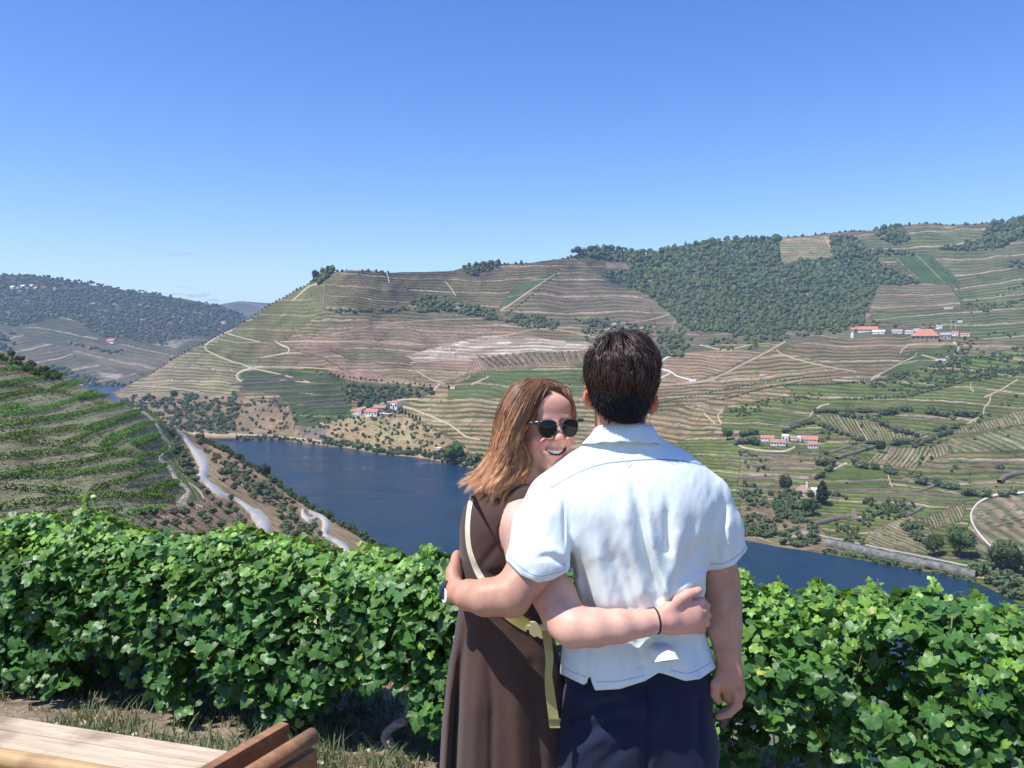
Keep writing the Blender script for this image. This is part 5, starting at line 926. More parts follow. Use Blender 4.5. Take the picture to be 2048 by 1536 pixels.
def bev_box(x0, x1, y0, y1, z0, z1, b=.006):
    import bmesh
    bm = bmesh.new(); v, f = box_vf(x0, x1, y0, y1, z0, z1); vs = [bm.verts.new(q) for q in v]; [bm.faces.new([vs[i] for i in q]) for q in f]; bmesh.ops.recalc_face_normals(bm, faces=bm.faces[:]); bmesh.ops.bevel(bm, geom=bm.edges[:], offset=b, segments=2, affect='EDGES', profile=.6)
    V = [x.co[:] for x in bm.verts]; F = [[q.index for q in x.verts] for x in bm.faces]; bm.free(); return V, F
def bench():
    
    def pl(px, py, z):
        d = unproj(px, py, 1.0)-np.array([0, 0, CAMZ]); return (np.array([0, 0, CAMZ])+d*(z-CAMZ)/d[2])[:2]
    a = pl(0, 1430, .60); b = pl(500, 1508, .60); d = (b-a)/np.linalg.norm(b-a); rz = math.atan2(d[1], d[0]); o = b
    t = empty('wooden_bench', (o[0], o[1], 0), rz); tag(t, 'long wooden bench with pale weathered planks and brown round-topped end rails, at lower left', 'bench'); Z = .60
    # local x along the bench (to the right end = 0), local y away from camera; far edge at y=0
    obj('plank', mesh_np('plank', *bev_box(-3.2, -.07, -.070, 0, Z-.03, Z, .004), M_WPALE), t); obj('plank', mesh_np('plank', *bev_box(-3.2, -.07, -.158, -.0725, Z-.03, Z, .004), M_WPALE), t)
    V, F = tubes([([(-3.2, -.186, Z-.012), (-1.6, -.186, Z-.012), (.0, -.186, Z-.012)], .026)], 14); obj('front_rail', mesh_np('front_rail', V, F, M_WHONEY, True), t)
    obj('apron', mesh_np('apron', *bev_box(-3.2, 0, -.206, -.175, Z-.16, Z-.043), M_WHONEY), t)
    # end rails run away from the camera: photo directions (.135,.27)
    e = pl(575, 1446, .60)-pl(420, 1536, .60); e /= np.linalg.norm(e); er = math.atan2(e[1], e[0])-rz; c, s = math.cos(er), math.sin(er)
    def along_e(p, V):
        c0, s0 = math.cos(-rz), math.sin(-rz); q = p-o; lx, ly = q[0]*c0-q[1]*s0, q[0]*s0+q[1]*c0
        return [(lx+v[0]*c-v[1]*s, ly+v[0]*s+v[1]*c, v[2]) for v in V]
    p1 = pl(570, 1448, .60); p2 = pl(626, 1464, .60)
    V, F = bev_box(-.75, 0, -.017, .017, Z-.052, Z+.006, .004); obj('end_board', mesh_np('end_board', along_e(p1, V), F, M_WBROWN), t)
    V, F = bev_box(-.75, -.002, -.014, .013, Z-.24, Z-.058, .003); obj('end_board', mesh_np('end_board', along_e(p1, V), F, M_WBROWN), t)
    V, F = tubes([([(-.8, 0, Z-.012), (-.4, 0, Z-.012), (0, 0, Z-.012)], .025)], 20); obj('end_rail', mesh_np('end_rail', along_e(p2, V), F, M_WBROWN, True), t)
    V, F = bev_box(-.78, -.004, -.020, .020, Z-.30, Z-.045, .004); obj('end_panel', mesh_np('end_panel', along_e(p2, V), F, M_WBROWN), t)
    for x, y in ((-.25, -.18), (-.25, -.02), (-3.1, -.18), (-3.1, -.02)): obj('leg', mesh_np('leg', *bev_box(x-.03, x+.03, y-.02, y+.02, -.02, Z-.031), M_WHONEY), t)
    V, F = bev_box(-.7, -.64, -.03, .03, -.02, Z-.06); obj('leg', mesh_np('leg', along_e(p2, V), F, M_WBROWN), t); V, F = bev_box(-.05, -.01, -.012, .012, -.05, Z-.25); obj('leg', mesh_np('leg', along_e(p2, V), F, M_WBROWN), t)
bench()
# ================================================================ PEOPLE
# ---- implicit surfaces -> one continuous mesh (surface nets)
class Vol:
    def __init__(s, lo, hi, h):
        s.lo = np.array(lo, float); s.h = h; s.n = (np.ceil((np.array(hi)-s.lo)/h)).astype(int)+1
        s.F = np.full(s.n, 1.0, np.float32)
    def sub(s, lo, hi, pad):
        a = np.clip(np.floor((np.array(lo)-pad-s.lo)/s.h).astype(int), 0, s.n-1); b = np.clip(np.ceil((np.array(hi)+pad-s.lo)/s.h).astype(int)+1, 1, s.n)
        sl = tuple(slice(i, j) for i, j in zip(a, b))
        ax = [s.lo[i]+s.h*np.arange(a[i], b[i]) for i in range(3)]
        P = np.stack(np.meshgrid(*ax, indexing='ij'), -1).astype(np.float32); return sl, P
    def blend(s, sl, d, k, mode='u'):
        F = s.F[sl]
        if mode == 'u':
            if k <= 0: s.F[sl] = np.minimum(F, d); return
            h = np.clip(.5+.5*(F-d)/k, 0, 1); s.F[sl] = F*(1-h)+d*h-k*h*(1-h)
        else:                                      # carve
            d = -d
            if k <= 0: s.F[sl] = np.maximum(F, d); return
            h = np.clip(.5-.5*(F-d)/k, 0, 1); s.F[sl] = F*(1-h)+d*h+k*h*(1-h)
    def cone(s, a, b, ra, rb, k=.02, mode='u', flat=None):
        """round cone; flat=(axis vector, factor): squashed along that axis"""
        a = np.array(a, float); b = np.array(b, float); m = max(ra, rb)+k+.01; sl, P = s.sub(np.minimum(a, b), np.maximum(a, b), m*(1.0 if flat is None else max(1, 1/flat[1]*.0+1)))
        ab = b-a; L = max((ab*ab).sum(), 1e-12); t = np.clip(((P-a)@ab)/L, 0, 1); q = P-(a+t[..., None]*ab)
        if flat is not None:
            f = np.array(flat[0], float); f /= np.linalg.norm(f); c = q@f; q = q+f*(c*(1/flat[1]-1))[..., None]
        s.blend(sl, (np.linalg.norm(q, axis=-1)-(ra+(rb-ra)*t)).astype(np.float32)*(flat[1] if flat else 1), k, mode)
    def chain(s, pts, rads, k=.015, flat=None):
        for i in range(len(pts)-1): s.cone(pts[i], pts[i+1], rads[i], rads[i+1], k, 'u', flat)
    def ell(s, c, r, k=.02, mode='u', R=None):
        c = np.array(c, float); r = np.array(r, float); sl, P = s.sub(c-r.max(), c+r.max(), k+.012); q = P-c
        if R is not None: q = q@np.array(R)
        l = np.linalg.norm(q/r, axis=-1); g = np.linalg.norm(q/(r*r), axis=-1)+1e-6; s.blend(sl, (l*(l-1)/g).astype(np.float32), k, mode)
    def mesh(s):
        F = s.F; IN = F < 0; c = [IN[i:F.shape[0]-1+i, j:F.shape[1]-1+j, k:F.shape[2]-1+k] for i in (0, 1) for j in (0, 1) for k in (0, 1)]
        sm = sum(x.astype(np.uint8) for x in c); act = (sm > 0) & (sm < 8); I = np.argwhere(act); idm = np.full(act.shape, -1, np.int32); idm[act] = np.arange(len(I))
        acc = np.zeros((len(I), 3)); cnt = np.zeros(len(I)); C8 = [(i, j, k) for i in (0, 1) for j in (0, 1) for k in (0, 1)]
        val = {q: F[I[:, 0]+q[0], I[:, 1]+q[1], I[:, 2]+q[2]].astype(float) for q in C8}
        for a in C8:
            for ax in range(3):
                if a[ax]: continue
                b = list(a); b[ax] = 1; b = tuple(b); va, vb = val[a], val[b]; m = (va < 0) != (vb < 0); t = np.where(m, va/np.where(va == vb, 1, va-vb), 0); p = np.repeat(np.array([a], float), len(I), 0); p[:, ax] += t; acc[m] += p[m]; cnt[m] += 1
        V = (I+acc/cnt[:, None])*s.h+s.lo; Q = []
        for ax in range(3):
            A = [slice(None)]*3; Bx = [slice(None)]*3; A[ax] = slice(0, -1); Bx[ax] = slice(1, None); x0 = IN[tuple(A)]; x1 = IN[tuple(Bx)]; o1, o2 = [(1, 2), (2, 0), (0, 1)][ax]
            e = np.argwhere(x0 != x1); e = e[(e[:, o1] > 0) & (e[:, o2] > 0) & (e[:, o1] < F.shape[o1]-1) & (e[:, o2] < F.shape[o2]-1)]
            if not len(e): continue
            def cell(d1, d2):
                q = e.copy(); q[:, o1] -= d1; q[:, o2] -= d2; return idm[q[:, 0], q[:, 1], q[:, 2]]
            f = np.stack([cell(1, 1), cell(0, 1), cell(0, 0), cell(1, 0)], 1); inn = IN[e[:, 0], e[:, 1], e[:, 2]]; f[~inn] = f[~inn][:, ::-1]; Q.append(f)
        return V, np.concatenate(Q)
def smooth_mesh(V, F, it=1, lam=.5, mask=None):
    n = len(V); E = np.concatenate([F[:, [0, 1]], F[:, [1, 2]], F[:, [2, 3]], F[:, [3, 0]]]); E = np.concatenate([E, E[:, ::-1]]); deg = np.bincount(E[:, 0], minlength=n)[:, None]
    for _ in range(it):
        S_ = np.stack([np.bincount(E[:, 0], weights=V[E[:, 1], i], minlength=n) for i in range(3)], 1)/np.maximum(deg, 1); V = V+(S_-V)*(lam if mask is None else lam*mask[:, None])
    return V
def W(px, py, Y): return unproj(px, py, Y)
def proj(P):
    d = P-np.array([0, 0, CAMZ], P.dtype); f = d@FW.astype(P.dtype); return 1024+1600*d[..., 0]/f, 768-1600*(d@UP.astype(P.dtype))/f
PXM = 1.86/1600
# ---------------------------------------------------------------- materials
def skin_mat(name, c, rough=.5):
    m, nt, b = newmat(name, c, rough, .4); L = nt.links.new; b.inputs['Subsurface Weight'].default_value = .12; b.inputs['Subsurface Radius'].default_value = (.012, .004, .002); b.inputs['Subsurface Scale'].default_value = 1.0
    tc = N(nt, 'ShaderNodeTexCoord'); n1 = N(nt, 'ShaderNodeTexNoise', i_Scale=38.0, i_Detail=6.0); L(tc.outputs['Object'], n1.inputs['Vector']); a = N(nt, 'ShaderNodeAttribute', attribute_name='tint')
    mr = N(nt, 'ShaderNodeMapRange'); L(n1.outputs['Fac'], mr.inputs[0]); mr.inputs[1].default_value = .3; mr.inputs[2].default_value = .7; mr.inputs[3].default_value = .92; mr.inputs[4].default_value = 1.07; n4 = N(nt, 'ShaderNodeTexNoise', i_Scale=190.0, i_Detail=4.0); L(tc.outputs['Object'], n4.inputs['Vector']); m4 = N(nt, 'ShaderNodeMapRange'); L(n4.outputs['Fac'], m4.inputs[0]); m4.inputs[1].default_value = .3; m4.inputs[2].default_value = .7; m4.inputs[3].default_value = .95; m4.inputs[4].default_value = 1.05; mm = N(nt, 'ShaderNodeMath', operation='MULTIPLY'); L(mr.outputs[0], mm.inputs[0]); L(m4.outputs[0], mm.inputs[1])
    vv = N(nt, 'ShaderNodeVectorMath', operation='SCALE'); L(a.outputs['Color'], vv.inputs[0]); L(mm.outputs[0], vv.inputs['Scale']); L(vv.outputs[0], b.inputs['Base Color'])
    n2 = N(nt, 'ShaderNodeTexNoise', i_Scale=420.0, i_Detail=3.0); L(tc.outputs['Object'], n2.inputs['Vector']); bp = N(nt, 'ShaderNodeBump', i_Strength=.25, i_Distance=.001); L(n2.outputs['Fac'], bp.inputs['Height']); L(bp.outputs[0], b.inputs['Normal']); return m
M_SKIN = skin_mat('skin', (.6, .36, .26))
def cloth_mat(name, c1, c2, weave=900, wr=.95, bump=.3, stripe=0.0):
    m, nt, b = newmat(name, c1, wr, .15); L = nt.links.new; tc = N(nt, 'ShaderNodeTexCoord'); n1 = N(nt, 'ShaderNodeTexNoise', i_Scale=14.0, i_Detail=5.0); L(tc.outputs['Object'], n1.inputs['Vector']); mx = N(nt, 'ShaderNodeMix', data_type='RGBA'); mx.inputs[6].default_value = (*c1, 1); mx.inputs[7].default_value = (*c2, 1); L(n1.outputs['Fac'], mx.inputs[0]); L(mx.outputs[2], b.inputs['Base Color'])
    mp = N(nt, 'ShaderNodeMapping'); mp.inputs['Scale'].default_value = (1, 1, .25); L(tc.outputs['Object'], mp.inputs[0]); n2 = N(nt, 'ShaderNodeTexNoise', i_Scale=float(weave), i_Detail=2.0); L(mp.outputs[0], n2.inputs['Vector']); n3 = N(nt, 'ShaderNodeTexNoise', i_Scale=26.0, i_Detail=5.0); L(tc.outputs['Object'], n3.inputs['Vector'])
    ad = N(nt, 'ShaderNodeMath', operation='MULTIPLY_ADD'); L(n3.outputs['Fac'], ad.inputs[0]); ad.inputs[1].default_value = 2.0; L(n2.outputs['Fac'], ad.inputs[2]); bp = N(nt, 'ShaderNodeBump', i_Strength=bump, i_Distance=.0016); L(ad.outputs[0], bp.inputs['Height']); L(bp.outputs[0], b.inputs['Normal']); b.inputs['Sheen Weight'].default_value = .15; return m
M_SHIRT = cloth_mat('pale_mint_linen', (.70, .78, .77), (.75, .83, .82), 500); M_DRESS = cloth_mat('brown_jersey', (.062, .036, .028), (.078, .046, .036), 900, .85); M_NAVY = cloth_mat('navy_cotton', (.011, .016, .038), (.016, .023, .050), 900)
M_SEAM = newmat('shirt_seam', (.26, .34, .42), .9)[0]; M_CREAM = noisy('cream_webbing', (.62, .56, .40), (.70, .64, .48), 200, .8); M_OLIVEW = noisy('khaki_webbing', (.34, .29, .10), (.42, .36, .15), 300, .85, .3, 600, bdist=.001); M_BUCK = newmat('khaki_plastic', (.62, .55, .30), .4, .5)[0]
M_BLACK = newmat('black_elastic', (.012, .012, .012), .6)[0]; M_LENS = newmat('dark_lens', (.010, .012, .014), .08, .25)[0]; M_FRAME = newmat('smoky_frame', (.05, .035, .045), .25, .5)[0]; M_TEETH = newmat('teeth', (.92, .88, .80), .35)[0]
M_STEEL = newmat('watch_steel', (.6, .6, .6), .25, .5, 1.0)[0]; M_DIAL = newmat('watch_dial', (.72, .68, .62), .35)[0]; M_STRAPN = newmat('navy_strap', (.02, .03, .07), .6)[0]; M_GOLD = newmat('gold', (.8, .55, .2), .25, .5, 1.0)[0]; M_SHOE = newmat('shoe', (.5, .48, .44), .7)[0]
def hair_mat(name, c1, c2, rough=.38, spec=.5):
    m, nt, b = newmat(name, c1, rough, spec); L = nt.links.new; a = N(nt, 'ShaderNodeAttribute', attribute_name='tint'); L(a.outputs['Color'], b.inputs['Base Color']); return m
M_HBASE = hair_mat('hair_base', (.03, .02, .015), 0, .9, .08); M_HAIRM = hair_mat('dark_brown_hair', (.03, .02, .015), 0, .36, .55); M_HAIRW = hair_mat('light_brown_hair', (.2, .1, .05), 0, .42, .45)
def strands(S_, rad, taper=True):
    """S_ (n,m,3) strands -> thin 3-sided tubes. returns V, F"""
    n, m, _ = S_.shape; t = np.gradient(S_, axis=1); t /= np.linalg.norm(t, axis=2, keepdims=True)+1e-9; ref = np.array([.31, .2, .93]); u = np.cross(t, ref); u /= np.linalg.norm(u, axis=2, keepdims=True)+1e-9; w_ = np.cross(t, u); a = np.array([0, 2.094, 4.189])
    R = np.asarray(rad, float).reshape(-1, 1)*np.clip(1.15-np.linspace(0, 1, m)**3, .15, 1)[None]
    rg = S_[:, :, None]+(u[:, :, None]*np.cos(a)[None, None, :, None]+w_[:, :, None]*np.sin(a)[None, None, :, None])*R[..., None, None]; V = rg.reshape(-1, 3); idx = np.arange(n*m*3).reshape(n, m, 3); nx = np.roll(idx, -1, 2)
    return V, np.stack([idx[:, :-1], nx[:, :-1], nx[:, 1:], idx[:, 1:]], -1).reshape(-1, 4)
def bvh(V, F):
    from mathutils.bvhtree import BVHTree
    return BVHTree.FromPolygons([Vector(v) for v in V], [list(map(int, f)) for f in F])
def hit(bv, px, py, off=.002):
    d = unproj(px, py, 1.0)-np.array([0, 0, CAMZ]); L = np.linalg.norm(d); h = bv.ray_cast(Vector((0, 0, CAMZ)), Vector(d/L))
    if h[0] is None: return None
    p = np.array(h[0]); return p-d/L*off
def strip(pts_px, bv, th=.0012, off=.0015, widths=None, Y=None, step=4.):
    """flat band lying on a surface, traced in the photo: (px,py,width px)"""
    P = smooth_line(pts_px, step); xy = P[:, :2]; wd = P[:, 2]; t = np.gradient(xy, axis=0); t /= np.linalg.norm(t, axis=1, keepdims=True)+1e-9; n = np.stack([-t[:, 1], t[:, 0]], 1); rows = []
    for f in (-.5, 0, .5):
        r = []
        for q in xy+n*wd[:, None]*f:
            h = hit(bv, q[0], q[1], off) if Y is None else W(q[0], q[1], Y); r.append(h if h is not None else (r[-1] if r else W(q[0], q[1], 1.8)))
        rows.append(r)
    A = np.array(rows).transpose(1, 0, 2); d = A-np.array([0, 0, CAMZ]); d /= np.linalg.norm(d, axis=2, keepdims=True); Bk = A+d*th; m = len(A); ring = np.concatenate([A, Bk[:, ::-1]], 1); idx = np.arange(m*6).reshape(m, 6); nx = np.roll(idx, -1, 1)
    F = np.stack([idx[:-1], nx[:-1], nx[1:], idx[1:]], -1).reshape(-1, 4); return ring.reshape(-1, 3), [list(f) for f in F]+[list(idx[0]), list(idx[-1][::-1])]
def loft_sdf(V, rows, k=.02, fold=None, kx=2.3, ymin=None):
    """torso-like body: rows of (z, cx, half width, front y, back y (near the camera))"""
    R = np.array(rows, float); R = R[np.argsort(R[:, 0])]; zz = np.linspace(R[0, 0], R[-1, 0], 160); R = np.stack([zz]+[np.interp(zz, R[:, 0], R[:, j]) for j in range(1, 5)], 1); kk = np.exp(-.5*(np.arange(-24, 25)*(zz[1]-zz[0])/.014)**2); kk /= kk.sum(); R[:, 1:] = np.stack([np.convolve(np.pad(2*0+R[:, j], 24, mode='reflect', reflect_type='odd'), kk, 'valid') for j in range(1, 5)], 1); lo = [(R[:, 1]-R[:, 2]).min(), R[:, 4].min(), R[0, 0]]; hi = [(R[:, 1]+R[:, 2]).max(), R[:, 3].max(), R[-1, 0]]; sl, P = V.sub(lo, hi, .05); z = P[..., 2]
    I = [np.interp(z, R[:, 0], R[:, j]) for j in (1, 2, 3, 4)]; cy = (I[2]+I[3])/2; b = (I[2]-I[3])/2; qx = np.abs(P[..., 0]-I[0])/I[1]; qy = np.abs(P[..., 1]-cy)/b; l = (qx**kx+qy**kx)**(1/kx); d = (l-1)*np.minimum(I[1], b)
    if fold is not None: d = d-fold(P)
    e = np.maximum(R[0, 0]-z, z-R[-1, 0]); d = np.where(e > -.03, np.maximum(d, e+.0), d); V.blend(sl, d.astype(np.float32), k)
def rowpx(py, xl, xr, Ym, yf, yb):
    """row from photo edges at depth Ym"""
    a = W(xl, py, Ym); b = W(xr, py, Ym); return (a[2], (a[0]+b[0])/2, (b[0]-a[0])/2, yf, yb)
def seg_d(px, py, pts):
    """distance in px to a polyline, and parameter"""
    best = np.full(px.shape, 1e9, np.float32); tt = np.zeros(px.shape, np.float32); n = len(pts)-1
    for i in range(n):
        ax, ay = pts[i]; bx, by = pts[i+1]; dx, dy = bx-ax, by-ay; t = np.clip(((px-ax)*dx+(py-ay)*dy)/(dx*dx+dy*dy), 0, 1); d = np.hypot(px-ax-t*dx, py-ay-t*dy); m = d < best; best = np.where(m, d, best); tt = np.where(m, (i+t)/n, tt)
    return best, tt
# ================================================================ THE MAN
def build_man():
    root = empty('person', (W(1280, 1400, 1.86)[0], 1.86, 0)); ro = np.array(root.location)
    tag(root, 'dark-haired man seen from behind in a pale mint short-sleeved shirt and navy trousers', 'person')
    # ---- body
    h = .0034; V = Vol([-.22, 1.58, -.01], [.62, 2.16, 1.80], h)
    A = lambda px, py, Y: W(px, py, Y)
    loft_sdf(V, [rowpx(905,1165,1330,1.86,1.92,1.80), rowpx(950,1110,1405,1.86,1.95,1.775), rowpx(1020,1110,1400,1.86,1.96,1.765), rowpx(1150,1160,1400,1.86,1.96,1.78), rowpx(1220,1170,1390,1.86,1.95,1.79), rowpx(1330,1160,1400,1.86,1.95,1.80), rowpx(1400,1160,1400,1.86,1.95,1.805)], .02)
    V.chain([A(1140,965,1.86), A(1105,1000,1.85)], [.045, .050], .03); V.chain([A(1380,965,1.86), A(1418,1005,1.87)], [.042, .043], .03)
    # head and neck
    V.ell(A(1243,748,1.84), (.071, .088, .088), .02); V.ell(A(1243,800,1.865), (.058, .075, .07), .03); V.cone(A(1240,800,1.86), A(1240,905,1.87), .056, .062, .02); V.ell(A(1243,835,1.93), (.03, .03, .03), .03)
    for x, y, s_ in ((1174, 786, -1), (1308, 797, 1)):                      # ears
        c = A(x, y, 1.845); a = s_*.45; R = np.array([[math.cos(a), -math.sin(a), 0], [math.sin(a), math.cos(a), 0], [0, 0, 1]]); V.ell(c, (.010, .019, .030), .006, 'u', R); V.ell(c+np.array([s_*.004, -.004, .004]), (.006, .011, .018), .004, 'c', R)
        V.ell(c+np.array([-s_*.006, -.002, -.024]), (.008, .010, .012), .008)
    # face: brow, nose, lips, chin, so that the head is whole from any side
    V.cone(A(1243,760,1.94), A(1243,785,1.965), .010, .014, .02); V.ell(A(1243,812,1.93), (.028, .014, .010), .015); V.ell(A(1243,750,1.925), (.055, .018, .012), .02)
    for s_ in (-1, 1): V.ell(A(1243+s_*27,764,1.94), (.014, .010, .009), .01, 'c')
    # left arm, wrapped round the woman's back to her waist
    V.chain([A(1102,1000,1.85), A(1085,1080,1.815), A(1056,1146,1.765)], [.050, .047, .046], .02)
    V.chain([A(1056,1146,1.765), A(1022,1189,1.735)], [.046, .043], .025); V.ell(A(1026,1206,1.735), (.033, .033, .029), .02)
    V.chain([A(1016,1189,1.735), A(972,1195,1.742), A(938,1190,1.782), A(911,1183,1.84)], [.0415, .0385, .032, .0255], .018)
    V.cone(A(911,1183,1.835), A(908,1150,1.875), .025, .027, .012, flat=((1, -.2, 0), .65)); V.cone(A(908,1150,1.875), A(914,1122,1.935), .028, .027, .012, flat=((1, -.3, 0), .55))
    for i, (x, y, dy) in enumerate([(919,1108,.0), (918,1120,.008), (919,1133,.012), (921,1146,.010)]):
        b0 = A(910+i, 1118+i*11, 1.93+.004*i); b1 = A(x, y-2, 1.975+dy*.5); b2 = A(x+12, y-3, 2.015+dy*.5); V.chain([b0, b1, b2], [.0092, .0085, .0072], .004)
    V.chain([A(906,1160,1.87), A(902,1148,1.90), A(908,1136,1.945)], [.011, .010, .008], .006)
    # right arm, hanging
    V.chain([A(1418,1005,1.87), A(1436,1070,1.875), A(1444,1160,1.88), A(1445,1215,1.875)], [.038, .0365, .0385, .040], .02); V.ell(A(1452,1205,1.865), (.03, .03, .03), .02)
    V.chain([A(1445,1215,1.875), A(1449,1255,1.865), A(1455,1300,1.85), A(1459,1332,1.84)], [.041, .0385, .029, .0235], .018, flat=None)
    V.cone(A(1459,1332,1.84), A(1460,1360,1.838), .024, .028, .012, flat=((0, 1, .1), .78)); V.cone(A(1459,1352,1.838), A(1464,1384,1.842), .030, .031, .012, flat=((.35, 1, 0), .72))
    V.ell(A(1443,1362,1.835), (.016, .016, .024), .01)
    for i in range(4):                                                     # four curled fingers, fore finger nearest the thigh
        f = i/3; k = A(1474-9*f*.6, 1388-4*abs(f-.35), 1.818+.052*f); m_ = A(1476-8*f, 1408+3*(1-abs(f-.4)), 1.812+.055*f); t1 = A(1458-8*f, 1424+3*(1-f), 1.815+.052*f); t2 = A(1437-2*f, 1428+5*(1-f), 1.825+.044*f); r0 = [.0100, .0102, .0098, .0086][i]
        V.chain([A(1463,1372,1.83+.02*f), k, m_, t1, t2], [r0*1.15, r0*1.1, r0, r0*.92, r0*.8], .0035)
    V.chain([A(1444,1352,1.83), A(1431,1370,1.822), A(1430,1388,1.822), A(1437,1402,1.826)], [.013, .0118, .0105, .0088], .006)
    # legs
    for x, x2 in ((1205, 1195), (1350, 1362)): V.chain([A(x,1430,1.885), (W(x2,1536,1.87)[0], 1.88, .47), (W(x2,1536,1.87)[0], 1.86, .10)], [.075, .050, .036], .03)
    Vb, Fb = V.mesh(); Vb = smooth_mesh(Vb, Fb, 1, .35); px, py = proj(Vb); Vb = smooth_mesh(Vb, Fb, 14, .5, ((px > 915) & (px < 1420) & (py > 930) | (py < 1325) & (py > 930) & (px > 915)).astype(float)); tan = np.array([.53, .29, .195]); t = np.clip(1.0+.35*fbm(px/25, py/25, 3, 3), .8, 1.2)[:, None]; col = np.tile(tan, (len(Vb), 1))*t
    ear = ((np.hypot((px-1172), (py-790)/1.9) < 17) | (np.hypot((px-1308), (py-800)/1.9) < 17))[:, None]; col = np.where(ear, col*np.array([1.12, .78, .75]), col); hand = ((py > 1330) & (px > 1415) | (px < 912))[:, None]; col = np.where(hand, col*np.array([1.02, .93, .92]), col)
    nk = (np.abs(px-1243) < 80) & (py < 900); col[nk] *= np.array([1.05, .92, .88])
    obj('body', mesh_np('body', Vb-ro, Fb, M_SKIN, True, {'tint': col}), root)
    # ---- shirt
    V = Vol([-.06, 1.64, .90], [.62, 2.06, 1.60], .0034)
    folds = [  # (polyline px, amplitude m, width px, kind) minus = valley
      ([(1262,935),(1268,985),(1282,1040),(1290,1090),(1302,1140),(1322,1195)], -.012, 9), ([(1285,980),(1296,1040),(1305,1100),(1322,1150),(1335,1190)], .010, 13), ([(1333,985),(1335,1040),(1337,1100)], -.007, 8), ([(1350,980),(1360,1060),(1352,1130),(1335,1180)], .006, 16),
      ([(1245,960),(1250,1030),(1262,1100),(1285,1185)], .007, 14), ([(1205,1040),(1225,1110),(1245,1170),(1255,1215)], -.008, 11), ([(1180,1060),(1200,1130),(1215,1215)], .006, 14), ([(1150,1090),(1168,1160),(1180,1215)], -.007, 10), ([(1240,1090),(1262,1150),(1275,1215)], -.006, 9),
      ([(1128,985),(1135,1050),(1142,1110),(1146,1150)], -.011, 8), ([(1445,960),(1448,1010),(1440,1080),(1425,1140)], -.008, 8), ([(1425,985),(1428,1050),(1412,1120),(1395,1160)], -.004, 9), ([(1330,1190),(1360,1150),(1400,1090)], -.006, 12), ([(1345,1200),(1375,1172),(1405,1150)], .005, 10),
      ([(1060,1120),(1095,1112),(1130,1128)], -.006, 6), ([(1080,1100),(1110,1100),(1135,1115)], .004, 6), ([(1180,1260),(1172,1310),(1172,1370)], -.004, 6), ([(1225,1260),(1235,1320),(1240,1360)], .005, 14), ([(1270,1260),(1280,1330)], -.006, 10), ([(1385,1265),(1398,1310),(1400,1345)], -.004, 8), ([(1345,1275),(1362,1325)], .005, 14),
      ([(1420,1270),(1430,1330)], -.003, 6), ([(1380,1000),(1385,1060),(1375,1120)], -.003, 10), ([(1100,1010),(1090,1060)], .004, 12), ([(1030,1040),(1045,1100),(1060,1140)], -.004, 8), ([(1470,1030),(1478,1080),(1470,1120)], -.006, 7), ([(1455,1030),(1458,1090)], .004, 8), ([(1495,1060),(1488,1110)], -.003, 5)]
    def fold(P):
        px, py = proj(P); s_ = 0; wgt = 1/(1+np.exp((P[..., 1]-1.85)*60))
        for pts, am, wd in folds:
            m = max(q[0] for q in pts); d, t = seg_d(px, py, pts); s_ = s_+am*np.exp(-(d/wd)**2)*np.clip(t*2.6, 0, 1)**1.5
        s_ = s_+.0022*fbm(px/26+py/60, py/90, 5, 3)+.0012*fbm(px/9, py/30, 15, 2); return (s_*1.35*(.35+.65*wgt)).astype(np.float32)
    rows = [rowpx(862,1196,1300,1.86,1.91,1.815), rowpx(882,1178,1332,1.86,1.93,1.800), rowpx(905,1150,1372,1.86,1.95,1.782), rowpx(930,1120,1402,1.86,1.97,1.763), rowpx(955,1092,1422,1.86,1.985,1.748), rowpx(1000,1085,1436,1.86,1.99,1.733), rowpx(1060,1105,1430,1.86,1.99,1.735), rowpx(1110,1128,1424,1.86,1.99,1.742), rowpx(1150,1140,1414,1.86,1.985,1.745),
            rowpx(1185,1150,1407,1.86,1.98,1.748), rowpx(1205,1160,1402,1.86,1.975,1.760), rowpx(1222,1162,1400,1.86,1.97,1.775), rowpx(1250,1150,1406,1.86,1.975,1.778), rowpx(1290,1126,1420,1.86,1.99,1.765), rowpx(1330,1122,1436,1.86,2.0,1.752), rowpx(1400,1120,1448,1.86,2.01,1.745)]
    loft_sdf(V, rows, .015, fold)
    # sleeves
    V.chain([A(1160,955,1.86), A(1108,1003,1.85), A(1084,1056,1.82), A(1076,1120,1.76)], [.050, .058, .063, .0715], .03)
    V.chain([A(1352,945,1.86), A(1414,996,1.87), A(1435,1052,1.875), A(1456,1122,1.88)], [.045, .0475, .0515, .0525], .03)
    sl, P = V.sub([-.06, 1.64, .90], [.62, 2.06, 1.60], 0); px, py = proj(P); fo = fold(P); far = np.abs(V.F[sl]) < .03; sleeve = ((px < 1130) | (px > 1435)) & (py < 1180); V.F[sl] = np.where(far & sleeve, V.F[sl]-fo*.8, V.F[sl])
    # cut the hems
    hemL = np.interp(px, [990, 1003, 1012, 1040, 1075, 1105, 1135, 1150], [1085, 1098, 1120, 1150, 1167, 1160, 1143, 1128]); hemR = np.interp(px, [1400, 1418, 1441, 1468, 1492, 1503], [1145, 1141, 1139, 1131, 1103, 1084])
    armL = (px < 1146) & (P[..., 1] < 1.90); cut = np.where(armL & (py < 1240), (py-hemL), -50.); cut = np.where((px > 1412) & (py < 1260), py-hemR, cut)
    xs = [1110, 1126, 1150, 1168, 1174, 1179, 1184, 1190, 1240, 1290, 1318, 1335, 1370, 1400, 1441, 1460]; ys = [1345, 1350, 1362, 1370, 1366, 1349, 1366, 1381, 1378, 1362, 1345, 1350, 1362, 1358, 1330, 1322]
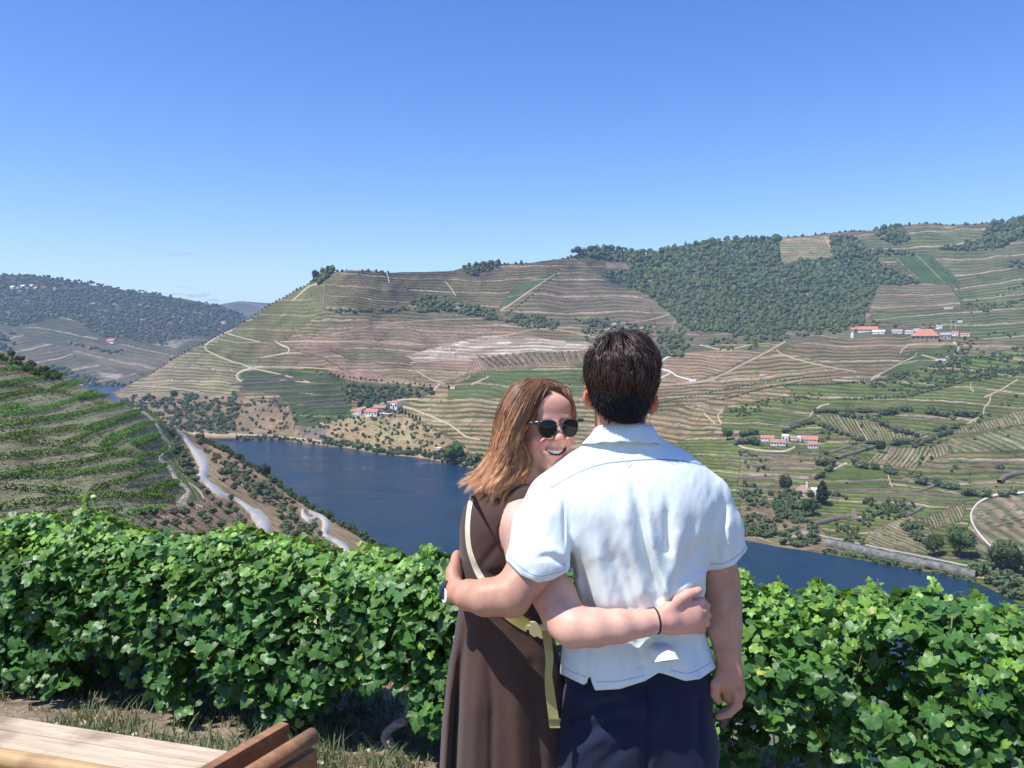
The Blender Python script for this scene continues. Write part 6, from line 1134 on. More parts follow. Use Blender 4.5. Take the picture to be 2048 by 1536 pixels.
    cut = np.maximum(cut, np.where((px > 1110) & (px < 1460) & (py > 1250), py-np.interp(px, xs, ys), -50.)); d = (cut*PXM).astype(np.float32); V.F[sl] = np.maximum(V.F[sl], d)
    # hollow the open sleeve ends
    V.cone(A(1072,1145,1.760), A(1062,1185,1.75), .058, .060, .004, 'c');
    V.ell(A(1242,852,1.872), (.054, .050, .030), .01, 'c')
    Vs, Fs = V.mesh(); Vs = smooth_mesh(Vs, Fs, 1, .5); sh = obj('shirt', mesh_np('shirt', Vs-ro, Fs, M_SHIRT, True), root); bv = bvh(Vs, Fs)
    # collar: a standing band folded over and outwards
    n = 64; a = np.linspace(0, 2*math.pi, n, endpoint=False); cx, cy = W(1247, 860, 1.87)[0], 1.868; back = (1-np.sin(a))*.5; ring = []
    def rg(rx, ry, zb, zf): ring.append(np.stack([cx+np.cos(a)*rx, cy+np.sin(a)*ry, zf+(zb-zf)*back], 1))
    zb = W(0, 846, 1.80)[2]; rg(.064, .062, zb-.012, zb-.055); rg(.063, .061, zb, zb-.040); rg(.068, .066, zb+.001, zb-.038); rg(.077, .073, zb-.012, zb-.052); rg(.096, .086, zb-.036, zb-.074); rg(.100, .089, zb-.042, zb-.079); rg(.096, .085, zb-.041, zb-.078); rg(.074, .070, zb-.020, zb-.060)
    Vc = np.concatenate(ring); Vc[:, 2] += .0015*np.sin(Vc[:, 0]*160); k = len(ring); Fc = [[j*n+i, j*n+(i+1) % n, ((j+1) % k)*n+(i+1) % n, ((j+1) % k)*n+i] for j in range(k) for i in range(n)]
    obj('collar', mesh_np('collar', Vc-ro, Fc, M_SHIRT, True), sh)
    for pts in [[(1099,977,1.8),(1150,948,2.2),(1202,929,2.6),(1253,922,2.6),(1300,919,2.6),(1356,921,2.6),(1407,931,2.6),(1448,951,2.6)], [(1012,1108,1.2),(1045,1137,1.2),(1078,1152,1.2),(1120,1144,1.2),(1138,1134,1.2)], [(1420,1128,1.2),(1450,1126,1.2),(1480,1108,1.2),(1494,1090,1.2)], [(1128,1336,1.2),(1150,1346,1.2),(1172,1354,1.2)], [(1192,1364,1.2),(1240,1362,1.2),(1290,1350,1.2)], [(1340,1340,1.2),(1380,1346,1.2),(1425,1324,1.2)], [(1253,924,1.5),(1258,935,1.5),(1264,928,1.5)]]:
        v, f = strip(pts, bv, .0008, .0006); obj('seam', mesh_np('seam', v-ro, f, M_SEAM), sh)
    # the turned-up curl of the hem
    nn_ = 30; a_ = np.linspace(0, 2*math.pi, nn_, endpoint=False); L = []; pc = smooth_line([(1320,1287,1.770), (1321,1289,1.755), (1324,1302,1.738), (1331,1322,1.726)], 2.0)
    for q in range(len(pc)):
        f_ = q/(len(pc)-1); c_ = W(pc[q, 0], pc[q, 1], pc[q, 2]); sc_ = min(1, .25+3*f_)**.5; rx = (.027+.003*f_)*sc_; L.append(np.stack([c_[0]+np.cos(a_)*rx*(1+.05*np.sin(3*a_)), c_[1]+np.sin(a_)*(.016+.002*f_)*sc_-np.sin(a_)*0, c_[2]-np.sin(a_)*(.009*f_)+.004*np.cos(a_)*f_], 1))
    L = np.array(L); nq = len(L); ctr = L.mean(1, keepdims=True); Li = ctr+(L-ctr)*.9; Vq = np.concatenate([L.reshape(-1, 3), Li.reshape(-1, 3)]); ix = np.arange(nq*nn_).reshape(nq, nn_); nx_ = np.roll(ix, -1, 1)
    Fq = [[ix[i, j], ix[i+1, j], nx_[i+1, j], nx_[i, j]] for i in range(nq-1) for j in range(nn_)]; Fq += [[nq*nn_+q for q in f[::-1]] for f in Fq]+[[ix[-1, j], nx_[-1, j], nq*nn_+nx_[-1, j], nq*nn_+ix[-1, j]] for j in range(nn_)]
    obj('curled_hem', mesh_np('curled_hem', Vq-ro, [[int(k) for k in f] for f in Fq], M_SHIRT, True), sh)
    # ---- trousers
    V = Vol([-.02, 1.66, .02], [.60, 2.08, 1.06], .005)
    def tf(P):
        px, py = proj(P); s_ = 0
        for pts, am, wd in [([(1292,1375),(1296,1440),(1292,1536)], -.007, 8), ([(1180,1400),(1230,1385),(1285,1420)], .006, 16), ([(1150,1440),(1200,1410),(1262,1400)], -.006, 10), ([(1130,1490),(1180,1455),(1240,1440)], -.005, 12), ([(1310,1385),(1325,1410),(1300,1460)], .005, 12), ([(1260,1440),(1250,1490),(1200,1536)], -.006, 12), ([(1140,1536),(1165,1500),(1200,1480)], .005, 12), ([(1395,1400),(1400,1536)], -.003, 8)]:
            d, t = seg_d(px, py, pts); s_ = s_+am*np.exp(-(d/wd)**2)
        return (s_*1.7+.004*fbm(px/30, py/30, 5, 3)).astype(np.float32)
    loft_sdf(V, [rowpx(1300,1170,1400,1.87,1.96,1.79), rowpx(1350,1140,1424,1.87,1.99,1.775), rowpx(1400,1124,1426,1.87,2.0,1.762), rowpx(1460,1116,1424,1.87,2.0,1.758), rowpx(1530,1116,1420,1.87,2.0,1.77), (W(0,1600,1.87)[2], W(1270,0,1.87)[0], .174, 1.985, 1.78)], .03, tf)
    for x, x2 in ((1198, 1190), (1352, 1366)):
        X = W(x, 1500, 1.87)[0]; X2 = W(x2, 1500, 1.87)[0]; V.chain([(X, 1.875, .78), (X2, 1.885, .46), (X2, 1.875, .06)], [.094, .072, .060], .04)
    sl, P = V.sub([-.02, 1.66, .02], [.60, 2.08, 1.06], 0); V.F[sl] = np.maximum(V.F[sl], (.045-P[..., 2]).astype(np.float32)); V.F[sl] = np.maximum(V.F[sl], (P[..., 2]-W(0,1305,1.8)[2]).astype(np.float32))
    Vt, Ft = V.mesh(); Vt = smooth_mesh(Vt, Ft, 2, .4); obj('trousers', mesh_np('trousers', Vt-ro, Ft, M_NAVY, True), root)
    for x in (1190, 1366):
        V = Vol([W(x,1500,1.87)[0]-.07, 1.76, -.01], [W(x,1500,1.87)[0]+.07, 2.12, .12], .005); X = W(x,1500,1.87)[0]; V.chain([(X, 1.84, .045), (X, 2.03, .038)], [.046, .042], .02); V.cone((X, 1.85, .05), (X, 1.87, .09), .04, .045, .02); sl, P = V.sub([X-.07, 1.76, -.01], [X+.07, 2.12, .12], 0); V.F[sl] = np.maximum(V.F[sl], (.001-P[..., 2]).astype(np.float32)); v, f = V.mesh(); obj('shoe', mesh_np('shoe', v-ro, f, M_SHOE, True), root)
    # ---- hair: thick short locks over a close-fitting base
    r = np.random.default_rng(4); hc = W(1243, 748, 1.838); hr = np.array([.0795, .097, .0935])
    V = Vol(hc-.16, hc+.16, .004); V.ell(hc+np.array([0, 0, .002]), hr-.004, .01); V.ell(W(1243,785,1.842), (.069, .071, .06), .03); V.cone(W(1241,800,1.838), W(1241,832,1.838), .062, .052, .02)
    sl, P = V.sub(hc-.16, hc+.16, 0); px, py = proj(P); face = P[..., 1] > 1.90+(1.60-P[..., 2])*(-.25); V.F[sl] = np.maximum(V.F[sl], np.where((P[..., 2] < W(0,735,1.84)[2]) & (P[..., 1] > 1.868), .02, -.1).astype(np.float32)); V.F[sl] = np.maximum(V.F[sl], np.where((P[..., 2] < hc[2]+.05) & (P[..., 1] > 1.915), .02, -.1).astype(np.float32))
    neckline = np.interp(px, [1180, 1196, 1215, 1240, 1290, 1300], [800, 822, 838, 848, 846, 830]); V.F[sl] = np.maximum(V.F[sl], ((py-neckline)*PXM).astype(np.float32)); V.F[sl] -= (.003*fbm(px/5, py/10, 3, 2)).astype(np.float32)
    vb, fb = V.mesh(); hb = np.tile(np.array([.012, .008, .007]), (len(vb), 1)); hair = obj('hair', mesh_np('hair', vb-ro, fb, M_HBASE, True, {'tint': hb}), root); bvh_h = bvh(vb, fb)
    crown = np.array([hc[0]-.012, hc[1]-.035, hc[2]+.095]); SG = []; CL = []; RD = []
    for g in range(620):
        while True:
            d = r.normal(size=3); d /= np.linalg.norm(d)
            if d[2] > -.82 and not (d[1] > .35 and d[2] < .45) and not (abs(d[0]) > .80 and d[2] < -.25): break
        p = hc+d*hr*.97; zf = d[2]; Lk = np.interp(zf, [-.8, -.35, .1, .5, 1], [.016, .024, .040, .052, .062])*r.uniform(.7, 1.25); away = p-crown; away[2] -= .05; sweep = np.array([-.35 if zf > -.2 else .05, 0, -.9+.4*max(zf, 0)])+r.normal(size=3)*.32; T = away/np.linalg.norm(away)*.75+sweep*.6
        lf = r.uniform(.10, .50)
        if zf > .55: T += np.array([.55, -.25, .15])
        m = 8; path = [p.copy()]; q = p.copy()
        for j in range(m-1):
            nrm = (q-hc)/hr**2; nrm /= np.linalg.norm(nrm); T = T-nrm*(T@nrm); T /= np.linalg.norm(T); lift = (lf if zf > .6 else .09)*(1-j/m)*(1 if j < 4 else -.3); q = q+(T+nrm*lift)*Lk/(m-1); e = (((q-hc)/hr)**2).sum()**.5
            q = hc+(q-hc)*max(1.0, 1.0/e*1.0) if e < 1 else q; T = T+np.array([0, 0, -.12]); path.append(q.copy())
        path = np.array(path); nst = 13; t = np.linspace(0, 1, m)[None, :, None]; off = r.normal(size=(nst, 1, 3))*np.array([.0042, .0030, .0042])*(1.05-.75*t); S_ = path[None]+off+r.normal(size=(nst, m, 3))*.0004; SG.append(S_); base = np.array([.034, .020, .015])*r.uniform(.45, 2.3)*np.array([1.1, .95, .95]); CL.append(np.tile(base, (nst, 1))*r.uniform(.8, 1.3, (nst, 1))); RD.append(r.uniform(.00055, .0009, nst))
    for g in range(2600):                                                  # short clipped hair down the nape
        x = r.uniform(1180, 1304); y = r.uniform(760, 838); h_ = hit(bvh_h, x, y, .0008)
        if h_ is None: continue
        dn = np.array([r.normal()*.25-(x-1243)*.003, -.22, -1.]); ln = r.uniform(.010, .017); t = np.linspace(0, 1, 8)[:, None]; SG.append((h_+dn*ln*t+np.array([0, -.0012, 0])*t)[None]); CL.append(np.array([[.016, .011, .010]])*r.uniform(.6, 1.7)); RD.append(np.array([r.uniform(.0005, .0008)]))
    # a few stray hairs at the crown
    for g in range(26):
        b0 = W(1262+r.normal()*16, 664+r.normal()*3, 1.82); e = np.array([r.uniform(.01, .045), 0, r.uniform(.0, .014)]); t = np.linspace(0, 1, 8)[:, None]; SG.append((b0+e*t+np.array([0, 0, -.03])*t*t)[None]); CL.append(np.array([[.02, .013, .012]])); RD.append(np.array([.0005]))
    S_ = np.concatenate(SG); v, f = strands(S_, np.concatenate(RD)); obj('lock', mesh_np('lock', v-ro, f, M_HAIRM, True, {'tint': np.repeat(np.concatenate(CL), 24, 0)}), hair)['label'] = 'glossy dark locks'
    # ---- wrist watch
    wr = empty('watch', (0, 0, 0)); wr.parent = root; c = W(903, 1184, 1.835)
    ax = np.array(W(895,1181,1.87))-np.array(W(935,1189,1.77)); ax /= np.linalg.norm(ax); u = np.cross(ax, [0, 0, 1.]); u /= np.linalg.norm(u); w_ = np.cross(u, ax); c = W(905, 1183, 1.845)
    nn = 40; a = np.linspace(0, 2*math.pi, nn, endpoint=False); L = []
    for rr_, dd in ((.0285, -.009), (.0300, -.009), (.0300, .009), (.0285, .009)): L.append(c+u*np.cos(a)[:, None]*rr_+w_*np.sin(a)[:, None]*rr_+ax*dd)
    Vw = np.concatenate(L); Fw = [[j*nn+i, j*nn+(i+1) % nn, ((j+1) % 4)*nn+(i+1) % nn, ((j+1) % 4)*nn+i] for j in range(4) for i in range(nn)]; obj('watch_strap', mesh_np('watch_strap', Vw-ro, Fw, M_STRAPN, True), wr)
    fc = W(892, 1191, 1.828); nrm = np.array([-.90, -.44, .12]); nrm /= np.linalg.norm(nrm); e1 = np.cross(nrm, [0, 0, 1.]); e1 /= np.linalg.norm(e1); e2 = np.cross(e1, nrm)
    def disc(R, t0, t1, mat, nm):
        L = [fc+nrm*t0+0*a[:, None], fc+nrm*t0+(e1*np.cos(a)[:, None]+e2*np.sin(a)[:, None])*R, fc+nrm*t1+(e1*np.cos(a)[:, None]+e2*np.sin(a)[:, None])*R, fc+nrm*t1+(e1*np.cos(a)[:, None]+e2*np.sin(a)[:, None])*R*.9, fc+nrm*t1*.999+0*a[:, None]]; Vd = np.concatenate(L); obj(nm, mesh_np(nm, Vd-ro, [[j*nn+i, j*nn+(i+1) % nn, (j+1)*nn+(i+1) % nn, (j+1)*nn+i] for j in range(4) for i in range(nn)], mat, False), wr)
    disc(.0195, -.006, .004, M_STEEL, 'watch_case'); disc(.0168, .0035, .0048, M_DIAL, 'watch_dial')
    v, f = tubes([([fc-e1*.0+e2*.0+nrm*-.002+e1*.019, fc+e1*.0225+nrm*-.002], .003)], 8); obj('crown_knob', mesh_np('crown_knob', v-ro, f, M_STEEL, True), wr)
    return root, bv
man, bvs = build_man()
# ================================================================ THE WOMAN
def build_woman():
    A = lambda px, py, Y: W(px, py, Y); root = empty('person', (W(1020, 1400, 1.96)[0], 1.96, 0)); ro = np.array(root.location)
    tag(root, 'smiling woman with long light brown hair, sunglasses and sleeveless brown dress', 'person')
    h = .0032; V = Vol([-.24, 1.60, -.01], [.48, 2.22, 1.72], h)
    # torso, turned a little towards the man
    loft_sdf(V, [rowpx(985,985,1050,1.97,2.02,1.91), rowpx(1020,955,1065,1.97,2.05,1.87), rowpx(1060,945,1060,1.97,2.06,1.86), rowpx(1150,948,1062,1.97,2.05,1.87), rowpx(1216,945,1075,1.97,2.04,1.88), rowpx(1300,935,1095,1.97,2.06,1.87), rowpx(1400,930,1100,1.97,2.07,1.87)], .03)
    # right shoulder and arm round his waist
    V.chain([A(1010,995,1.95), A(1040,1020,1.90), A(1042,1055,1.875), A(1062,1120,1.84), A(1108,1190,1.795)], [.043, .050, .052, .050, .047], .025)
    V.chain([A(1108,1190,1.795), A(1128,1235,1.760), A(1150,1254,1.730)], [.047, .0445, .0425], .02); V.ell(A(1140,1262,1.73), (.033, .03, .030), .02)
    V.chain([A(1150,1254,1.730), A(1190,1255,1.722), A(1240,1252,1.722), A(1282,1247,1.730), A(1312,1242,1.738)], [.0405, .0395, .0345, .0275, .0245], .015)
    # hand: wrist, back of the hand, thumb along the top edge, fingers closing round his side
    V.cone(A(1312,1242,1.738), A(1335,1240,1.740), .0245, .026, .01, flat=((0, 1, 0), .85)); V.cone(A(1335,1240,1.742), A(1378,1230,1.752), .0275, .033, .012, flat=((.15, 1, 0), .52)); V.cone(A(1345,1247,1.744), A(1382,1248,1.756), .021, .020, .012, flat=((.15, 1, 0), .6))
    V.cone(A(1330,1224,1.742), A(1352,1204,1.744), .015, .0145, .01); V.chain([A(1352,1204,1.744), A(1375,1189,1.745), A(1397,1181,1.750)], [.0135, .0112, .0090], .006)
    fg = [((1380,1208),(1402,1203),(1412,1212),(1407,1220)), ((1384,1222),(1405,1222),(1414,1230),(1409,1236)), ((1384,1238),(1405,1240),(1412,1246),(1406,1250)), ((1378,1252),(1398,1256),(1404,1260),(1398,1263))]
    for i, q in enumerate(fg):
        r0 = [.0098, .0100, .0095, .0084][i]; V.chain([A(*q[0], 1.752), A(*q[1], 1.762), A(q[2][0], q[2][1], 1.785), A(q[3][0]+2, q[3][1], 1.815)], [r0*1.15, r0*1.08, r0*.95, r0*.8], .0035)
        V.ell(A(*q[1], 1.757), (.010, .009, .009), .004)
    # left arm resting in front (out of sight behind her body)
    V.chain([A(985,1010,2.00), A(975,1060,2.06), A(985,1130,2.10), A(1030,1190,2.11), A(1090,1180,2.05)], [.034, .033, .032, .027, .022], .02)
    # head: local frame turned 21 deg to her left, eyes at the origin
    yaw = math.radians(17); hc = A(1089, 847, 1.985); cs, sn = math.cos(yaw), math.sin(yaw); roll = math.radians(1.5)
    R1 = np.array([[cs, -sn, 0], [sn, cs, 0], [0, 0, 1]]); R2 = np.array([[math.cos(roll), 0, -math.sin(roll)], [0, 1, 0], [math.sin(roll), 0, math.cos(roll)]]); RM = R2@R1
    G = lambda x, y, z: hc+RM@np.array([x, y, z])
    def E(c, r, k=.01, mode='u'): V.ell(G(*c), r, k, mode, RM)
    def K(a, b, ra, rb, k=.01, mode='u'): V.cone(G(*a), G(*b), ra, rb, k, mode)
    V.cone(G(0, .035, -.05), A(1045, 985, 1.975), .050, .056, .02)                       # neck
    E((0, .012, .028), (.070, .088, .080), .02); E((0, -.022, -.038), (.060, .056, .064), .03); E((0, -.060, -.094), (.022, .018, .017), .025); K((-.034, .0, -.075), (0, -.055, -.092), .024, .017, .02); K((.034, .0, -.075), (0, -.055, -.092), .024, .017, .02)
    E((0, -.070, .045), (.044, .014, .028), .02); K((-.030, -.074, .017), (.030, -.074, .017), .009, .009, .012)
    for s_ in (-1, 1):
        E((s_*.036, -.062, -.034), (.019, .0175, .0165), .018); E((s_*.031, -.086, .000), (.015, .011, .010), .008, 'c'); E((s_*.031, -.070, .0), (.0115, .0115, .0115), .002)
        E((s_*.073, .012, -.012), (.008, .018, .030), .008)
    K((0, -.082, .006), (0, -.103, -.024), .0080, .0115, .010); E((0, -.104, -.028), (.0115, .0105, .0092), .006); E((.0125, -.094, -.033), (.0075, .008, .0065), .005); E((-.0125, -.094, -.033), (.0075, .008, .0065), .005)
    K((.006, -.100, -.041), (.006, -.103, -.038), .0028, .0022, .002, 'c'); K((-.006, -.100, -.041), (-.006, -.103, -.038), .0028, .0022, .002, 'c')
    E((0, -.078, -.058), (.034, .020, .022), .015)                                      # mouth mound
    MX = -.0035; mc = lambda t: (MX+.0275*t, -.094+.017*t*t, -.060+.011*t*t)
    for t in np.linspace(-.86, .86, 13): E((mc(t)[0], mc(t)[1], mc(t)[2]-.0010), (.0046, .010, .0054*(1-.68*t*t)), .002, 'c')
    ts = np.linspace(-1, 1, 11)
    for i in range(10):
        a, b = ts[i], ts[i+1]; up = lambda t: (MX+.0285*t, -.0965+.018*t*t, -.0535+.0085*abs(t)**2.0*1.0-.0006*math.cos(t*6)); lo_ = lambda t: (MX+.0275*t, -.0945+.018*t*t, -.0698+.0165*t*t); K(up(a), up(b), .0030*(1-.35*a*a), .0030*(1-.35*b*b), .003); K(lo_(a), lo_(b), .0044*(1-.45*a*a), .0042*(1-.45*b*b), .004)
    for s_ in (-1, 1): K((s_*.034, -.076, -.046), (s_*.028, -.090, -.030), .0035, .004, .012)
    # legs
    for x in (985, 1045): V.chain([A(x,1420,1.97), (W(x,1536,1.97)[0], 1.98, .45), (W(x,1536,1.97)[0], 1.97, .09)], [.07, .048, .032], .03); V.chain([(W(x,1536,1.97)[0], 1.97, .07), (W(x,1536,1.97)[0], 2.10, .025)], [.034, .026], .02)
    Vb, Fb = V.mesh(); Vb = smooth_mesh(Vb, Fb, 1, .3); px, py = proj(Vb); Vb = smooth_mesh(Vb, Fb, 16, .5, ((px < 1318) & (py > 960)).astype(float)); Lc = (Vb-hc)@RM; x, y, z = Lc.T; px, py = proj(Vb)
    base = np.array([.66, .385, .29]); col = np.tile(base, (len(Vb), 1))*np.clip(1+.25*fbm(px/22, py/22, 7, 3), .85, 1.15)[:, None]
    hd = (np.abs(x) < .09) & (np.abs(y) < .13) & (z > -.12) & (z < .13)
    bl = np.exp(-(((np.abs(x)-.036)/.022)**2+((z+.034)/.022)**2))*(y < -.03)*hd+np.exp(-((x/.014)**2+((z+.028)/.014)**2))*(y < -.085)*hd+.3*np.exp(-((x/.05)**2+((z-.045)/.025)**2))*(y < -.05)*hd; col = col*(1-bl[:, None]*np.array([0, .27, .22]))
    xm = x-MX; lipd = np.minimum(np.abs(z-(-.0530+.0085*(xm/.0285)**2))*1.15, np.abs(z-(-.0718+.0175*(xm/.0275)**2))*.95); lip = (lipd < .0034*(1-.5*(xm/.0275)**2)) & (np.abs(xm) < .0265) & (y < -.07) & hd; col[lip] = np.array([.62, .25, .22])
    cav = (np.abs(xm) < .026) & (z < -.055+.0085*(xm/.0285)**2) & (z > -.069+.0175*(xm/.0275)**2) & (y < -.05) & hd & ~lip; col[cav] = np.array([.10, .02, .02])
    hand = px > 1325; col[hand] *= np.array([.98, .90, .90])
    obj('body', mesh_np('body', Vb-ro, Fb, M_SKIN, True, {'tint': col}), root)
    # teeth: a curved row
    Vt, Ft = [], []
    for i in range(11):
        t0 = -.88+i*.16; t1 = t0+.150; a_ = np.array(mc(t0)); b_ = np.array(mc(t1)); zt = -.0545+.009*((t0+t1)/2)**2; hgt = .0118*(1-.50*((t0+t1)/2)**2); q = [(a_[0], a_[1]-.0005, zt), (b_[0], b_[1]-.0005, zt), (b_[0]-.0003, b_[1]-.0005, zt-hgt), (a_[0]+.0003, a_[1]-.0005, zt-hgt)]; q += [(p[0], p[1]+.004, p[2]) for p in q]; o = len(Vt); Vt += [G(*p) for p in q]; Ft += [[o+k for k in f] for f in ([0, 1, 2, 3], [4, 7, 6, 5], [0, 4, 5, 1], [1, 5, 6, 2], [2, 6, 7, 3], [3, 7, 4, 0])]
    obj('teeth', mesh_np('teeth', np.array(Vt)-ro, Ft, M_TEETH), root)
    v, f = ICO2_V*.0024+G(.0005, -.1035, -.0425), ICO2_F; obj('nose_ring', mesh_np('nose_ring', v-ro, f, M_GOLD, True), root)
    # ---- sunglasses
    g = empty('sunglasses', (0, 0, 0)); g.parent = root; k = 32; a = np.linspace(0, 2*math.pi, k, endpoint=False)
    for s_ in (-1, 1):
        c = np.array([s_*.0280, -.1045, -.001]); tilt = s_*.22
        def ringp(rx, rz, dy=0):
            rx, rz = rx*1.03, rz*1.03
            ca, sa = np.cos(a), np.sin(a); rx_ = rx*np.sign(ca)*np.abs(ca)**.82*(1+.07*sa); rz_ = rz*np.sign(sa)*np.abs(sa)**np.where(sa > 0, .72, .95)*np.where(sa > 0, .88, 1.05); return np.array([G(c[0]+u, c[1]+dy+abs(u+s_*.02)*0+(u*tilt), c[2]+w_) for u, w_ in zip(rx_, rz_)])
        inner, outer = ringp(.0196, .0198), ringp(.0220, .0222); io, oo = ringp(.0196, .0198, .003), ringp(.0220, .0222, .003); Vf = np.concatenate([inner, outer, oo, io]); Ff = [[j*k+i, j*k+(i+1) % k, ((j+1) % 4)*k+(i+1) % k, ((j+1) % 4)*k+i] for j in range(4) for i in range(k)]; obj('rim', mesh_np('rim', Vf-ro, Ff, M_FRAME, True), g)
        cc = G(c[0], c[1]-.0025, c[2]); mid = ringp(.0196*.55, .0198*.55, -.0012); Vl = np.concatenate([ringp(.0199, .0201, .0012), mid+0*mid, [cc]]); Fl = [[i, (i+1) % k, k+(i+1) % k, k+i] for i in range(k)]+[[k+i, k+(i+1) % k, 2*k] for i in range(k)]; obj('lens', mesh_np('lens', Vl-ro, Fl, M_LENS, True), g)
        v, f = tubes([([G(s_*.053, -.103+.010, .012), G(s_*.068, -.085, .012), G(s_*.077, -.03, .008), G(s_*.077, .015, .002), G(s_*.074, .035, -.02)], [.0040, .0036, .0028, .0026, .0022])], 8); obj('temple', mesh_np('temple', v-ro, f, M_FRAME, True), g)
        v, f = tubes([([G(s_*.047, -.1045+.0040, .0135), G(s_*.0565, -.100+.006, .0135)], .0046)], 8); obj('hinge', mesh_np('hinge', v-ro, f, M_FRAME, True), g)
    v, f = tubes([([G(-.0085, -.1085, .004), G(0, -.1105, .008), G(.0085, -.1085, .004)], .0024)], 8); obj('bridge', mesh_np('bridge', v-ro, f, M_FRAME, True), g)
    # ---- dress
    V = Vol([-.30, 1.60, .28], [.30, 2.30, 1.56], .0042)
    def fold(P):
        px, py = proj(P); s_ = 0; sk = np.clip((py-1215)/150, 0, 1.4)
        for pts, am, wd in [([(938,1216),(925,1300),(915,1400),(905,1600)], -.016, 9), ([(930,1230),(905,1330),(893,1450),(885,1600)], .008, 10), ([(975,1300),(985,1400),(982,1600)], -.006, 7), ([(960,1300),(950,1450),(945,1600)], .006, 14), ([(1010,1260),(1030,1400),(1040,1600)], .007, 18), ([(1060,1330),(1075,1450),(1080,1600)], -.007, 12)]:
            d, t = seg_d(px, py, pts); s_ = s_+am*np.exp(-(d/wd)**2)*sk
        for pts, am, wd in [([(925,1120),(960,1145),(1000,1150)], -.004, 9), ([(930,1160),(970,1175),(1010,1165)], .003, 9), ([(1000,1085),(980,1110),(965,1130)], -.0035, 8), ([(990,1000),(975,1060)], .002, 14)]:
            d, t = seg_d(px, py, pts); s_ = s_+am*np.exp(-(d/wd)**2)
        return (s_+.003*fbm(px/40, py/70, 9, 3)).astype(np.float32)
    H0 = W(0,1800,1.97)[2]
    rows = [rowpx(972,972,1048,1.97,2.03,1.90), rowpx(985,950,1068,1.97,2.05,1.875), rowpx(1006,928,1072,1.97,2.08,1.85), rowpx(1047,919,1066,1.97,2.10,1.838), rowpx(1105,920,1062,1.97,2.09,1.838), rowpx(1150,922,1066,1.97,2.08,1.845), rowpx(1200,920,1080,1.97,2.075,1.85), rowpx(1235,914,1092,1.97,2.08,1.845), rowpx(1270,909,1108,1.97,2.09,1.83), rowpx(1353,897,1130,1.97,2.11,1.81), rowpx(1455,888,1145,1.97,2.14,1.80), rowpx(1536,884,1152,1.97,2.16,1.795), (H0, W(1018,0,1.97)[0], .180, 2.20, 1.77), (.32, W(1018,0,1.97)[0], .225, 2.24, 1.72)]
    loft_sdf(V, rows, .02, fold)
    V.chain([A(980,992,1.955), A(1015,1002,1.94), A(1042,1014,1.902)], [.036, .050, .056], .02)
    # arm hole
    sl, P = V.sub([-.24, 1.60, .9], [.30, 2.16, 1.56], 0); px, py = proj(P); ah = np.interp(py, [960, 985, 998, 1008, 1023, 1057, 1078, 1092, 1110, 1140], [1120, 1085, 1040, 1026, 1012, 997, 997, 1004, 1020, 1060]); cut = np.where(py < 1140, (px-ah)*PXM, -.1); cut = np.where(P[..., 1] < 1.99, cut, -.1); V.F[sl] = np.maximum(V.F[sl], cut.astype(np.float32))
    Vd, Fd = V.mesh(); Vd = smooth_mesh(Vd, Fd, 2, .4); dr = obj('dress', mesh_np('dress', Vd-ro, Fd, M_DRESS, True), root); bv = bvh(Vd, Fd)
    # ---- strap bag: cream shoulder strap, khaki belt with buckle and loose end
    bag = empty('strap', (0, 0, 0)); bag.parent = root
    v, f = strip([(945,988,9),(938,1020,9.5),(935,1060,10),(938,1095,10),(947,1125,11),(960,1152,13),(975,1175,14)], bv, .0015, .0025); obj('shoulder_strap', mesh_np('shoulder_strap', v-ro, f, M_CREAM), bag)
    v, f = strip([(1000,1212,26),(1030,1236,26),(1058,1254,24)], bv, .002, .004); obj('belt', mesh_np('belt', v-ro, f, M_OLIVEW), bag)
    v, f = strip([(1085,1262,18),(1110,1278,20),(1125,1290,20)], bv, .002, .004); obj('belt', mesh_np('belt', v-ro, f, M_OLIVEW), bag)
    c = hit(bv, 1072, 1259, .012); c = c if c is not None else A(1072, 1259, 1.80)
    e = np.array([.80, .15, -.42]); e /= np.linalg.norm(e); n_ = np.array([0, -1, .05]); u = np.cross(n_, e); u /= np.linalg.norm(u)
    out = [(-.024,-.010),(-.016,-.006),(-.010,-.014),(.004,-.017),(.010,-.012),(.022,-.014),(.028,-.006),(.028,.008),(.020,.015),(.006,.017),(.002,.013),(-.012,.016),(-.022,.011),(-.017,.004),(-.026,.001)]
    Vk = [c+e*x_+u*y_+n_*.005 for x_, y_ in out]+[c+e*x_+u*y_-n_*.004 for x_, y_ in out]; m = len(out); Fk = [list(range(m)), list(range(2*m-1, m-1, -1))]+[[i, m+i, m+(i+1) % m, (i+1) % m] for i in range(m)]; obj('buckle', mesh_np('buckle', np.array(Vk)-ro, Fk, M_BUCK), bag)
    # loose end hangs free just behind the man's hip
    P = smooth_line([(1092,1262,18),(1096,1290,17),(1099,1320,16),(1097,1350,15),(1100,1385,19),(1105,1420,20),(1110,1456,21)], 4.); ring = []
    Yb = np.interp(P[:, 1], [1262, 1300, 1456], [1.785, 1.765, 1.758]); L = W(P[:, 0]-P[:, 2]/2, P[:, 1], Yb); Rr = W(P[:, 0]+P[:, 2]/2, P[:, 1], Yb+.004*np.sin(P[:, 1]/22)); A4 = np.stack([L, Rr, Rr+[0, .0018, 0], L+[0, .0018, 0]], 1); m = len(P); idx = np.arange(m*4).reshape(m, 4); nx = np.roll(idx, -1, 1); F = [list(q) for q in np.stack([idx[:-1], nx[:-1], nx[1:], idx[1:]], -1).reshape(-1, 4)]+[list(idx[0]), list(idx[-1][::-1])]
    obj('strap_end', mesh_np('strap_end', A4.reshape(-1, 3)-ro, F, M_OLIVEW), bag)
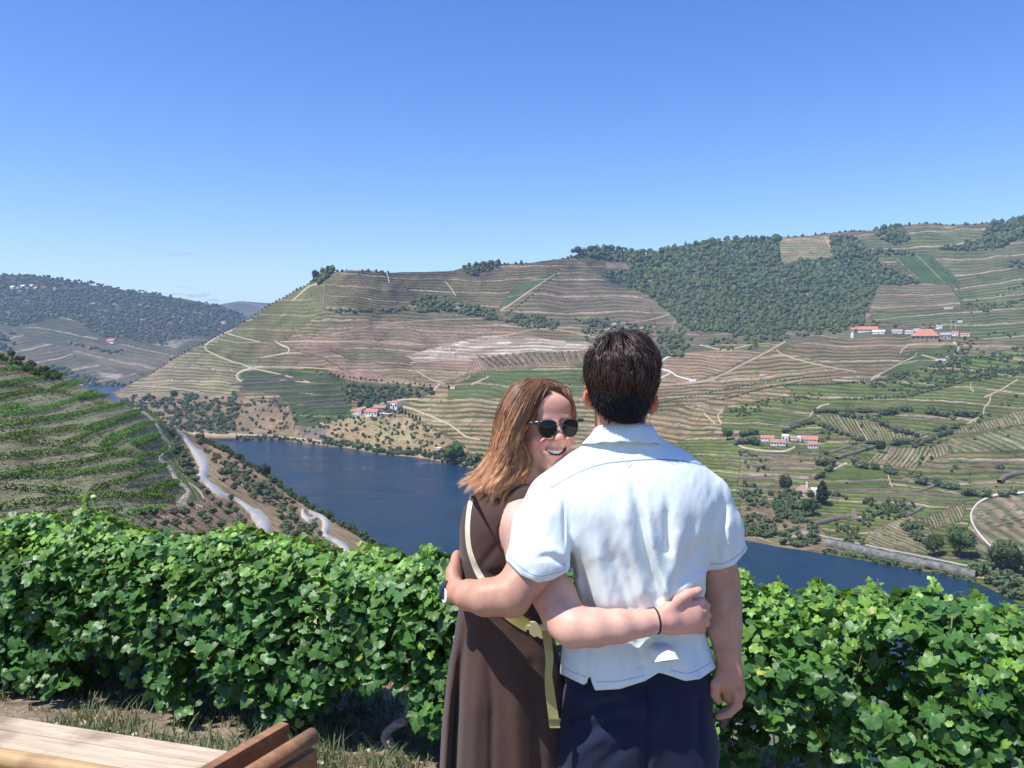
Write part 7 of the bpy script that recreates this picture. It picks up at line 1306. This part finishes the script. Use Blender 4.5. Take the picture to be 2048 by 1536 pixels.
    p_ = W(1109, 1441, 1.756); obj('strap_keeper', mesh_np('strap_keeper', np.array(box_vf(p_[0]-.0135, p_[0]+.0135, p_[1]-.001, p_[1]+.003, p_[2]-.003, p_[2]+.003)[0])-ro, box_vf(0, 1, 0, 1, 0, 1)[1], newmat('dark_khaki', (.14, .12, .05), .7)[0]), bag)
    # ---- hair tie on the wrist
    c = W(1312, 1242, 1.738); ax = np.array(W(1330,1240,1.742))-np.array(W(1282,1247,1.730)); ax /= np.linalg.norm(ax); u = np.cross(ax, [0, 1., 0]); u /= np.linalg.norm(u); w_ = np.cross(ax, u); t = np.linspace(0, 2*math.pi, 25); v, f = tubes([([c+u*math.cos(q)*.0272+w_*math.sin(q)*.0262 for q in t], .0022)], 6, 0, 1); obj('hair_tie', mesh_np('hair_tie', v-ro, f, M_BLACK, True), root)
    # ---- hair
    r = np.random.default_rng(8); s0 = G(0, .012, .032)
    V = Vol(s0-np.array([.16, .16, .30]), s0+.16, .004); V.ell(s0+np.array([0, .006, -.004]), (.078, .096, .087), .01, 'u', RM)
    V.chain([G(-.045, .03, 0), G(-.055, .03, -.06), A(1005, 945, 1.985)], [.050, .050, .045], .03); V.chain([G(.01, .055, 0), G(-.01, .06, -.06), A(1020, 940, 2.02)], [.06, .055, .045], .03)
    V.chain([G(-.068, .015, .02), G(-.080, .018, -.03), A(1008, 935, 1.945), A(1000, 965, 1.915)], [.018, .022, .030, .028], .02)
    sl, P = V.sub(s0-np.array([.16, .16, .30]), s0+.16, 0); Lc = (P-hc.astype(np.float32))@RM.astype(np.float32); fx, fy, fz = Lc[..., 0], Lc[..., 1], Lc[..., 2]
    hl = np.interp(fx, [-.075, -.064, -.055, -.030, -.005, .03, .055, .070, .08], [-.06, -.005, .055, .080, .090, .083, .052, .0, -.06]); face = (fy < -.004) & (fz < hl) & (fx > -.072) & (fx < .066+0*fx); V.F[sl] = np.where(face, np.maximum(V.F[sl], .004), V.F[sl])
    vb, fb = V.mesh(); vb = smooth_mesh(vb, fb, 2, .5); bw_ = bvh(vb, fb); hair = obj('hair', mesh_np('hair', vb-ro, fb, M_HBASE, True, {'tint': np.tile(np.array([.15, .082, .048]), (len(vb), 1))}), root)
    # flowing strands between traced guide locks: (px, py, depth)
    part = [(1080,766,1.935),(1086,771,1.925),(1090,776,1.915)]
    GL = [
      [(1062,762,1.99),(1030,776,1.99),(1006,812,1.99),(993,860,1.99),(984,905,1.985),(968,938,1.975),(945,955,1.965),(926,972,1.96)],
      [(1068,762,1.97),(1036,778,1.95),(1012,816,1.94),(999,862,1.935),(990,908,1.93),(975,942,1.92),(955,962,1.915),(934,982,1.91)],
      [(1072,763,1.955),(1044,782,1.925),(1021,820,1.912),(1007,866,1.905),(998,912,1.90),(984,948,1.895),(965,972,1.89),(958,992,1.885)],
      [(1076,765,1.94),(1052,786,1.908),(1031,824,1.893),(1017,868,1.885),(1007,914,1.88),(996,952,1.876),(982,978,1.873),(990,996,1.87)],
      [(1080,767,1.930),(1060,790,1.898),(1042,826,1.884),(1024,862,1.880),(1014,895,1.88),(1012,925,1.878),(1008,950,1.872),(996,976,1.868),(1008,992,1.865)],
      [(1084,769,1.930),(1068,792,1.903),(1053,826,1.893),(1034,860,1.886),(1025,888,1.892),(1026,915,1.895),(1024,945,1.885),(1014,972,1.875),(1000,986,1.87)],
      [(1087,772,1.928),(1074,794,1.908),(1063,822,1.902),(1048,851,1.905),(1034,873,1.912),(1033,895,1.912),(1041,920,1.905),(1044,948,1.892),(1028,974,1.884)],
      [(1089,775,1.93),(1079,795,1.917),(1071,820,1.915),(1061,842,1.922),(1044,865,1.935),(1040,885,1.930),(1047,906,1.925),(1055,926,1.915),(1050,950,1.902),(1038,970,1.892)]]
    GL = np.array([smooth_line([(a[0], a[1], a[2]) for a in g_], 2.0)[np.linspace(0, len(smooth_line([(a[0], a[1], a[2]) for a in g_], 2.0))-1, 18).astype(int)] for g_ in GL])
    ng = len(GL); SG, CL, RD = [], [], []
    def bundle(pts, nst, sp, seed_off, tipc=None, dark=1.0, wav=1.0, cast=None):
        m = len(pts); t = np.linspace(0, 1, m)[None, :, None]; P3 = W(pts[:, 0], pts[:, 1], pts[:, 2])
        if cast is not None:
            for q in range(m):
                h_ = hit(bw_, pts[q, 0], pts[q, 1], cast)
                if h_ is not None and h_[1] < 2.03: P3[q] = h_
        ph = r.uniform(0, 6.28); wv = np.stack([np.sin(t[0, :, 0]*11+ph), np.cos(t[0, :, 0]*10+ph), .4*np.sin(t[0, :, 0]*13+ph)], 1)*(np.clip(t[0]-.35, 0, 1)**1.2)*.022*wav
        off = r.normal(size=(nst, 1, 3))*sp*np.array([1, 1, .7])*(1-.45*t)+r.normal(size=(nst, 1, 3))*sp*.5*t; S_ = (P3+wv)[None]+off; SG.append(S_); tip = np.linspace(0, 1, m)
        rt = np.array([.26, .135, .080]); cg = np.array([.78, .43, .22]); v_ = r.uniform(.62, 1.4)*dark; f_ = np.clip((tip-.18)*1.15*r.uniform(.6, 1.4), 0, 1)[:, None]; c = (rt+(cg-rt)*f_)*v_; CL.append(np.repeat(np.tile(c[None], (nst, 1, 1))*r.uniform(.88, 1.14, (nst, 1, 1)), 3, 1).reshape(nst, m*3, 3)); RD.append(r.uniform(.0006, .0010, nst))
    for b in range(560):
        u_ = r.uniform(0, ng-1.001); i = int(u_); f_ = u_-i; g_ = GL[i]*(1-f_)+GL[i+1]*f_; g_ = g_.copy(); t = np.linspace(0, 1, 18); g_[:, 0] += r.normal()*3.5*t**1.5+r.normal()*1.5; g_[:, 1] += r.normal()*7*t**3; g_[:, 2] += abs(r.normal())*.012*t+.004*r.normal(); ln = r.uniform(.78, 1.0); g_ = np.stack([np.interp(t*ln, t, g_[:, k]) for k in range(3)], 1); bundle(g_, 9, .0042, b)
    # right-hand side, swept behind the temple, and crown
    GR = [[(1080,758,1.99),(1104,761,2.0),(1126,775,2.01),(1142,798,2.015),(1150,832,2.02)], [(1082,760,1.965),(1104,763,1.975),(1126,778,1.985),(1142,806,1.995),(1149,842,2.00)], [(1090,768,1.93),(1110,776,1.92),(1130,796,1.925),(1142,826,1.945),(1146,850,1.97)], [(1088,764,1.95),(1108,770,1.95),(1130,790,1.955),(1144,822,1.97),(1147,852,1.99)], [(1091,771,1.915),(1110,776,1.910),(1128,793,1.922),(1140,818,1.942),(1144,842,1.962)]]
    for b in range(330):
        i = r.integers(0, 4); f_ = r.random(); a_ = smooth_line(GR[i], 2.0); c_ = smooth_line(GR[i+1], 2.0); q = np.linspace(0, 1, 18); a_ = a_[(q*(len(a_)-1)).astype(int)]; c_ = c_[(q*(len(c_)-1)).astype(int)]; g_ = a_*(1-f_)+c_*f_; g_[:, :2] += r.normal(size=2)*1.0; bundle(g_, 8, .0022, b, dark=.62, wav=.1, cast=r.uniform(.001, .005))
    for b in range(260):                                                     # over the crown, left and right of the parting
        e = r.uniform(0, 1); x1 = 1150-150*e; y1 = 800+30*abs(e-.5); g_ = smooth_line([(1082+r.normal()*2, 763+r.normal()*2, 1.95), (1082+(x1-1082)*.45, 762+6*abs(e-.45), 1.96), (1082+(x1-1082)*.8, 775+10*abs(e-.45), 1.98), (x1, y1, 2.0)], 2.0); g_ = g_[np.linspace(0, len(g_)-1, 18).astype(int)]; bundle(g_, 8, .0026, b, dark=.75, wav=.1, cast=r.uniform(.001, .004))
    for b in range(120):                                                     # down the back of the head
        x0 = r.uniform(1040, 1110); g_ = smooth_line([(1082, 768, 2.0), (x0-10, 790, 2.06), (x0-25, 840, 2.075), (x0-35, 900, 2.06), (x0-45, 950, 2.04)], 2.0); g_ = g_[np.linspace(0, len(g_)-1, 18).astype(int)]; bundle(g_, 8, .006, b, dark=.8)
    S_ = np.concatenate(SG); v, f = strands(S_, np.concatenate(RD)); obj('lock', mesh_np('lock', v-ro, f, M_HAIRW, True, {'tint': np.concatenate(CL).reshape(-1, 3)}), hair)['label'] = 'loose wavy caramel locks'
    return root
woman = build_woman()
# ================================================================ HAZE
def haze():
    x0, x1, y0, y1, z0, z1 = -9200, 9200, -3200, 14200, WZ-15, 620
    V = [(x, y, z) for z in (z0, z1) for y in (y0, y1) for x in (x0, x1)]
    F = [[0, 2, 3, 1], [4, 5, 7, 6], [0, 1, 5, 4], [2, 6, 7, 3], [0, 4, 6, 2], [1, 3, 7, 5]]
    m = bpy.data.materials.new('haze_air'); m.use_nodes = True; nt = m.node_tree; nt.nodes.clear()
    o = nt.nodes.new('ShaderNodeOutputMaterial'); v = nt.nodes.new('ShaderNodeVolumePrincipled')
    v.inputs['Color'].default_value = (.50, .70, 1.0, 1); v.inputs['Density'].default_value = 0.00008; v.inputs['Anisotropy'].default_value = 0.0
    nt.links.new(v.outputs[0], o.inputs['Volume'])
    tag(obj('haze', mesh_np('haze', V, F, m)), 'thin blue summer haze filling the river valley', None, None, 'stuff')
haze()

# a few small fair-weather clouds low over the far ridge, beyond the haze
mcl = bpy.data.materials.new('cloud'); mcl.use_nodes = True; nt = mcl.node_tree; nt.nodes.clear(); o_ = nt.nodes.new('ShaderNodeOutputMaterial'); v_ = nt.nodes.new('ShaderNodeVolumePrincipled'); v_.inputs['Color'].default_value = (1, 1, 1, 1); v_.inputs['Density'].default_value = .0045; nt.links.new(v_.outputs[0], o_.inputs['Volume'])
for i, (px, py, w_, h_) in enumerate([(352,588,22,5),(398,592,34,9),(425,600,26,6),(372,575,26,2.5),(352,508,48,4),(487,571,14,2)]):
    Y = 17000.; k = Y/1600; rr = np.random.default_rng(i); V = []; F = []
    for j in range(5):
        v = ICO2_V*np.array([w_*k*.5, w_*k*.3, h_*k*.5])*rr.uniform(.5, 1)+np.array([rr.uniform(-.5, .5)*w_*k, rr.uniform(-100, 100), rr.uniform(-.2, .4)*h_*k]); F.append(ICO2_F+j*len(ICO2_V)); V.append(v)
    o = obj('cloud', mesh_np('cloud', np.concatenate(V), np.concatenate(F), mcl, True), loc=unproj(px, py, Y)); tag(o, 'faint white cloud low in the sky over the far left ridge', 'cloud', 'small clouds over the far ridge')
